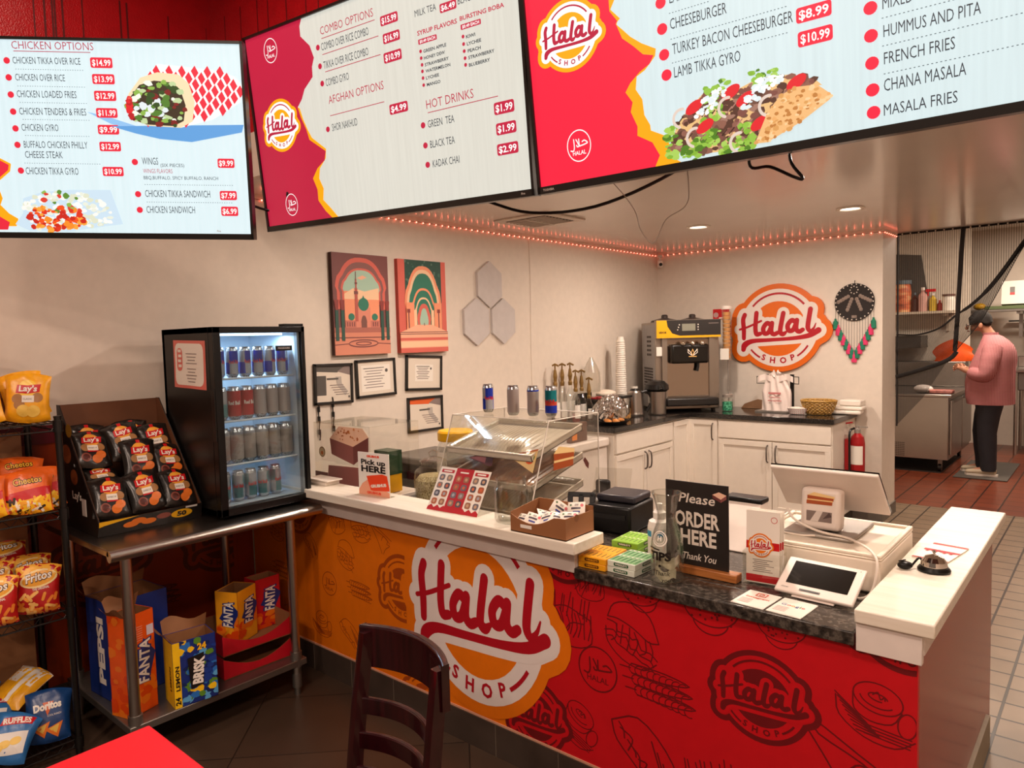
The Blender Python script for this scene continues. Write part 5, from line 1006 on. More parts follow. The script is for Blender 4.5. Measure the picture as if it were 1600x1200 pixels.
# sanitizer, tip carafe, order sign
t = thing('spray_bottle', 'white plastic bottle with blue label patches behind the tip carafe', 'bottle', (-1.205, 2.165, .8205)); MB().lathe([(0, 0), (.038, 0), (.041, .006), (.041, .12), (.036, .14), (.018, .15)], mat('bottle_white', 'ece6de', .4, noise=.02)).obj('body', t); MB().lathe([(.02, .148), (.022, .15), (.022, .17), (.012, .178), (.01, .2), (0, .202)], MATS['bottle_white']).obj('cap', t)
wrapc = lambda r: (lambda u, v, q: ((r + q) * math.sin(u / r), -(r + q) * math.cos(u / r), v))
MB().art(Art().rect(pm('label_blue', '2f8fb8'), -.04, .09, .03, .02, 0).poly(pm('label_blue', ''), [(.012, .085), (.035, .095), (.035, .115), (.012, .105)], 0), wrapc(.0412), edge=.01).obj('label', t)
t = thing('tip_carafe', 'clear glass carafe lettered TIPS with banknotes inside', 'carafe', (-1.088, 2.0, .8205)); pf = catmull([(0, .004), (.046, .003), (.051, .02), (.051, .11), (.044, .15), (.031, .19), (.029, .215), (.036, .25), (.047, .283)], 4)
m = MB().lathe(pf, jarg, n=36).lathe([(r * .95, max(z, .007)) for r, z in pf][:1] + [(r - .003, max(z, .007)) for r, z in pf[1:]], jarg, n=36); m.tube([(.047 * math.cos(2 * PI * i / 36), .047 * math.sin(2 * PI * i / 36), .283) for i in range(36)], .0022, jarg, n=6, closed=True); m.obj('glass', t)
A = Art(); A.text(PK, 'TIPS', 0, .078, .075, .024, 0, bold=.05, align='c'); A.text(PK, 'Thank', .008, .03, .05, .014, 0, bold=.01, align='c', slant=.2); A.text(PK, 'you', .02, .01, .028, .012, 0, bold=.01, align='c', slant=.2); A.disc(PK, .002, .06, .004, 0, n=10); A.stroke(PK, [(-.05, .11), (-.03, .113), (0, .11)], .004, 0)
MB().art(A, wrapc(.0514), edge=.008).obj('lettering', t, label='black hand lettering TIPS Thank you')
A = Art(); A.arc(PW, 0, 0, .022, 0, 360, .004, 0, 24); A.arc(PW, 0, 0, .016, 0, 360, .002, 0, 24); A.text(PW, 'H', 0, -.006, cap=.013, lay=0, bold=.05, align='c'); MB().art(A, lambda u, v, q: ((.0475 - v * .25 + q) * math.sin(u / .046), -(.0475 - v * .25 + q) * math.cos(u / .046), .145 + v), edge=.008).obj('round_emblem', t)
nt = rampmat('banknotes', [(.3, 'a8a48c'), (.55, 'd0caae'), (.75, 'e8e2c8')], 40, .7)
for i, (r, z) in enumerate(((10, .012), (70, .03), (130, .052))): o = bpy.data.objects.new('banknote', MB().grid(lambda a, b: (.040 * math.cos(2.2 * a + r), .040 * math.sin(2.2 * a + r) * (1 - .2 * b), z + .03 * b + .008 * math.sin(a * 9)), 10, 4, nt).mesh('banknote')); COL.objects.link(o); o.location = (-1.088, 2.0, .8205); tag(o, 'crumpled banknote inside the tip carafe', 'banknote', 'banknotes in the tip carafe')
t = thing('order_sign', 'black chalkboard sign reading Please ORDER HERE Thank You on a wooden foot', 'sign', (-1.04, 2.11, .8205)); cbk = mat('chalkboard', '221d1a', .45, noise=.1, scale=12); bam = rampmat('bamboo', [(.35, '9a5a2c'), (.6, 'b8743c')], 9, .4, vec=(1, 12, 12)); chk = pm('chalk', 'e6dcd0')
A = Art(); A.text(chk, 'Please', 0, .232, .125, .03, 0, bold=.012, align='c', slant=.22); A.text(chk, 'ORDER', .002, .155, .155, .046, 0, bold=.03, align='c'); A.text(chk, 'HERE', .006, .096, .125, .046, 0, bold=.03, align='c'); A.text(chk, 'Thank You', .006, .045, .118, .022, 0, bold=.012, align='c', slant=.22)
A.poly(pm('cake_icing', ''), [(.056, .268), (.078, .278), (.103, .27), (.084, .255)], 0); A.poly(pm('cake_dark', ''), [(.056, .268), (.084, .255), (.084, .245), (.057, .257)], 0); A.poly(pm('cake_side', ''), [(.084, .255), (.103, .27), (.103, .258), (.084, .245)], 0)
MB().bb((-.109, -.002, .012), (.109, .002, .30), cbk).art(A, lambda u, v, q: (u, -.002 - q, v)).obj('board', t); MB().bb((-.098, -.022, 0), (.142, .022, .026), bam).obj('foot', t, bevel=.003)
t = thing('receipt_printer', 'white slanted receipt printer with a black lid rim behind the order sign', 'printer', (-1.06, 2.5, .821), 0); m = MB(); Xf = Matrix(((0, 0, 1, 0), (1, 0, 0, 0), (0, 1, 0, 0), (0, 0, 0, 1))); m.prism([(-.1, 0), (.09, 0), (.09, .15), (.03, .165), (-.07, .03)], -.07, .07, mat('device_white', 'e9dcd2', .35, noise=.02), Xf); m.obj('body', t, bevel=.006); MB().bb((-.073, .02, .15), (.073, .095, .17), fb).obj('lid', t, bevel=.006)
# brochures
t = thing('brochure_holder', 'clear acrylic holder full of white and red folded leaflets', 'holder', (-.835, 2.15, .8205), D(6)); m = MB()
for a, b in (((-.06, -.022, 0), (.06, -.02, .1)), ((-.06, -.022, 0), (-.058, .03, .1)), ((.058, -.022, 0), (.06, .03, .1)), ((-.06, .028, 0), (.06, .03, .14)), ((-.06, -.022, 0), (.06, .03, .002))): m.bb(a, b, clr)
m.obj('acrylic_holder', t)
A = Art(); A.rect(PW, -.05, 0, .1, .225, 0); A.rect(PR, -.05, .106, .1, .024, 1); A.put(logo(orang, PW, orang, crim, True), -.006, .118, .034, .038, lay=2); A.rect(PR, -.05, .004, .1, .022, 1); A.arc(PR, .034, .2, .009, 0, 360, .0015, 1)
for i in range(7): A.rect(pm('fine_grey', ''), -.03 + .004 * (i % 2), .036 + .006 * i, .06 - .01 * (i % 3), .002, 1)
LF = MB().bb((-.05, 0, 0), (.05, .003, .225), PW).art(A).mesh('leaflet')
for i in range(3): o = bpy.data.objects.new('leaflet', LF); COL.objects.link(o); c = Matrix.Rotation(D(6), 4, 'Z') @ Vector((.003 * i - .001, -.014 + .011 * i, .003)); o.location = (-.835 + c.x, 2.15 + c.y, .8205 + c.z); o.rotation_euler = (D(-2 - i), 0, D(6)); tag(o, ('frontmost', 'middle', 'rearmost')[i] + ' shop leaflet in the clear holder', 'leaflet', 'leaflets in the holder')
# customer tablet
t = thing('payment_tablet', 'white customer tablet with a dark screen tilted on the granite', 'tablet', (-.668, 2.075, .836), D(-3)); Xt = Matrix.Rotation(D(-61), 4, 'X'); wt = MATS['device_white']
MB().bb((-.112, 0, 0), (.112, .012, .142), wt, Xt).obj('body', t, bevel=.004)
A = Art(); A.rect(mat('dark_screen', '14110f', .12, noise=0), -.088, .034, .176, .092, 0); A.rect(pm('slot_grey', '6a625c'), -.042, .012, .06, .009, 0); A.rect(PK, -.038, .014, .052, .004, 1); A.text(pm('maker_ink', '4a4440'), 'clover', -.095, .015, .022, .006, 0); A.disc(PK, .098, .13, .0015, 0, n=8)
MB().art(A, lambda u, v, q: tuple(Xt @ Vector((u, -q, v)))).obj('screen', t); MB().prism([(.0, -.014), (.12, -.014), (.12, .055), (.02, -.0)], -.06, .06, wt, Matrix(((0, 0, 1, 0), (1, 0, 0, 0), (0, 1, 0, 0), (0, 0, 0, 1)))).obj('stand', t, bevel=.003)
# till drawer and register
t = thing('cash_drawer', 'broad white cash drawer at the right end of the granite', 'cash drawer', (-.725, 2.45, .821)); cw = mat('till_white', 'efe2d0', .35, noise=.02); MB().bb((-.2, -.205, 0), (.2, .205, .1), cw).obj('case', t, bevel=.008, seg=3); MB().bb((-.2, -.205, .1), (.2, .205, .106), cw).bb((-.2, -.205, .106), (-.185, .205, .116), cw).bb((.185, -.205, .106), (.2, .205, .116), cw).bb((-.185, .19, .106), (.185, .205, .116), cw).bb((-.185, -.205, .106), (.185, -.19, .116), cw).obj('top_tray', t, bevel=.003)
t = thing('register_screen', 'white till monitor seen from behind on a stand with cake pictures', 'monitor', (-.735, 2.45, .9275))
silv = mat('silver_plastic', 'a49c94', .35, .5, noise=.03); MB().bb((-.12, -.09, 0), (.1, .17, .014), silv).obj('base', t, bevel=.006)
Xp = Matrix.Translation((0, 0, .014)) @ Matrix.Rotation(D(-4), 4, 'X'); MB().box((-.01, -.03, .07), (.125, .06, .135), wt, Xp).obj('pedestal', t, bevel=.014, seg=3)
A = cake_slice(None, Art(), -.05, .085, .085, .04); A.rect(pm('mirror_grey', '7c6c66'), -.052, .03, .08, .034, 0); A.poly(pm('mirror_pale', 'd8ccc4'), [(-.04, .03), (-.02, .064), (.0, .064), (-.015, .03)], 1); A.poly(pm('mirror_dark', '4a3a38'), [(.0, .04), (.02, .064), (.028, .05)], 1)
MB().art(A, lambda u, v, q: tuple(Xp @ Vector((u, -.0605 - q, v)))).obj('cake_stickers', t)
Xm = Matrix.Translation((.0, .1, .075)) @ Matrix.Rotation(D(46), 4, 'X'); m = MB().bb((-.168, -.018, 0), (.168, -.004, .22), wt, Xm); m.obj('monitor_back', t, bevel=.004); MB().bb((-.168, -.004, 0), (.168, .0, .22), mat('dark_screen', ''), Xm).obj('screen', t); MB().bb((-.03, .0, .012), (.03, .04, .12), silv).obj('neck', t, bevel=.004)
cable = mat('white_cable', 'e8dccf', .4, noise=0)
tag(MB().tube([(-.86, 2.42, 1.0), (-.82, 2.38, .975), (-.74, 2.355, .955), (-.66, 2.36, .946), (-.62, 2.33, .946), (-.56, 2.262, .945), (-.53, 2.22, .92), (-.535, 2.19, .85), (-.56, 2.17, .826), (-.6, 2.19, .826)], .0038, cable, n=8, smooth=6).obj('charging_cable'), 'white cable curving from the till down to the tablet', 'cord')
tag(MB().tube([(-.92, 2.6, .94), (-.9, 2.42, .945), (-.86, 2.33, .945), (-.78, 2.31, .945), (-.74, 2.33, .945)], .003, cable, n=8, smooth=6).obj('charging_cable'), 'white cable looped around the left of the till stand', 'cord')
# cards, bell, leaflet on the end ledge
ic = pm('insta', 'd0543c')
for x, y, rz, nm, lb in ((-.80, 2.0, -4, 'Instagram', 'white table card with an orange camera emblem and Instagram lettering'), (-.695, 1.995, -4, 'Google', 'white table card with Google lettering on the granite')):
    w, h = .098, .125; A = Art(); A.rect(PW, -w / 2, -h / 2, w, h, 0)
    if nm == 'Instagram': A.stroke(ic, [(-.014, .025), (.014, .025), (.014, .05), (-.014, .05)], .004, 1, closed=True); A.arc(ic, 0, .0375, .007, 0, 360, .003, 1); A.text(ic, nm, 0, .004, .07, .012, 1, bold=.02, align='c')
    else:
        for i, (ch_, c_) in zip((0, 1.45, 2.5, 3.55, 4.6, 5.05), zip('Google', ('3a4a8c', 'c83a30', 'd8a020', '3a4a8c', '2f8a4a', 'c83a30'))): A.text(pm('g%s' % c_, c_), ch_, -.036 + i * .0115, .006, None, .015, 1, bold=.01)
    for i in range(4): A.rect(pm('pale_pink', 'c8a09c'), -.04, -.012 - .01 * i, .035, .004, 1)
    m = MB().bb((-w / 2, -h / 2, 0), (w / 2, h / 2, .0012), PW).art(A, lambda u, v, q: (u, v, .0012 + q)); tag(m.obj('table_card', loc=(x, y, .8206), rot=(0, 0, D(rz))), lb, 'card')
t = thing('service_bell', 'chrome service bell on a black foot on the white end ledge', 'bell', (-.412, 2.365, .8842)); chrome = mat('chrome', 'd8d0c8', .08, 1, noise=0)
MB().lathe([(0, 0), (.043, 0), (.044, .006), (.038, .014), (0, .016)], fb, n=32).obj('foot', t); MB().lathe([(.035, .014), (.036, .018), (.033, .03), (.024, .042), (.008, .048), (0, .0485)], chrome, n=32).obj('dome', t); MB().cyl((0, 0, .047), (0, 0, .056), .003, chrome).sph((0, 0, .057), .005, chrome).obj('plunger', t)
tag(MB().sph((0, 0, .012), (.022, .015, .012), fb).tube([(.02, 0, .012), (.045, .012, .03), (.06, .02, .014)], .003, fb, n=8, smooth=5).cyl((-.018, .0, .024), (.004, .006, .026), .002, fb, n=6).obj('wireless_fob', loc=(-.482, 2.335, .8842), rot=(0, 0, D(35))), 'rounded black gadget with a stub of cord beside the bell', 'gadget')
A = Art(); A.rect(PW, -.05, -.1, .1, .2, 0); A.rect(PR, -.05, .09, .1, .01, 1); A.rect(PR, -.05, -.1, .1, .02, 1); A.rect(PR, -.05, -.02, .1, .02, 1); A.text(crim, 'Halal', 0, -.015, .075, .026, 3, bold=.06, align='c', slant=.1)
tag(MB().bb((-.05, -.1, 0), (.05, .1, .004), PW).art(A, lambda u, v, q: (u, v, .004 + q)).obj('leaflet', loc=(-.428, 2.56, .8842), rot=(0, 0, D(172))), 'shop leaflet lying flat behind the bell on the end ledge', 'leaflet')

# ================================================================ on the picture wall
WLk = lambda d: (lambda u, v, h: (XW + d + h, u, v))
def canvas(label, y0, y1, z0, z1, A, edge):
    t = thing('canvas_print', label, 'picture', (0, 0, 0), 0, 'canvas prints on the wall'); k = y1 - y0; kz = z1 - z0
    B = Art().put(A, y0, z0, k, kz); MB().bb((XW + .001, y0, z0), (XW + .03, y1, z1), edge).art(clip(B, y0, z0, y1, z1), WLk(.03)).obj('stretched_canvas', t)
c_ = lambda n, h: pm('art_' + n, h, .6)
pkk, sal, grn, dgr, mau, sky_, crm = c_('pink', 'd8685a'), c_('salmon', 'f29a74'), c_('green', '2f7a64'), c_('darkgreen', '2c5248'), c_('mauve', '7c4a48'), c_('sky', 'a8c8b4'), c_('cream', 'f4cba4')
def archp(cx, w, y0, y1, tip):
    h = w / 2; p = [(cx - h, y0)]; n = 10
    p += [(cx - h * (1.08 if 0 < i < 4 else 1) * math.cos(PI / 2 * i / n) ** .8 if i < n else cx, y0 + (y1 - y0) * .35 + ((y1 - y0) * .65) * math.sin(PI / 2 * i / n) ** 1.1) for i in range(n + 1)]
    q = [(2 * cx - x, y) for x, y in reversed(p[:-1])]; return p + q
A = Art().rect(mau, 0, 0, 1, 1, 0); A.poly(pkk, archp(.5, .86, .45, .965, 0), 1); A.poly(c_('mauve2', '8a5c58'), archp(.5, .76, .45, .92, 0), 2); A.poly(pkk, archp(.5, .68, .5, .86, 0), 3)
W_ = archp(.5, .62, .5, .84, 0); A.poly(sky_, W_, 4); A.rect(sal, .19, .27, .62, .36, 4); A.poly(crm, [(.19, .60), (.35, .66), (.55, .63), (.81, .67), (.81, .55), (.19, .55)], 5); A.poly(c_('cloud', 'f0b494'), [(.42, .76), (.52, .79), (.6, .77), (.5, .745)], 5)
A.rect(c_('wall', 'c87868'), .19, .27, .62, .07, 6); A.rect(c_('court', 'd88a70'), .0, .0, 1, .27, 5); A.rect(c_('court2', 'b06a5c'), 0, .22, 1, .05, 6); A.arc(mau, .5, .11, .26, 0, 360, .012, 7, 24, ry=.035); A.arc(mau, .5, .11, .14, 0, 360, .01, 7, 20, ry=.016); A.stroke(mau, [(0, .17), (1, .17)], .01, 7); A.stroke(mau, [(0, .1), (.24, .11)], .008, 7); A.stroke(mau, [(.76, .11), (1, .1)], .008, 7)
A.rect(c_('mosque', 'dc8a74'), .38, .27, .26, .2, 7); A.disc(grn, .52, .50, .095, 8, ry=.065); A.poly(grn, [(.49, .55), (.52, .59), (.55, .55)], 8); A.poly(c_('door', '7a5048'), archp(.52, .1, .27, .39, 0), 8)
for x in (.30, .72): A.disc(grn, x, .375, .055, 7, ry=.035)
for x in (.22, .26, .30, .34, .68, .72, .76): A.rect(mau, x, .28, .015, .045, 8)
A.rect(c_('minaret', 'b85c50'), .37, .33, .05, .33, 7); A.rect(mau, .36, .60, .07, .03, 8); A.rect(c_('minaret', ''), .385, .66, .025, .09, 7); A.rect(mau, .375, .70, .045, .018, 8); A.stroke(mau, [(.397, .74), (.397, .82)], .012, 8)
for x in (.02, .12, .83, .93): A.rect(dgr, x, .14, .055, .31, 9); A.poly(c_('capital', '8c3c38'), [(x - .01, .52), (x + .065, .52), (x + .05, .44), (x + .005, .44)], 10); A.rect(c_('capital', ''), x - .01, .52, .075, .02, 10)
canvas('canvas print of a green-domed mosque seen through a dark arch', 2.512, 2.93, 1.529, 2.134, A, mat('canvas_edge_dark', '4a2c28', .7))
A = Art().rect(pkk, 0, 0, 1, 1, 0); A.rect(dgr, .14, .0, .76, 1, 1); blotch(A, [(.15, .7), (.89, .7), (.89, .99), (.15, .99)], [c_('tile', '5a7a6c'), c_('tile2', '3f6a5c')], 30, .025, 2)
for i, (w, y1, c) in enumerate(((.72, .94, sal), (.64, .90, crm), (.56, .86, grn), (.50, .70, sal), (.44, .675, grn), (.38, .60, crm), (.33, .58, grn), (.27, .53, pkk), (.17, .48, sky_))): A.poly(c, archp(.5, w, .22, y1, 0), 5 + i)
for x, w in ((.14, .16), (.72, .16), (.29, .06), (.65, .06)): A.rect(sal if w > .1 else crm, x, .22, w, .32 if w > .1 else .24, 15)
for x in (.17, .8): A.rect(mau, x, .22, .022, .25, 16); A.rect(c_('capital', ''), x - .02, .43, .06, .04, 17)
A.poly(c_('path', 'f0b494'), [(.0, .22), (.34, .30), (.66, .30), (1, .22)], 16); A.rect(c_('path', ''), 0, .0, 1, .22, 16); A.rect(crm, 0, .06, 1, .06, 17); A.rect(pkk, 0, .0, 1, .05, 17); A.rect(pkk, 0, .13, 1, .03, 17); A.stroke(mau, [(0, .2), (1, .2)], .008, 17); A.stroke(mau, [(0, .22), (1, .22)], .008, 17); A.rect(mau, .49, .29, .012, .03, 18)
canvas('canvas print of repeating pink and green arches in a row', 3.01, 3.43, 1.527, 2.128, A, mat('canvas_edge_red', 'c04a3c', .7))
hx = mat('grey_felt', 'cbc4c1', .8, noise=.04, bump=.15, bscale=120)
for cy, cz, lb in ((3.893, 1.998, 'top'), (3.745, 1.728, 'lower left'), (4.036, 1.733, 'lower right')):
    p = [(cy + .149 * math.sin(D(60 * i)), cz + .171 * math.cos(D(60 * i))) for i in range(6)]
    tag(MB().prism(p, .001, .022, hx, Matrix(((0, 0, 1, XW), (1, 0, 0, 0), (0, 1, 0, 0), (0, 0, 0, 1)))).obj('hexagon_panel', bevel=.003), 'grey hexagon wall panel, %s of the cluster of three' % lb, 'wall panel', 'hexagon wall panels')
frm = mat('frame_black', '1d1916', .4, noise=0); matb = pm('paper_cream', 'e4d8c8', .5)
def frame(label, y0, y1, z0, z1, roll, kind):
    t = thing('picture_frame', label, 'framed certificate', (XW + .002, (y0 + y1) / 2, (z0 + z1) / 2), 0, 'framed certificates on the wall', rot=(D(roll), 0, 0)); w, h, b = y1 - y0, z1 - z0, .016; m = MB(); Y, Z = w / 2, h / 2
    for a, c in (((0, -Y, -Z), (.016, Y, -Z + b)), ((0, -Y, Z - b), (.016, Y, Z)), ((0, -Y, -Z), (.016, -Y + b, Z)), ((0, Y - b, -Z), (.016, Y, Z))): m.bb(a, c, frm)
    m.obj('frame', t, bevel=.002); A = Art().rect(matb, -Y + b, -Z + b, w - 2 * b, h - 2 * b, 0); g = pm('fine_grey', ''); dg = pm('slate', '5c5854')
    if kind in 'ab':
        hc = dg if kind == 'a' else pm('header_orange', 'e0622c'); A.poly(hc, [(-Y + b, Z - b), (Y * .6, Z - b), (Y * .2, Z * .55), (-Y + b, Z * .62)], 1); A.poly(g, [(Y * .6, Z - b), (Y - b, Z - b), (Y - b, Z * .4), (Y * .2, Z * .6)], 1)
        if kind == 'a': A.rect(dg, -Y + b, -Z * .55, w * .25, h * .48, 2)
        A.poly(pm('state_grey', 'b8b0a8'), [(Y * .1, Z * .35), (Y * .4, Z * .35), (Y * .42, 0), (Y * .75, -Z * .4), (Y * .6, -Z * .6), (Y * .2, -Z * .1)], 2)
        A.rect(dg, -Y * .35, Z * .2, w * .3, h * .045, 3)
        for i in range(5): A.rect(g, -Y * .2 + .01 * i, -.01 - .014 * i, w * .35, .004, 3)
        A.rect(dg, Y * .75, -Z * .72, .012, .012, 3)
    else:
        k = .72 if kind == 'c' else .5; A.rect(PW, -Y * k, -Z * k * .95, w * k, h * k * .95, 1)
        for i in range(8): A.rect(g if i else dg, -Y * k * (.85 - .1 * (i % 3)), Z * k * .7 - i * h * k * .1, w * k * (.8 - .12 * (i % 3)) * .9, .0045, 2)
        A.disc(dg, Y * k * .75, Z * k * .5, .011 * k / .7, 2, n=12)
    MB().bb((.001, -Y + b, -Z + b), (.006, Y - b, Z - b), matb).art(A, lambda u, v, q: (.0062 + q, u, v)).obj('certificate', t)
frame('black framed certificate with a grey header, half behind the cooler', 2.371, 2.643, 1.243, 1.482, -1, 'a'); frame('black framed certificate with a bordered sheet under the mosque print', 2.668, 2.979, 1.262, 1.497, 1, 'c')
frame('black framed small document under the arches print', 3.066, 3.388, 1.272, 1.505, -3, 'd'); frame('black framed certificate with an orange header, lowest on the wall', 3.07, 3.385, .998, 1.231, -.5, 'b')
tag(MB().tube([(XW + .004, 4.377 + .006 * math.sin(i), 2.37 - i * .19) for i in range(8)], .002, cable, n=6).obj('wall_cable'), 'thin cord running straight down the picture wall', 'cord')
# lights strung under the ceiling
def string(name, label, pts, gap, tint, em, r=.0046):
    t = thing(name, label, 'string light', (0, 0, 0)); cord = mat('led_cord', '8a5a4c', .5); m = MB(); bulb = mat('bulb_' + name, tint, .4, emit=em); bm = MB().sph((0, 0, 0), r, bulb, 8, 6).mesh('bulb'); n = 0
    for (p, q) in zip(pts[:-1], pts[1:]):
        p, q = Vector(p), Vector(q); k = int((q - p).length / gap)
        m.tube([p + (q - p) * i / 20 - Vector((0, 0, .003 * (i % 2))) for i in range(21)], .0018, cord, n=5)
        for i in range(k):
            o = bpy.data.objects.new('bulb', bm); COL.objects.link(o); o.parent = t; o.location = p + (q - p) * (i + .5) / k - Vector((0, 0, .004))
    m.obj('cord', t); return t
string('led_string', 'red light string along the top of the picture wall', [(XW + .012, 1.95, 2.382), (XW + .012, 6.38, 2.382)], .058, 'ff6a54', 10)
string('led_string', 'red light string along the top of the wall with the round sign', [(-3.52, YB - .012, 2.383), (-1.49, YB - .012, 2.383), (-1.487, 6.83, 2.383)], .062, 'ff5a48', 10)
pwr = thing('ceiling_light', 'recessed round ceiling light on the left, nearer the picture wall', 'ceiling light', (DOWN[0][0], DOWN[0][1], ZC), 0, 'recessed ceiling lights')
MB().lathe([(.062, -.001), (.09, -.001), (.088, -.006), (.066, -.010), (.062, -.004)], mat('trim_white', 'efe6da', .4), n=32).obj('trim_ring', pwr); MB().lathe([(0, -.003), (.063, -.003)], mat('lamp_lens', 'fff0d8', .4, emit=5), n=32).obj('lens', pwr)
dup(pwr, (DOWN[1][0], DOWN[1][1], ZC), label='recessed round ceiling light on the right, over the till')
for x, y in DOWN[2:]: dup(pwr, (x, y, ZC), label='recessed round ceiling light hidden beyond the menu screens')
vt = thing('ceiling_vent', 'white louvred air vent in the kitchen ceiling behind the screens', 'vent', (-3.06, 3.9, ZC)); vm = mat('vent_white', 'd8ccc0', .5); vd = mat('vent_dark', '3a322c', .7)
MB().bb((-.23, -.22, -.012), (.23, .22, 0), vm).obj('frame', vt, bevel=.004); m = MB().bb((-.17, -.16, -.014), (.17, .16, -.0125), vd)
for i in range(9): m.bb((-.17, -.152 + i * .036, -.02), (.17, -.144 + i * .036, -.014), vm)
m.bb((-.008, -.16, -.021), (.008, .16, -.0135), vm); m.obj('louvres', vt)
for pts, r, mm, lb in (([(-1.62, 1.76, 2.06), (-1.45, 1.8, 2.0), (-1.2, 1.8, 1.985), (-.95, 1.8, 2.04), (-.85, 1.78, 2.1)], .005, blk, 'thick black cable sagging below the joint of the two right screens'), ([(-.72, 1.78, 2.09), (-.73, 1.8, 2.02), (-.68, 1.8, 2.01), (-.62, 1.8, 1.975), (-.60, 1.8, 1.97), (-.63, 1.8, 2.02), (-.62, 1.78, 2.1)], .004, blk, 'thin black wire end looping below the right screen'),
        ([(-1.16, 1.66, 2.12), (-1.1, 1.76, 2.02), (-1.08, 1.82, 1.96), (-1.06, 1.82, 1.9), (-1.02, 1.82, 1.86), (-.98, 1.82, 1.92), (-.92, 1.82, 1.95), (-.90, 1.80, 2.0), (-.86, 1.69, 2.12)], .0015, mat('grey_wire', 'a89c90', .5), 'thin pale wire dangling in a V below the screens'), ([(-2.40, 1.53, 2.17), (-2.47, 1.56, 2.12), (-2.55, 1.5, 2.13), (-2.60, 1.34, 2.2)], .005, blk, 'black cable bridging the gap between left and middle screens')):
    tag(MB().tube(pts, r, mm, n=8, smooth=6).obj('loose_cable'), lb, 'cable')

# ================================================================ on the sign wall
t = thing('shop_sign', 'large round orange and white Halal Shop sign on the back wall', 'sign', (-2.34, YB, 1.633)); so, sw_ = mat('sign_orange', 'e2690f', .4, noise=.02), mat('sign_white', 'e8dcd4', .4, noise=.02); K = .395
A = logo(so, sw_, so, crim); m = MB(); m2 = MB(); Xf = Matrix(((K, 0, 0, 0), (0, 0, 1, 0), (0, K, 0, 0), (0, 0, 0, 1)))
for mm, p, tr, l in A.items:
    if mm is so and l == 0 and len(tr) == 1: m.prism(p, -.026, -.002, so, Xf)
m.obj('backing', t)
F = Art().put(A, 0, 0, K); m2.art(F, lambda u, v, q: (u, -.026 - q, v)); m2.obj('face', t)
t = thing('dream_catcher', 'round black beaded wall hanging with pink and green tassels', 'wall hanging', (-1.712, YB - .003, 1.827)); dkc = mat('black_felt', '2a2422', .85); bead = pm('bead', 'e8dcd0'); lace = mat('lace', '8a7a70', .8, noise=.2, scale=60)
X90 = Matrix.Rotation(PI / 2, 4, 'X')
MB().cyl((0, 0, 0), (0, -.012, 0), .155, dkc, n=48).cyl((0, -.012, .10), (0, -.016, .10), .055, dkc, n=24).obj('disc', t)
m = MB()
for a in (-62, -22, 22, 62):
    for i in range(5): q = .05 + i * .021; m.sph((q * math.sin(D(a)) * 1.05, -.013, .075 - q * math.cos(D(a)) * 1.1), (.015, .004, .017), lace, 10, 5)
m.obj('lace_band', t); m = MB()
for i in range(26): m.sph((.146 * math.cos(D(i * 13.85)), -.014, .146 * math.sin(D(i * 13.85))), .006, bead, 8, 5)
for i in range(8): m.sph((.03 * math.cos(D(i * 45)), -.018, .10 + .03 * math.sin(D(i * 45))), .0055, bead, 8, 5)
m.obj('bead_rim', t, label='white bead rim'); MB().bb((-.02, -.0145, -.132), (.02, -.012, -.11), lace).obj('tag', t); MB().tube([(0, -.004, .15), (.003, -.004, .18)], .003, dkc, n=6).obj('hanging_loop', t)
tg, tp = mat('tassel_green', '1f7a5e', .8), mat('tassel_pink', 'd8386a', .8); strg = mat('tassel_cord', '4a3c38', .8)
N = 15
for i in range(N):
    x = -.148 + i * .296 / (N - 1); zt = -math.sqrt(max(0, .155 ** 2 - x * x)); zb = -.13 - .28 * (1 - abs(x) / .148) ** .85; k = MB().cyl((x, -.006, zt), (x, -.006, zb), .0016, strg, n=5).lathe([(0, .0), (.009, -.004), (.008, -.015), (.019, -.03), (.022, -.09), (0, -.094)], (tg, tp)[i % 2], (x, -.01, zb), n=10, sy=.6); k.obj('tassel', t, label='%s tassel' % ('green', 'pink')[i % 2])
t = thing('security_camera', 'small white security camera in the corner under the ceiling', 'camera', (-3.49, 6.35, 2.3)); MB().lathe([(0, .08), (.028, .08), (.028, .06), (.012, .055), (.012, .03)], wpl).obj('mount', t); MB().lathe([(0, -.045), (.022, -.04), (.027, -.02), (.027, .02), (.02, .032), (0, .034)], wpl).obj('body', t); MB().sph((.016, -.016, -.012), .017, blk, 12, 8).obj('lens', t)
t = thing('fire_extinguisher', 'red fire extinguisher with a white label beside the end of the white cabinets', 'fire extinguisher', (-1.612, 6.12, .32)); er = mat('extinguisher_red', 'a3141a', .3, noise=.03)
MB().lathe([(0, 0), (.05, 0), (.055, .012), (.055, .37), (.047, .42), (.025, .445), (.02, .46)], er, n=28).obj('cylinder', t); MB().grid(lambda i, j: (.0556 * math.sin(1.9 * i - .9), -.0556 * math.cos(1.9 * i - .9), .20 + .15 * j), 12, 1, PW).obj('label', t)
MB().lathe([(0, .45), (.024, .45), (.024, .48), (.014, .49), (.014, .51), (0, .51)], silv).obj('valve', t); MB().box((.02, 0, .53), (.11, .018, .012), er, Matrix.Rotation(D(-12), 4, 'Y')).box((.03, 0, .5), (.09, .016, .01), silv).obj('handle', t); MB().tube([(-.02, -.02, .49), (-.04, -.07, .46), (-.04, -.075, .3), (-.04, -.07, .12)], .009, blk, n=8, smooth=4).obj('hose', t); MB().bb((-.084, -.05, .05), (-.057, .05, .4), er).obj('wall_bracket', t)

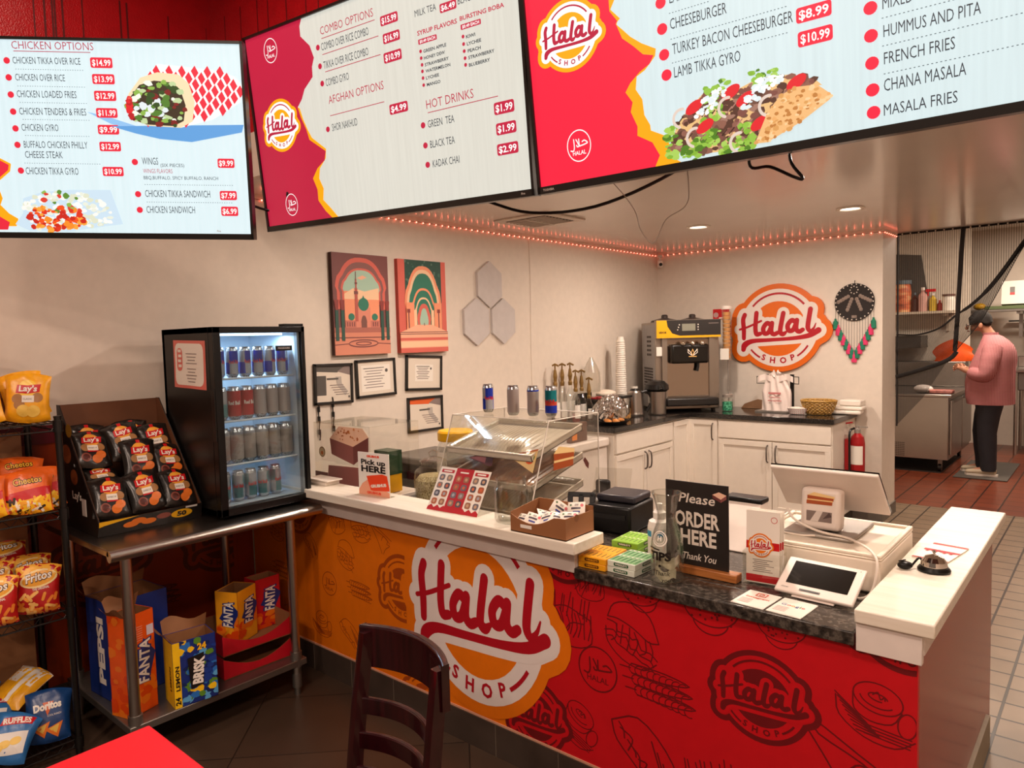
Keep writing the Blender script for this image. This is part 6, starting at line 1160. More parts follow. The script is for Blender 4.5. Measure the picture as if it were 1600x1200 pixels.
# ================================================================ back counter
cab = mat('cabinet_white', 'e6dccf', .4, noise=.02); hm = mat('brushed_bronze', '6a625c', .35, .8)
def shaker(t, a, b, ax, hx_=None, hz=None, name='door'):
    """door on a face: ax 'x' lies in the plane x = const facing +X, 'y' faces -Y; a, b = (along, z)"""
    m = MB(); e = .045; (u0, z0), (u1, z1) = a, b
    def bx(u, v, p, q, d0, d1):
        if ax == 'x': m.bb((-2.92 + d0, u, p), (-2.92 + d1, v, q), cab)
        else: m.bb((u, 5.78 - d1, p), (v, 5.78 - d0, q), cab)
    if name == 'door':
        bx(u0, u1, z0, z1, 0, .010); bx(u0, u1, z0, z0 + e, .01, .019); bx(u0, u1, z1 - e, z1, .01, .019); bx(u0, u0 + e, z0 + e, z1 - e, .01, .019); bx(u1 - e, u1, z0 + e, z1 - e, .01, .019)
    else: bx(u0, u1, z0, z1, 0, .019)
    d = m.obj(name, t, bevel=.0015)
    if hx_ is not None:
        P3 = (lambda u, dd, z: (-2.92 + .019 + dd, u, z)) if ax == 'x' else (lambda u, dd, z: (u, 5.78 - .019 - dd, z))
        MB().tube([P3(hx_, 0, hz - .07), P3(hx_, .022, hz - .055), P3(hx_, .028, hz), P3(hx_, .022, hz + .055), P3(hx_, 0, hz + .07)], .006, hm, n=8, smooth=4).obj('handle', d)
def base_cab(label, lo, hi, toe=None):
    t = thing('base_cabinet', label, 'cabinet', (0, 0, 0), 0, 'white base cabinets'); MB().bb((*lo, .1), (*hi, .868), cab).obj('carcass', t); return t
t = base_cab('white base cabinet with two doors under a wide drawer front, along the picture wall', (-3.54, 4.56), (-2.92, 5.47)); shaker(t, (4.575, .705), (5.46, .855), 'x', name='drawer_front'); shaker(t, (4.575, .12), (5.015, .69), 'x', 4.985, .60); shaker(t, (5.02, .12), (5.46, .69), 'x', 5.05, .60)
MB().bb((-3.5, 4.58, 0), (-2.98, 5.47, .1), mat('toe_kick', '4a423a', .7)).obj('toe_kick', t)
t = base_cab('narrow white corner cabinet panel between the two counter runs', (-3.54, 5.47), (-2.92, 6.38)); shaker(t, (5.485, .12), (5.765, .855), 'x')
t = base_cab('white one-door base cabinet right of the inner corner', (-2.92, 5.78), (-2.637, 6.38)); shaker(t, (-2.905, .12), (-2.643, .855), 'y', -2.68, .755)
t = base_cab('white base cabinet with a wide drawer and two doors, under the round sign', (-2.637, 5.78), (-1.70, 6.38)); shaker(t, (-2.628, .71), (-1.71, .855), 'y', name='drawer_front'); shaker(t, (-2.628, .12), (-2.172, .697), 'y', -2.205, .60); shaker(t, (-2.166, .12), (-1.71, .697), 'y', -2.133, .60)
MB().bb((-2.63, 5.84, 0), (-1.72, 6.38, .1), MATS['toe_kick']).obj('toe_kick', t)
bg = rampmat('black_granite', [(.4, '1b1917'), (.6, '2c2826'), (.75, '4a4440')], 120, .1, detail=4)
tag(MB().bb((-3.545, 4.53, .87), (-2.89, 5.75, .91), bg).bb((-3.545, 5.75, .87), (-1.685, 6.395, .91), bg).obj('black_worktop', bevel=.004), 'polished black L-shaped worktop on the white cabinets', 'worktop')
t = thing('chest_freezer', 'low white chest freezer left of the base cabinets behind the pastry case', 'freezer', (0, 0, 0)); MB().bb((-3.54, 3.55, .02), (-2.95, 4.52, .77), wpl).obj('body', t, bevel=.01); MB().bb((-3.54, 3.54, .775), (-2.93, 4.525, .84), wpl).obj('lid', t, bevel=.012)
# soft serve machine
t = thing('soft_serve_machine', 'steel soft serve ice cream machine with a yellow and black top panel', 'ice cream machine', (-2.94, 5.83, .911), D(45)); w, d = .29, .48; stl = mat('machine_steel', 'a89c90', .3, .85, noise=.04, scale=3); grl = mat('machine_grey', 'a8a6a6', .45, .2)
MB().bb((-w, .02, .02), (w, d, .80), stl).obj('body', t, bevel=.006)
m = MB().bb((-w - .001, .03, .03), (-w, d - .03, .78), grl)
for i in range(3):
    for j in range(5): m.bb((-w - .003, .15 + .05 * i, .50 + .04 * j), (-w - .001, .18 + .05 * i, .52 + .04 * j), vd)
for i in range(9):
    for j in range(10): m.bb((-w - .003, .1 + .033 * i, .14 + .026 * j), (-w - .001, .12 + .033 * i, .157 + .026 * j), vd)
m.obj('side_grille', t)
A = Art().rect(pm('panel_black', '2a2624'), -w, 0, 2 * w, .155, 0).poly(pm('panel_yellow', 'f0b010'), [(-w, 0), (w, 0), (w, .018), (-.08, .018), (-.15, .04), (-.19, .1), (-.2, .155), (-w, .155)], 1); A.rect(pm('lcd', '8a8a7a'), -.06, .06, .12, .062, 1); A.text(PK, 'VEVOR', -.27, .04, .07, .016, 2, bold=.05); A.rect(pm('fine_grey', ''), .18, .12, .09, .006, 1)
for i in range(3): A.disc(bead, -.1 + .008 * i, .07 + .022 * i, .006, 2, n=8); A.disc(bead, .085, .07 + .022 * i, .006, 2, n=8)
MB().bb((-w, -.03, .655), (w, .04, .815), stl).art(A, lambda u, v, q: (u, -.03 - q, .657 + v)).obj('control_panel', t)
MB().bb((-.19, .002, .10), (.19, .02, .64), mat('polished_steel', 'b5a698', .12, 1, noise=0)).obj('front_panel', t); MB().bb((-.235, -.01, .04), (-.19, .03, .655), stl).obj('front_rail', t); MB().bb((.19, -.01, .04), (.235, .03, .655), stl).obj('front_rail', t)
MB().bb((-.17, -.07, .43), (.17, .004, .60), mat('freezing_head', '15120f', .2, noise=0)).obj('dispensing_head', t, bevel=.02, seg=3)
for x in (-.065, .02, .105): MB().sph((x, -.07, .605), .022, chrome, 12, 8).cyl((x, -.05, .6), (x, -.075, .6), .014, chrome).obj('knob', t)
A = Art(); go = pm('crown_gold', 'd8a860')
for a in (-36, 0, 36): A.stroke(bead if a else go, [(.02 + .012 * math.sin(D(a)), .50), (.02 + .05 * math.sin(D(a)) - .012, .525), (.02 + .07 * math.sin(D(a)), .555), (.02 + .05 * math.sin(D(a)) + .012, .525)], .006, 0, closed=True)
A.rect(go, -.015, .487, .07, .008, 0); MB().art(A, lambda u, v, q: (u, -.0705 - q, v)).obj('emblem', t)
MB().tube([(.08, -.03, .44), (.08, -.03, .4), (.07, -.03, .36)], .014, blk, n=8).obj('spout', t); MB().bb((-.235, -.13, .06), (.235, .02, .13), mat('drip_tray_black', '1c1917', .4)).obj('drip_tray', t, bevel=.012)
for x in (-.13, .13): MB().lathe([(0, .0), (.13, .0), (.12, .018), (.05, .035), (.03, .04), (.03, .06), (.022, .07), (0, .073)], mat('lid_dark', '3a302c', .35), (x, .26, .80), n=28).obj('hopper_lid', t)
MB().bb((-.285, -.002, .50), (-.225, .001, .58), PW).obj('sticker', t)
for x in (-.25, .25):
    for y in (.07, .43): MB().cyl((x, y, 0), (x, y, .02), .02, blk).obj('foot', t)
# things along the back counter
def syrup(label, x, y, h, col):
    t = thing('syrup_bottle', label, 'bottle', (x, y, .911), 0, 'syrup pump bottles'); r = .036
    MB().lathe([(0, 0), (r, 0), (r, h * .62), (r * .4, h * .82), (r * .38, h * .9)], jarg, n=20).obj('glass', t); MB().lathe([(0, .004), (r * .9, .004), (r * .9, h * .25), (0, h * .25)], mat('syrup_' + col, col, .3), n=16).obj('syrup', t)
    br = mat('pump_gold', '8a6a34', .45, .3); MB().lathe([(.016, h * .88), (.018, h * .95), (.012, h), (.018, h + .04), (.011, h + .09), (.006, h + .1), (.006, h + .13)], br).tube([(-.025, 0, h + .128), (0, 0, h + .14), (.035, 0, h + .125)], .008, br, n=8).obj('pump', t); MB().grid(lambda i, j: ((r + .0008) * math.cos(-1.2 + 1.7 * i), (r + .0008) * math.sin(-1.2 + 1.7 * i), h * .12 + h * .38 * j), 8, 1, PW).obj('label', t)
for x, y, h, c, lb in ((-3.47, 4.575, .335, '5a3418', 'tallest at the left, nearest the cord'), (-3.47, 4.67, .335, '7a4a20', 'second of the tall ones from the left'), (-3.46, 4.765, .335, '3a2414', 'third of the tall ones from the left'), (-3.36, 4.70, .28, '8a1c14', 'of medium height with red syrup'), (-3.40, 4.84, .275, '6a3a1c', 'of medium height right of the red syrup'), (-3.30, 4.80, .215, '4a3018', 'shortest, at the front right')): syrup('gold-pump syrup bottle, ' + lb, x, y, h, c)
tag(MB().bb((-3.5, 4.92, .911), (-3.25, 4.925, 1.08), blk).bb((-3.5, 5.12, .911), (-3.25, 5.125, 1.08), blk).bb((-3.255, 4.92, .911), (-3.25, 5.125, 1.03), blk).bb((-3.5, 4.92, .911), (-3.495, 5.125, 1.12), blk).bb((-3.5, 4.92, .911), (-3.25, 5.12, .92), blk).obj('organizer_box'), 'black open organizer box behind the syrup bottles', 'box')
for i, lb in enumerate(('front left', 'front right', 'back left', 'back right')): tag(MB().lathe([(0, 0), (.024, 0), (.03, .05), (.03, .055), (0, .055)], mat('pod_red', 'a8242c', .4), n=14).obj('paper_cup', loc=(-3.30 - .08 * (i // 2), 4.975 + .085 * (i % 2), 1.035)), 'red cup standing in the black organizer box, %s of four' % lb, 'cup', 'cups in the organizer')
t = thing('storage_tub', 'white tub with a heaped bag on top beside the cup tower', 'tub', (-3.42, 5.235, .911)); MB().box((0, 0, .09), (.13, .15, .18), wpl).obj('tub', t, bevel=.012); MB().sph((0, 0, .19), (.08, .11, .035), mat('marshmallow', 'e4d6c4', .7, bump=1, bscale=25)).obj('filling', t)
t = thing('glass_cloche', 'tall clear plastic bag standing beside the white cup tower', 'bag', (-3.45, 5.06, 1.125)); MB().lathe([(.07, 0), (.075, .08), (.07, .17), (.045, .23), (.02, .28), (.012, .3)], pet, n=20, sy=1.2).obj('clear_bag', t)
cupm = mat('paper_cup', 'e9e0d4', .5, noise=.02)
t = thing('cup_stack', 'tall leaning tower of stacked white cups in the corner', 'cup stack', (-3.38, 5.42, .911)); m = MB()
for i in range(30): m.lathe([(.052 - .0005 * i, .0), (.054 - .0005 * i, .004), (.05 - .0006 * i, .022)], cupm, (0, 0, .08 + i * .019), n=20)
m.lathe([(.05, 0), (.05, .08)], cupm, n=20).lathe([(.034, .65), (.028, .68), (0, .68)], cupm, n=20); m.obj('cups', t)
tag(MB().lathe([(.045, 0), (.044, .1), (.036, .16), (.032, .23), (0, .23)], cupm, n=20).obj('cup_stack', loc=(-3.33, 5.56, .911)), 'short stack of white cups right of the tall tower', 'cup stack')
t = thing('electric_kettle', 'steel electric kettle with a black handle left of the airpot', 'kettle', (-3.19, 5.33, .911), D(20)); MB().lathe([(0, 0), (.075, 0), (.078, .015), (.075, .03), (.062, .2), (.05, .215), (0, .22)], ss, n=28).obj('body', t); MB().tube([(.05, .03, .2), (.1, .06, .2), (.13, .07, .12), (.09, .05, .03)], .012, blk, n=8, smooth=5).obj('handle', t); MB().lathe([(0, .215), (.045, .215), (.03, .232), (0, .235)], blk).obj('lid', t)
t = thing('airpot', 'steel airpot with a black mushroom top left of the ice cream machine', 'airpot', (-3.07, 5.50, .911), D(-20)); MB().lathe([(0, 0), (.075, 0), (.078, .01), (.078, .2), (.07, .215)], ss, n=28).obj('body', t); MB().lathe([(.0, .2), (.08, .2), (.1, .22), (.095, .26), (.06, .29), (0, .3)], blk, n=28, sx=1.1).tube([(.08, -.04, .24), (.12, -.06, .235), (.13, -.065, .22)], .018, blk, n=10).obj('pump_top', t); MB().tube([(-.08, 0, .22), (-.1, 0, .12), (-.078, 0, .04)], .01, blk, n=8, smooth=4).obj('handle', t)
t = thing('glass_jar', 'square clear jar of orange snacks under a black lid beside the kettle', 'jar', (-3.13, 5.02, .911)); MB().bb((-.06, -.075, 0), (.06, .075, .18), jarg).obj('glass', t, bevel=.015); MB().box((0, 0, .05), (.1, .13, .09), rampmat('orange_snacks', [(.2, '7a4a14'), (.5, 'd08a2c'), (.8, 'e8c47c')], 40, .5, kind='VORONOI')).obj('contents', t, bevel=.01); MB().box((0, 0, .19), (.12, .15, .02), blk).obj('lid', t, bevel=.006)
t = thing('honey_bottle', 'amber squeeze bottle with a yellow label beside the square jar', 'bottle', (-3.2, 5.15, .911)); MB().lathe([(0, 0), (.034, 0), (.036, .02), (.036, .11), (.02, .135), (.012, .16), (0, .17)], mat('honey', 'b8742c', .2), n=18, sx=.8).obj('body', t); MB().bb((-.02, -.037, .03), (.02, -.034, .09), PY).obj('label', t)
foilm = mat('foil', 'd0ccc8', .18, 1, noise=0, bump=1, bscale=22); fo = MB().grid(lambda i, j: (.13 * (2 * i - 1) * math.sqrt(max(0, 1 - (2 * j - 1) ** 2 * .5)), .14 * (2 * j - 1), .16 * math.sqrt(max(0, 1 - (2 * i - 1) ** 2 * .9)) * math.sqrt(max(0, 1 - (2 * j - 1) ** 2 * .9)) + .012 * math.sin(31 * i + 17 * j) * math.sin(23 * j - 9 * i) + .008 * math.sin(60 * i - 45 * j)), 26, 26, foilm)
tag(fo.obj('foil_wrap', loc=(-3.14, 4.86, .97), rot=(D(24), D(30), 0)), 'crumpled aluminium foil tent over the snack tray', 'foil')
t = thing('snack_tray', 'black tray of golden pastries under the foil', 'tray', (-3.03, 4.74, .911)); MB().lathe([(0, .004), (.12, .004), (.14, .03), (.136, .03), (.115, .008)], blk, n=28, sx=.8).obj('tray', t)
m = MB()
for i in range(7): m.sph((.06 * math.cos(i * 2.4) * (i / 7 + .3), .08 * math.sin(i * 2.4), .026), (.03, .025, .016), mat('golden_pastry', 'c8803a', .5, noise=.2, scale=30), 10, 6)
m.obj('pastries', t)
tag(MB().bb((-3.02, 4.10, .843), (-2.98, 4.3, .98), mat('brown_bag_print', '5a3a2c', .3, noise=.2, scale=20)).bb((-2.979, 4.11, .86), (-2.976, 4.17, .97), pm('bag_orange_stripe', 'd87a24')).obj('snack_bag', bevel=.01), 'brown snack pouch with an orange stripe on the freezer lid', 'bag')
t = thing('candy_jar', 'glass jar of green candies with a steel lid right of the ice cream machine', 'jar', (-2.665, 6.03, .911)); MB().lathe([(0, 0), (.045, 0), (.048, .01), (.048, .1), (.04, .12)], jarg, n=24).obj('glass', t); MB().lathe([(0, .004), (.044, .004), (.044, .08), (0, .085)], rampmat('green_candy', [(.2, '1c6a4c'), (.5, '3aa87c'), (.8, '7ad0ac')], 60, .3, kind='VORONOI'), n=20).obj('candies', t); MB().lathe([(.044, .12), (.044, .145), (.04, .15), (0, .15)], silv, n=24).obj('lid', t)
t = thing('cone_dispenser', 'clear tube of orange wafer cones hanging beside the ice cream machine', 'dispenser', (-2.715, 6.14, .911)); MB().cyl((0, 0, .44), (0, 0, .90), .042, jarg, n=20, cap=False).obj('tube', t); MB().lathe([(0, .90), (.047, .90), (.047, .93), (0, .935)], wpl).obj('cap', t); MB().bb((-.04, -.05, .45), (.04, -.045, .55), PW).obj('label', t); MB().cyl((0, .03, .0), (0, .03, .46), .006, silv, n=8).obj('rod', t)
m = MB()
for i in range(12): m.lathe([(.03, 0), (.034, .025), (.034, .03), (.028, .03)], mat('wafer', 'd89a5c', .6), (0, 0, .46 + i * .035), n=14)
m.obj('cones', t)
tag(MB().bb((-2.96, 6.39, 1.73), (-2.80, 6.397, 1.825), PR).art(Art().rect(PW, -2.9, 1.735, .09, .012, 0).disc(pm('pale_pink', ''), -2.93, 1.77, .025, 0), lambda u, v, q: (u, 6.39 - q, v)).obj('flyer'), 'small red flyer on the wall above the ice cream machine', 'flyer')
tag(MB().prism([(-.13, 0), (.11, 0), (.12, .07), (.02, .085), (-.1, .04)], -.008, .008, mat('wood_board', '8a6444', .5), X90).obj('cutting_board', loc=(-2.52, 6.3, .911), rot=(D(-10), 0, 0)), 'brown wooden board leaning behind the candy jar', 'board')
t = thing('bag_rack', 'black wire rack with a white printed carrier bag under the round sign', 'bag rack', (-2.265, 6.17, .911)); MB().bb((-.16, -.12, 0), (.12, .12, .012), mat('steel_plate', '9a948c', .4, .6)).bb((.1, .0, .01), (.13, .02, .32), blk).bb((-.12, .02, .01), (-.1, .04, .32), blk).obj('rack', t)
m = MB()
for s in (-1, 1): m.tube([(s * .1, .02, .30), (s * .18, -.02, .30), (s * .18, -.02, .24), (s * .1, .02, .24)], .004, blk, n=6)
m.obj('bag_arm', t)
t = thing('carrier_bag', 'white plastic carrier bag with red print hanging on the wire rack', 'bag', (-2.265, 6.12, .915)); pb = mat('bag_plastic', 'ecdcd4', .3, noise=.03, bump=.7, bscale=14)
def bagf(i, j):
    wv = .125 * (1.0 - .45 * min(1, max(0, (j - .55) * 2.2)) + .4 * max(0, j - .82)); return ((2 * i - 1) * wv, -.035 * math.sin(PI * i) * (1 - j * .5) + .008 * math.sin(22 * i + 5 * j), .31 * j)
m = MB().grid(bagf, 24, 20, pb).grid(lambda i, j: (bagf(i, j)[0], .02, bagf(i, j)[2]), 10, 10, pb)
for s in (-1, 1): m.grid(lambda i, j, s=s: (s * (.03 + .12 * i), -.015 - .01 * math.sin(9 * i), .25 + .05 * j + .02 * math.sin(PI * i)), 8, 4, pb)
m.grid(lambda i, j: ((2 * i - 1) * (.05 + .03 * math.sin(5 * j)), -.012 + .012 * math.sin(9 * i + 4 * j), .29 + .07 * j * (.6 + .4 * math.sin(8 * i))), 10, 5, pb)
m.obj('bag', t); A = Art(); A.rect(pm('bag_red_print', 'c87a78'), -.055, .15, .11, .016, 0); A.rect(pm('bag_red_print', ''), -.06, .09, .12, .008, 0); A.rect(pm('bag_red_print', ''), -.05, .12, .1, .006, 0)
MB().art(A, lambda u, v, q: (u, -.037 - q - .004 * math.sin(20 * u), v), edge=.02).obj('print', t)
t = thing('food_basket', 'small red checked paper basket in front of the woven basket', 'basket', (-2.05, 6.02, .911)); MB().lathe([(0, .004), (.05, .004), (.065, .05), (.062, .05), (.048, .01)], tilemat('red_check', 'c8243c', 'c8243c', 'eadcd4', .016, gw=.006, vec=(PI / 2, 0, 0)), n=24, sx=1.3).obj('basket', t); MB().sph((0, 0, .05), (.07, .05, .012), cupm).obj('liner', t)
t = thing('woven_basket', 'round golden woven basket on the black worktop', 'basket', (-1.90, 6.08, .911)); wv = rampmat('gold_weave', [(.3, '6a4a1c'), (.5, 'b88a3c'), (.7, 'd8b468')], 22, .4, vec=(6, 6, 9)); m = MB()
for k in range(9): r = .09 + .045 * (k / 8) ** .7; m.tube([((r + .005 * (-1) ** (i + k)) * math.cos(2 * PI * i / 40), (r + .005 * (-1) ** (i + k)) * math.sin(2 * PI * i / 40) * .8, .008 + k * .0125) for i in range(40)], .0062, wv, n=6, closed=True)
m.lathe([(0, .006), (.09, .006)], wv, sy=.8).obj('weave', t); MB().tube([(.137 * math.cos(2 * PI * i / 40), .11 * math.sin(2 * PI * i / 40), .114) for i in range(40)], .008, wv, n=8, closed=True).obj('rim', t)
for i, (w, h, lb) in enumerate(((.24, .03, 'lowest of the stack'), (.23, .03, 'middle of the stack'), (.17, .05, 'topmost of the stack'))): tag(MB().box((0, 0, h / 2), (w, .17 - .02 * i, h), cupm).obj('folded_cloth', loc=(-1.725 + .015 * i, 6.22 + .03 * i, .9112 + .031 * i), rot=(0, 0, D(6 - 5 * i)), bevel=.01), 'folded white cloth at the right end of the black worktop, ' + lb, 'cloth', 'folded cloths on the worktop')

# ================================================================ doorway net and kitchen beyond
YN = 6.88
net1, net2 = netmat('net_fine', 62, .30, (.20, .72)), netmat('net_gathered', 120, .45, (.45, .80)); band = mat('net_band', '1f1a18', .8)
def lerp(L, x):
    for (a, b), (c, d) in zip(L[:-1], L[1:]):
        if a <= x <= c: return b + (d - b) * (x - a) / (c - a)
    return L[0][1] if x < L[0][0] else L[-1][1]
Alow = catmull([(-1.5, 1.545), (-1.338, 1.541), (-1.182, 1.59), (-1.054, 1.697), (-.939, 1.786), (-.802, 1.941), (-.61, 2.24), (-.5, 2.405)], 6)
Blow = catmull([(-1.5, 1.178), (-1.283, 1.252), (-1.101, 1.333), (-1.024, 1.438), (-.889, 1.623), (-.80, 1.799), (-.71, 1.99), (-.61, 2.20), (-.49, 2.405)], 6)
t = thing('screen_curtain', 'black net curtain drawn aside across the kitchen doorway', 'curtain', (0, 0, 0)); wv_ = lambda x, z: YN + .012 * math.sin(9 * x + 2 * z)
MB().grid(lambda i, j: (lambda x: (x, wv_(x, 0), 2.405 + (lerp(Alow, x) - 2.405) * j))(-1.497 + .997 * i), 60, 20, net1).obj('net_panel', t)
MB().grid(lambda i, j: (lambda x: (x, YN - .03 + .03 * math.sin(j * 14 + 3 * i), lerp(Alow, x) + (lerp(Blow, x) - lerp(Alow, x)) * j))(-1.497 + 1.0 * i), 50, 24, net2).obj('gathered_net', t)
MB().add([(-1.497, YN + .02, 1.16), (-1.123, YN + .02, 1.31), (-1.3, YN + .02, 1.0), (-1.497, YN + .02, .757)], [(0, 1, 2, 3)], net2).obj('loose_corner', t)
MB().tube([(x, YN - .012, z) for x, z in Blow if x < -1.04], .017, band, n=8).obj('hem_band', t); MB().tube([(x, YN - .05, z) for x, z in Blow if x > -1.06], .003, band, n=6).obj('hem_band', t); MB().tube([(x, YN - .012, z) for x, z in Alow], [.006, .007, .008, .012, .016, .017, .017], band, n=6).obj('hem_band', t)
MB().tube([(-1.015, YN - .01, 2.405), (-1.03, YN - .012, 2.1), (-1.045, YN - .014, 1.72), (-1.061, YN - .02, 1.40)], .017, band, n=8).obj('seam_band', t)
MB().bb((-1.497, YN - .004, 2.395), (-.2, YN + .004, 2.41), band).obj('header_band', t); MB().bb((-1.5, YN - .01, .75), (-1.488, YN + .004, 2.40), band).obj('side_band', t)
st = MB().sph((0, 0, 0), .006, pm('stud', 'f0e4d4'), 8, 6).mesh('stud')
for i in range(17): o = bpy.data.objects.new('stud', st); COL.objects.link(o); o.parent = t; o.location = (-1.46 + .062 * i, YN - .012, 2.402)
# prep fridge
t = thing('prep_refrigerator', 'low stainless prep refrigerator the person stands at', 'refrigerator', (0, 0, 0))
MB().bb((-2.6, 8.9, .15), (-1.43, 10.3, .84), ss).obj('cabinet', t, bevel=.006); MB().bb((-2.6, 8.88, .84), (-1.40, 10.32, .868), ss).obj('worktop', t, bevel=.004)
for y in (8.97, 9.64): d_ = MB().bb((-1.43, y, .2), (-1.405, y + .62, .80), ss).obj('door', t, bevel=.005); MB().bb((-1.408, y + .02, .77), (-1.395, y + .6, .80), ssd).obj('handle', d_)
m = MB()
for i in range(6):
    for j in range(8): m.bb((-1.955 + i * .018, 8.897, .17 + j * .02), (-1.944 + i * .018, 8.9, .18 + j * .02), vd)
m.obj('vent_grille', t)
for x in (-2.5, -1.52):
    for y in (9.0, 10.2): MB().cyl((x - .015, y, .05), (x + .015, y, .05), .05, blk, n=16).bb((x - .02, y - .02, .05), (x + .02, y + .02, .15), ssd).obj('caster', t)
tag(MB().bb((-2.6, 8.92, 0), (-1.5, 10.2, .012), mat('dark_sheet', '2a2320', .7)).obj('floor_mat'), 'thin dark sheet under the prep refrigerator', 'mat')  # flat dark sheet on the floor, close to the refrigerator's footprint
tag(MB().bb((-1.36, 8.75, 0), (-.88, 9.95, .012), mat('grey_mat', '4e4842', .75, noise=.1)).obj('floor_mat', rot=(0, 0, 0), bevel=.004), 'grey rubber mat under the shoes of the person', 'mat')
tag(MB().box((0, 0, .02), (.22, .16, .04), mat('meat_red', 'a86860', .5, noise=.3, scale=40)).obj('meat_slab', loc=(-1.52, 9.06, .869), bevel=.01), 'pale red slab of meat on the prep refrigerator', 'meat')
tag(MB().sph((0, 0, .045), (.1, .07, .05), mat('plastic_wrap', 'd8ccc4', .35, bump=.8, bscale=18)).obj('plastic_bundle', loc=(-1.70, 9.05, .869)), 'white plastic bundle left of the meat', 'bundle')
tag(MB().bb((-2.4, 10.1, .87), (-1.45, 10.3, 1.18), ssd).obj('topping_rail', bevel=.01), 'stainless raised box along the back of the prep refrigerator', 'food rail')
tag(MB().grid(lambda i, j: (-1.80 + .42 * i + .02 * math.sin(6 * j), 10.2 - .06 * math.sin(PI * i), 1.18 + .27 * j * (.7 + .3 * math.sin(PI * i) ** .5) * (1 - .25 * abs(2 * i - 1))), 14, 10, mat('orange_bag', 'ee5a1c', .4, bump=.6, bscale=14)).obj('orange_bag'), 'bright orange bag standing behind the hands of the person', 'bag')
# shelves with supplies
wsh = mat('shelf_pale', 'c8b8a4', .5)
t = thing('wall_shelf', 'pale wall shelf of bottles seen through the net at left', 'shelf', (0, 0, 0)); MB().bb((-2.9, 10.05, 1.77), (-1.60, 10.4, 1.80), wsh).obj('board', t)
for x in (-2.6, -1.70): MB().bb((x, 10.36, 1.55), (x + .03, 10.4, 1.77), wsh).bb((x, 10.1, 1.74), (x + .03, 10.4, 1.77), wsh).obj('bracket', t)
tag(MB().bb((-2.9, 10.39, .9), (-1.45, 10.42, 2.86), mat('panel_white', 'd2c6b6', .6)).obj('wall_panel'), 'pale panel behind the bottle shelf', 'panel')
tag(MB().prism([(-2.8, 2.62), (-1.985, 2.52), (-1.88, 1.82), (-2.8, 1.82)], 10.37, 10.385, mat('hood_grey', '58524c', .5, .3), Matrix(((1, 0, 0, 0), (0, 0, 1, 0), (0, 1, 0, 0), (0, 0, 0, 1)))).obj('hood_panel'), 'dark grey slanted hood panel above the bottle shelf', 'panel')
def bot(name, label, x, r, h, c, cap, y=10.2, z=1.802, neck=.35, cat='bottle'):
    t = thing(name, label, cat, (x, y, z)); MB().lathe([(0, 0), (r, 0), (r, h * .65), (r * neck, h * .82), (r * neck, h * .9)], c, n=18).obj('body', t); MB().lathe([(r * neck * 1.15, h * .88), (r * neck * 1.15, h), (0, h)], cap, n=14).obj('cap', t); return t
t = bot('food_can', 'large orange labelled tin on the left of the bottle shelf', -2.16, .1, .40, rampmat('tin_label', [(.3, '7a3a24'), (.5, 'c8643c'), (.65, 'e0b07c')], 5, .5, vec=(1, 1, 3)), pm('tin_blue', '5c6a74'), neck=.9, cat='tin')
bot('sauce_bottle', 'dark brown sauce bottle on the shelf beside the orange tin', -2.02, .04, .24, mat('dark_sauce', '4a241c', .3), pm('tin_blue', '')); bot('spray_bottle', 'pink and white pointed squeeze bottle on the bottle shelf', -1.93, .055, .3, mat('pink_plastic', 'c89a90', .4), wpl)
t = bot('spray_bottle', 'clear spray bottle of yellow liquid with a red trigger on the shelf', -1.82, .045, .22, mat('yellow_liquid', 'c8a83c', .25), wpl); MB().bb((-.075, -.02, .24), (.03, .02, .275), PR).bb((-.06, -.012, .19), (-.045, .012, .25), PR).obj('trigger', t)
bot('food_jar', 'round pale jar at the right end of the bottle shelf', -1.65, .07, .2, cupm, pm('jar_dark', '6a4a40'), neck=.9, cat='jar'); bot('sauce_bottle', 'short red sauce bottle between the spray bottle and the pale jar', -1.745, .03, .13, mat('red_sauce', '8a2a22', .35), PR)
t = thing('wall_shelf', 'wall shelf with a white box and green tray above the person', 'shelf', (0, 0, 0)); MB().bb((-1.6, 10.75, 1.775), (.4, 11.2, 1.80), ssd).obj('board', t); MB().bb((-1.02, 11.1, 1.45), (-.98, 11.2, 1.775), ssd).bb((-1.02, 10.8, 1.74), (-.98, 11.2, 1.775), ssd).obj('bracket', t)
tag(MB().bb((-1.35, 10.78, 1.801), (-.9, 11.1, 1.845), mat('green_tray', '5c6a44', .5)).obj('tray', bevel=.006), 'green tray under the white box on the right shelf', 'tray')
tag(MB().box((0, 0, .15), (.25, .2, .29), wpl).box((-.01, -.101, .17), (.05, .003, .1), pm('label_grey', '6a6460')).box((-.01, -.102, .135), (.05, .003, .03), PR).obj('white_bin', loc=(-1.06, 10.93, 1.846), rot=(D(-8), 0, 0), bevel=.015), 'white plastic bin with a small red label on the green tray', 'bin')
tag(MB().sph((0, 0, .045), (.07, .06, .045), mat('yellow_bag', 'e0a81c', .4, bump=.6, bscale=20)).obj('yellow_bag', loc=(-1.42, 10.9, 1.802)), 'yellow bag at the left end of the right shelf', 'bag')
tag(MB().bb((-1.62, 10.3, 1.802), (-1.52, 10.38, 1.94), pm('olive_yellow', 'b8b02c')).obj('sponge_pack'), 'yellow striped pack behind the seam of the net curtain', 'pack') if 0 else None
tag(MB().bb((-1.16, 11.40, 1.645), (-.4, 11.46, 1.665), blk).obj('wall_rail'), 'thin black rail on the wall under the right shelf', 'rail')
t = thing('sink_table', 'stainless sink table on legs at the right picture edge', 'sink', (0, 0, 0)); MB().bb((-1.04, 10.6, 1.02), (.5, 11.3, 1.06), ss).bb((-1.04, 11.25, 1.06), (.5, 11.3, 1.2), ss).bb((-.98, 10.66, .8), (.4, 11.2, 1.02), ssd).obj('basin', t, bevel=.008)
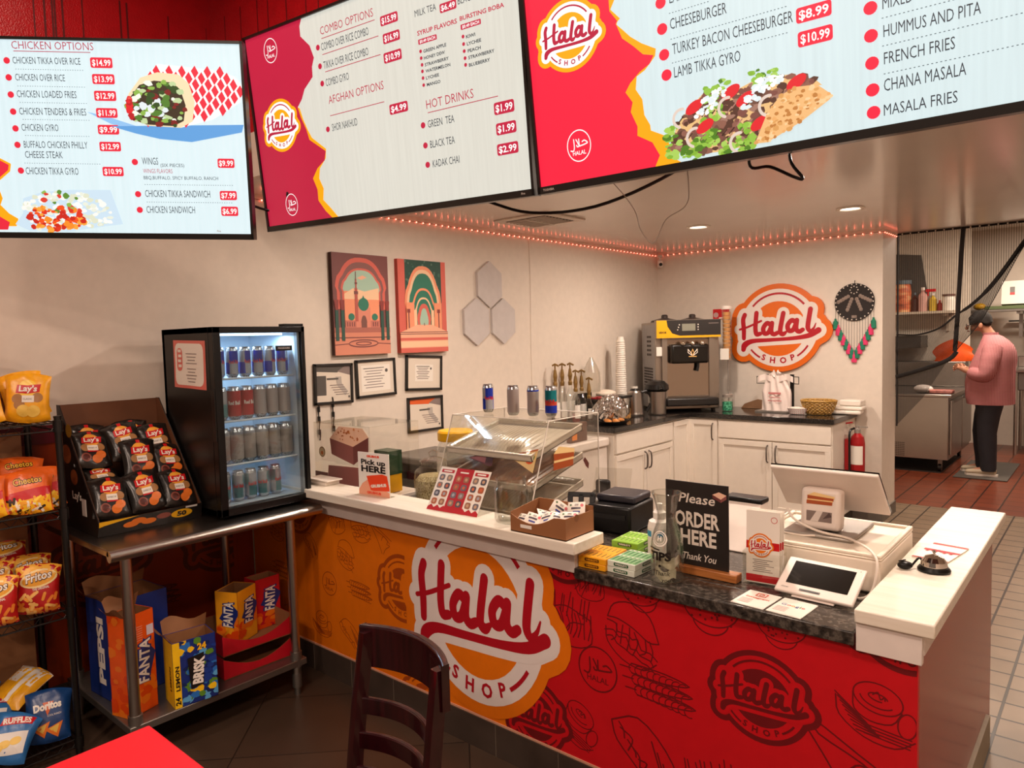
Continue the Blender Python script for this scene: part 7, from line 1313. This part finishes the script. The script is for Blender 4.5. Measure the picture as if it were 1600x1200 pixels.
for x, y in ((-1.0, 10.66), (-1.0, 11.22), (.45, 10.66)): MB().cyl((x, y, 0), (x, y, 1.02), .02, ss, n=14).obj('leg', t)
t = thing('white_bucket', 'white bucket under the sink at the right picture edge', 'bucket', (-.74, 10.75, 0)); MB().lathe([(0, .01), (.14, .01), (.17, .6), (.165, .6), (.14, .03)], wpl, n=28).obj('bucket', t); MB().tube([(.175, 0, .6), (.177, .0, .6)] + [(.172 * math.cos(a / 14 * 2 * PI), .172 * math.sin(a / 14 * 2 * PI), .6) for a in range(15)], .006, wpl, n=6).obj('rim', t)
t = thing('fry_station', 'dark steel cooking station seen dimly through the net', 'cooker', (0, 0, 0)); MB().bb((-2.9, 10.36 - .5, .0), (-2.62, 10.36, 1.5), mat('cooker_dark', '4a443e', .4, .5)).obj('body', t); MB().bb((-2.62, 9.95, 1.35), (-1.9, 10.35, 1.5), MATS['cooker_dark']).obj('hot_rail', t)

# ---------------------------------------------------------------- the person at the prep refrigerator, seen from the left side, bending over the hands
pr = thing('person', 'person in a pink checked shirt and dark jeans working at the prep refrigerator', 'person', (0, 0, 0))
skin = mat('skin', 'b07a60', .5, noise=.04); hair = mat('hair_black', '17110e', .85, noise=.2, scale=60, bump=.3, bscale=80)
def skinned(name, chains, m, parent, root=0, sub=2):
    """one continuous surface grown around a skeleton; chains: lists of (key, position, radius) sharing keys"""
    V = {}; E = []; P = []; Rr = []
    for c in chains:
        pv = None
        for k, p, r in c:
            if k not in V: V[k] = len(P); P.append(p); Rr.append(r)
            if pv is not None and pv != V[k]: E.append((pv, V[k]))
            pv = V[k]
    me = bpy.data.meshes.new(name); me.from_pydata(P, E, []); me.materials.append(m)
    o = bpy.data.objects.new(name, me); COL.objects.link(o); o.parent = parent
    s = o.modifiers.new('skin', 'SKIN'); s.use_smooth_shade = True
    if not me.skin_vertices: me.attributes  # the layer exists once the modifier is there
    for i, v in enumerate(me.skin_vertices[0].data): r = Rr[i]; v.radius = r if isinstance(r, tuple) else (r, r); v.use_root = i == root
    b = o.modifiers.new('subdivision', 'SUBSURF'); b.levels = sub; b.render_levels = sub; return o
def K(*a): return None
def arm(s, sh, el, wr, hd):
    y = s; c = [[('chest', (-1.05, 9.04, 1.36), (.11, .13)), ('sh%d' % s, sh, .058), ('el%d' % s, el, .046), ('fa%d' % s, tuple((Vector(el) * .5 + Vector(wr) * .5)), .042), ('wr%d' % s, wr, .028), ('pm%d' % s, tuple(Vector(wr) * .45 + Vector(hd) * .55), (.034, .022)), ('kn%d' % s, hd, (.036, .018))]]
    d = (Vector(hd) - Vector(wr)).normalized(); sd = Vector((0, 0, 1)) if s < 0 else Vector((0, 0, 1)); sd = (sd - d * sd.dot(d)).normalized(); inn = Vector((0, -s * .0 + (1 if s < 0 else -1), 0))
    for i, (o_, ln) in enumerate(((.027, .060), (.010, .072), (-.008, .068), (-.024, .054))):
        b = Vector(hd) + sd * o_ + d * .008; m1 = b + d * ln * .5 + inn * .006 - Vector((0, 0, .006)); m2 = b + d * ln * .85 + inn * .022 - Vector((0, 0, .02)); e = b + d * ln * .9 + inn * .034 - Vector((0, 0, .034))
        c.append([('kn%d' % s, hd, .018), ('f%d%d0' % (s, i), tuple(b), .0088), ('f%d%d1' % (s, i), tuple(m1), .0085), ('f%d%d2' % (s, i), tuple(m2), .0078), ('f%d%d3' % (s, i), tuple(e), .0068)])
    tb = Vector(wr) * .6 + Vector(hd) * .4 + sd * .03; c.append([('pm%d' % s, hd, .03), ('t%d0' % s, tuple(tb), .012), ('t%d1' % s, tuple(tb + d * .035 + sd * .012 + inn * .008), .0095), ('t%d2' % s, tuple(tb + d * .06 + sd * .006 + inn * .016), .008)]); return c
ch_ = [[('pelvis', (-1.06, 9.04, .90), (.13, .15)), ('waist', (-1.07, 9.04, 1.08), (.13, .15)), ('chest', (-1.05, 9.04, 1.36), (.11, .13)), ('neck', (-1.075, 9.04, 1.50), .058), ('neck2', (-1.115, 9.04, 1.555), .056), ('skull', (-1.165, 9.04, 1.64), (.088, .078)), ('crown', (-1.18, 9.04, 1.685), (.085, .07))],
       [('skull', (-1.165, 9.04, 1.64), .09), ('face', (-1.225, 9.04, 1.60), (.062, .055)), ('jaw', (-1.225, 9.04, 1.545), (.042, .042))]]
ch_ += arm(-1, (-1.03, 8.86, 1.37), (-1.085, 8.80, 1.09), (-1.285, 8.90, 1.135), (-1.35, 8.955, 1.165)); ch_ += arm(1, (-1.03, 9.22, 1.37), (-1.10, 9.28, 1.10), (-1.30, 9.15, 1.13), (-1.36, 9.085, 1.16))
for s, fx in ((-1, -.02), (1, -.09)):
    y = 9.04 + s * .105; ch_.append([('pelvis', (-1.06, 9.04, .90), .14), ('hip%d' % s, (-1.05, y, .82), .10), ('knee%d' % s, (-1.06 + fx, y, .47), .066), ('calf%d' % s, (-1.05 + fx, y, .3), .058), ('ank%d' % s, (-1.04 + fx, y, .09), .042), ('toe%d' % s, (-1.20 + fx, y, .045), (.034, .028))])
skinned('body', ch_, skin, pr)
def ring_body(name, rings, m, n=36, capb=False, wr=0.):
    """loft of elliptical rings (z, x, y, rx, ry); local axes turned so the weave pattern lies on the side seen"""
    mb = MB(); v = []
    for k, (z, x, y, rx, ry) in enumerate(rings):
        for i in range(n): a = 2 * PI * i / n; w = 1 + wr * math.sin(5 * a + k * 1.7) * (1 - k / len(rings)); v.append((x + rx * w * math.cos(a), z, -(y + ry * w * math.sin(a))))
    f = [(k * n + i, k * n + (i + 1) % n, (k + 1) * n + (i + 1) % n, (k + 1) * n + i) for k in range(len(rings) - 1) for i in range(n)]
    return mb.add(v, f, m).obj(name, pr, rot=(PI / 2, 0, 0))
ging = tilemat('gingham', '9c3040', '902838', 'c48c8c', .0125, rough=.8, gw=.0026)
ringc = [(.775, -1.07, 9.04, .215, .235), (.85, -1.075, 9.04, .222, .24), (1.0, -1.075, 9.04, .222, .24), (1.12, -1.065, 9.04, .215, .238), (1.24, -1.04, 9.04, .20, .235), (1.33, -1.025, 9.04, .178, .225), (1.40, -1.025, 9.04, .15, .20), (1.45, -1.04, 9.04, .12, .15), (1.49, -1.06, 9.04, .088, .10), (1.505, -1.075, 9.04, .072, .076), (1.53, -1.08, 9.04, .074, .077)]
ring_body('shirt', ringc, ging, wr=.02)
for s, P_ in ((-1, [(-1.03, 8.90, 1.36), (-1.05, 8.83, 1.25), (-1.085, 8.80, 1.10), (-1.16, 8.83, 1.095), (-1.225, 8.865, 1.115)]), (1, [(-1.03, 9.18, 1.36), (-1.05, 9.25, 1.25), (-1.10, 9.28, 1.11), (-1.17, 9.245, 1.11), (-1.24, 9.2, 1.12)])):
    pts = catmull(P_, 5); m = MB().tube([(x, z, -y) for x, y, z in pts], [.098, .092, .085, .08, .074, .07, .064, .06], ging, n=18); m.obj('sleeve', pr, rot=(PI / 2, 0, 0))
jean = mat('dark_denim', '23242c', .75, noise=.15, scale=12, bump=.3, bscale=22)
for s, fx in ((-1, -.02), (1, -.09)):
    y = 9.04 + s * .105; rg = [(.07, -1.045 + fx, y, .072, .07), (.2, -1.05 + fx, y, .076, .074), (.3, -1.055 + fx, y, .083, .08), (.47, -1.062 + fx, y, .088, .084), (.65, -1.06 + fx * .7, y, .105, .1), (.82, -1.06, y, .135, .118), (.92, -1.06, 9.04 + s * .07, .16, .13)]
    m = MB(); n = 24; v = []
    for k, (z, x, yy, rx, ry) in enumerate(rg): v += [(x + rx * (1 + .03 * math.sin(3 * i + 2 * k)) * math.cos(2 * PI * i / n), yy + ry * math.sin(2 * PI * i / n), z) for i in range(n)]
    m.add(v, [(k * n + i, k * n + (i + 1) % n, (k + 1) * n + (i + 1) % n, (k + 1) * n + i) for k in range(len(rg) - 1) for i in range(n)], jean).obj('trouser_leg', pr)
    x = -1.045 + fx; sh = mat('shoe_pale', 'b8a890', .6, noise=.05); z0 = .013
    m = MB().grid(lambda i, j: (x + .075 - .285 * i, y + math.sin(2 * PI * j) * (.045 - .012 * abs(2 * i - 1) ** 3) * (1 if .02 < i < .98 else .3), z0 + .055 - .022 * i + (.05 - .028 * i) * max(-1, math.cos(2 * PI * j)) * (1 if .02 < i < .98 else .3)), 16, 16, sh); s_ = m.obj('shoe', pr)
    MB().prism([(x + .085, y - .03), (x + .085, y + .03), (x - .1, y + .05), (x - .19, y + .035), (x - .215, y), (x - .19, y - .035), (x - .1, y - .05)], z0, z0 + .022, wpl).obj('sole', s_)
m = MB()
def hairf(i, j):
    a = 2 * PI * i; t_ = j * PI * .56; c = Vector((-1.168, 9.04, 1.66)); r = 1 + .02 * math.sin(9 * a); v = Vector((.106 * math.sin(t_) * math.cos(a), .094 * math.sin(t_) * math.sin(a), .105 * math.cos(t_))) * r
    v.z -= .025 * (math.cos(a) > .2) * (j > .9); v.z += .0; return tuple(c + Matrix.Rotation(D(-14), 3, 'Y') @ v)
m.grid(hairf, 32, 14, hair).sph((-1.222, 9.04, 1.682), (.055, .08, .036), hair).sph((-1.112, 9.04, 1.635), (.05, .08, .05), hair); m.obj('hair', pr)
for s in (-1, 1):
    MB().sph((-1.155, 9.04 + s * .083, 1.605), (.019, .009, .03), skin, 12, 8).obj('ear', pr); MB().sph((-1.277, 9.04 + s * .03, 1.612), (.009, .011, .008), pm('eye_white', 'e8e0d8')).sph((-1.284, 9.04 + s * .03, 1.611), .005, blk, 8, 6).obj('eye', pr)
    MB().tube([(-1.288, 9.04 + s * (.032 + .024 * math.cos(k * PI / 8)), 1.607 + .019 * math.sin(k * PI / 8)) for k in range(16)], .0025, blk, n=6, closed=True).tube([(-1.288, 9.04 + s * .056, 1.612), (-1.23, 9.04 + s * .078, 1.618), (-1.16, 9.04 + s * .084, 1.62)], .0025, blk, n=6).obj('glasses', pr)
MB().sph((-1.290, 9.04, 1.583), (.018, .014, .02), skin).sph((-1.285, 9.04, 1.6), (.014, .011, .026), skin).obj('nose', pr); MB().tube([(-1.272, 9.04 - .024, 1.548), (-1.283, 9.04, 1.550), (-1.272, 9.04 + .024, 1.548)], .006, mat('lips', '8a5048', .5), n=8).obj('mouth', pr)
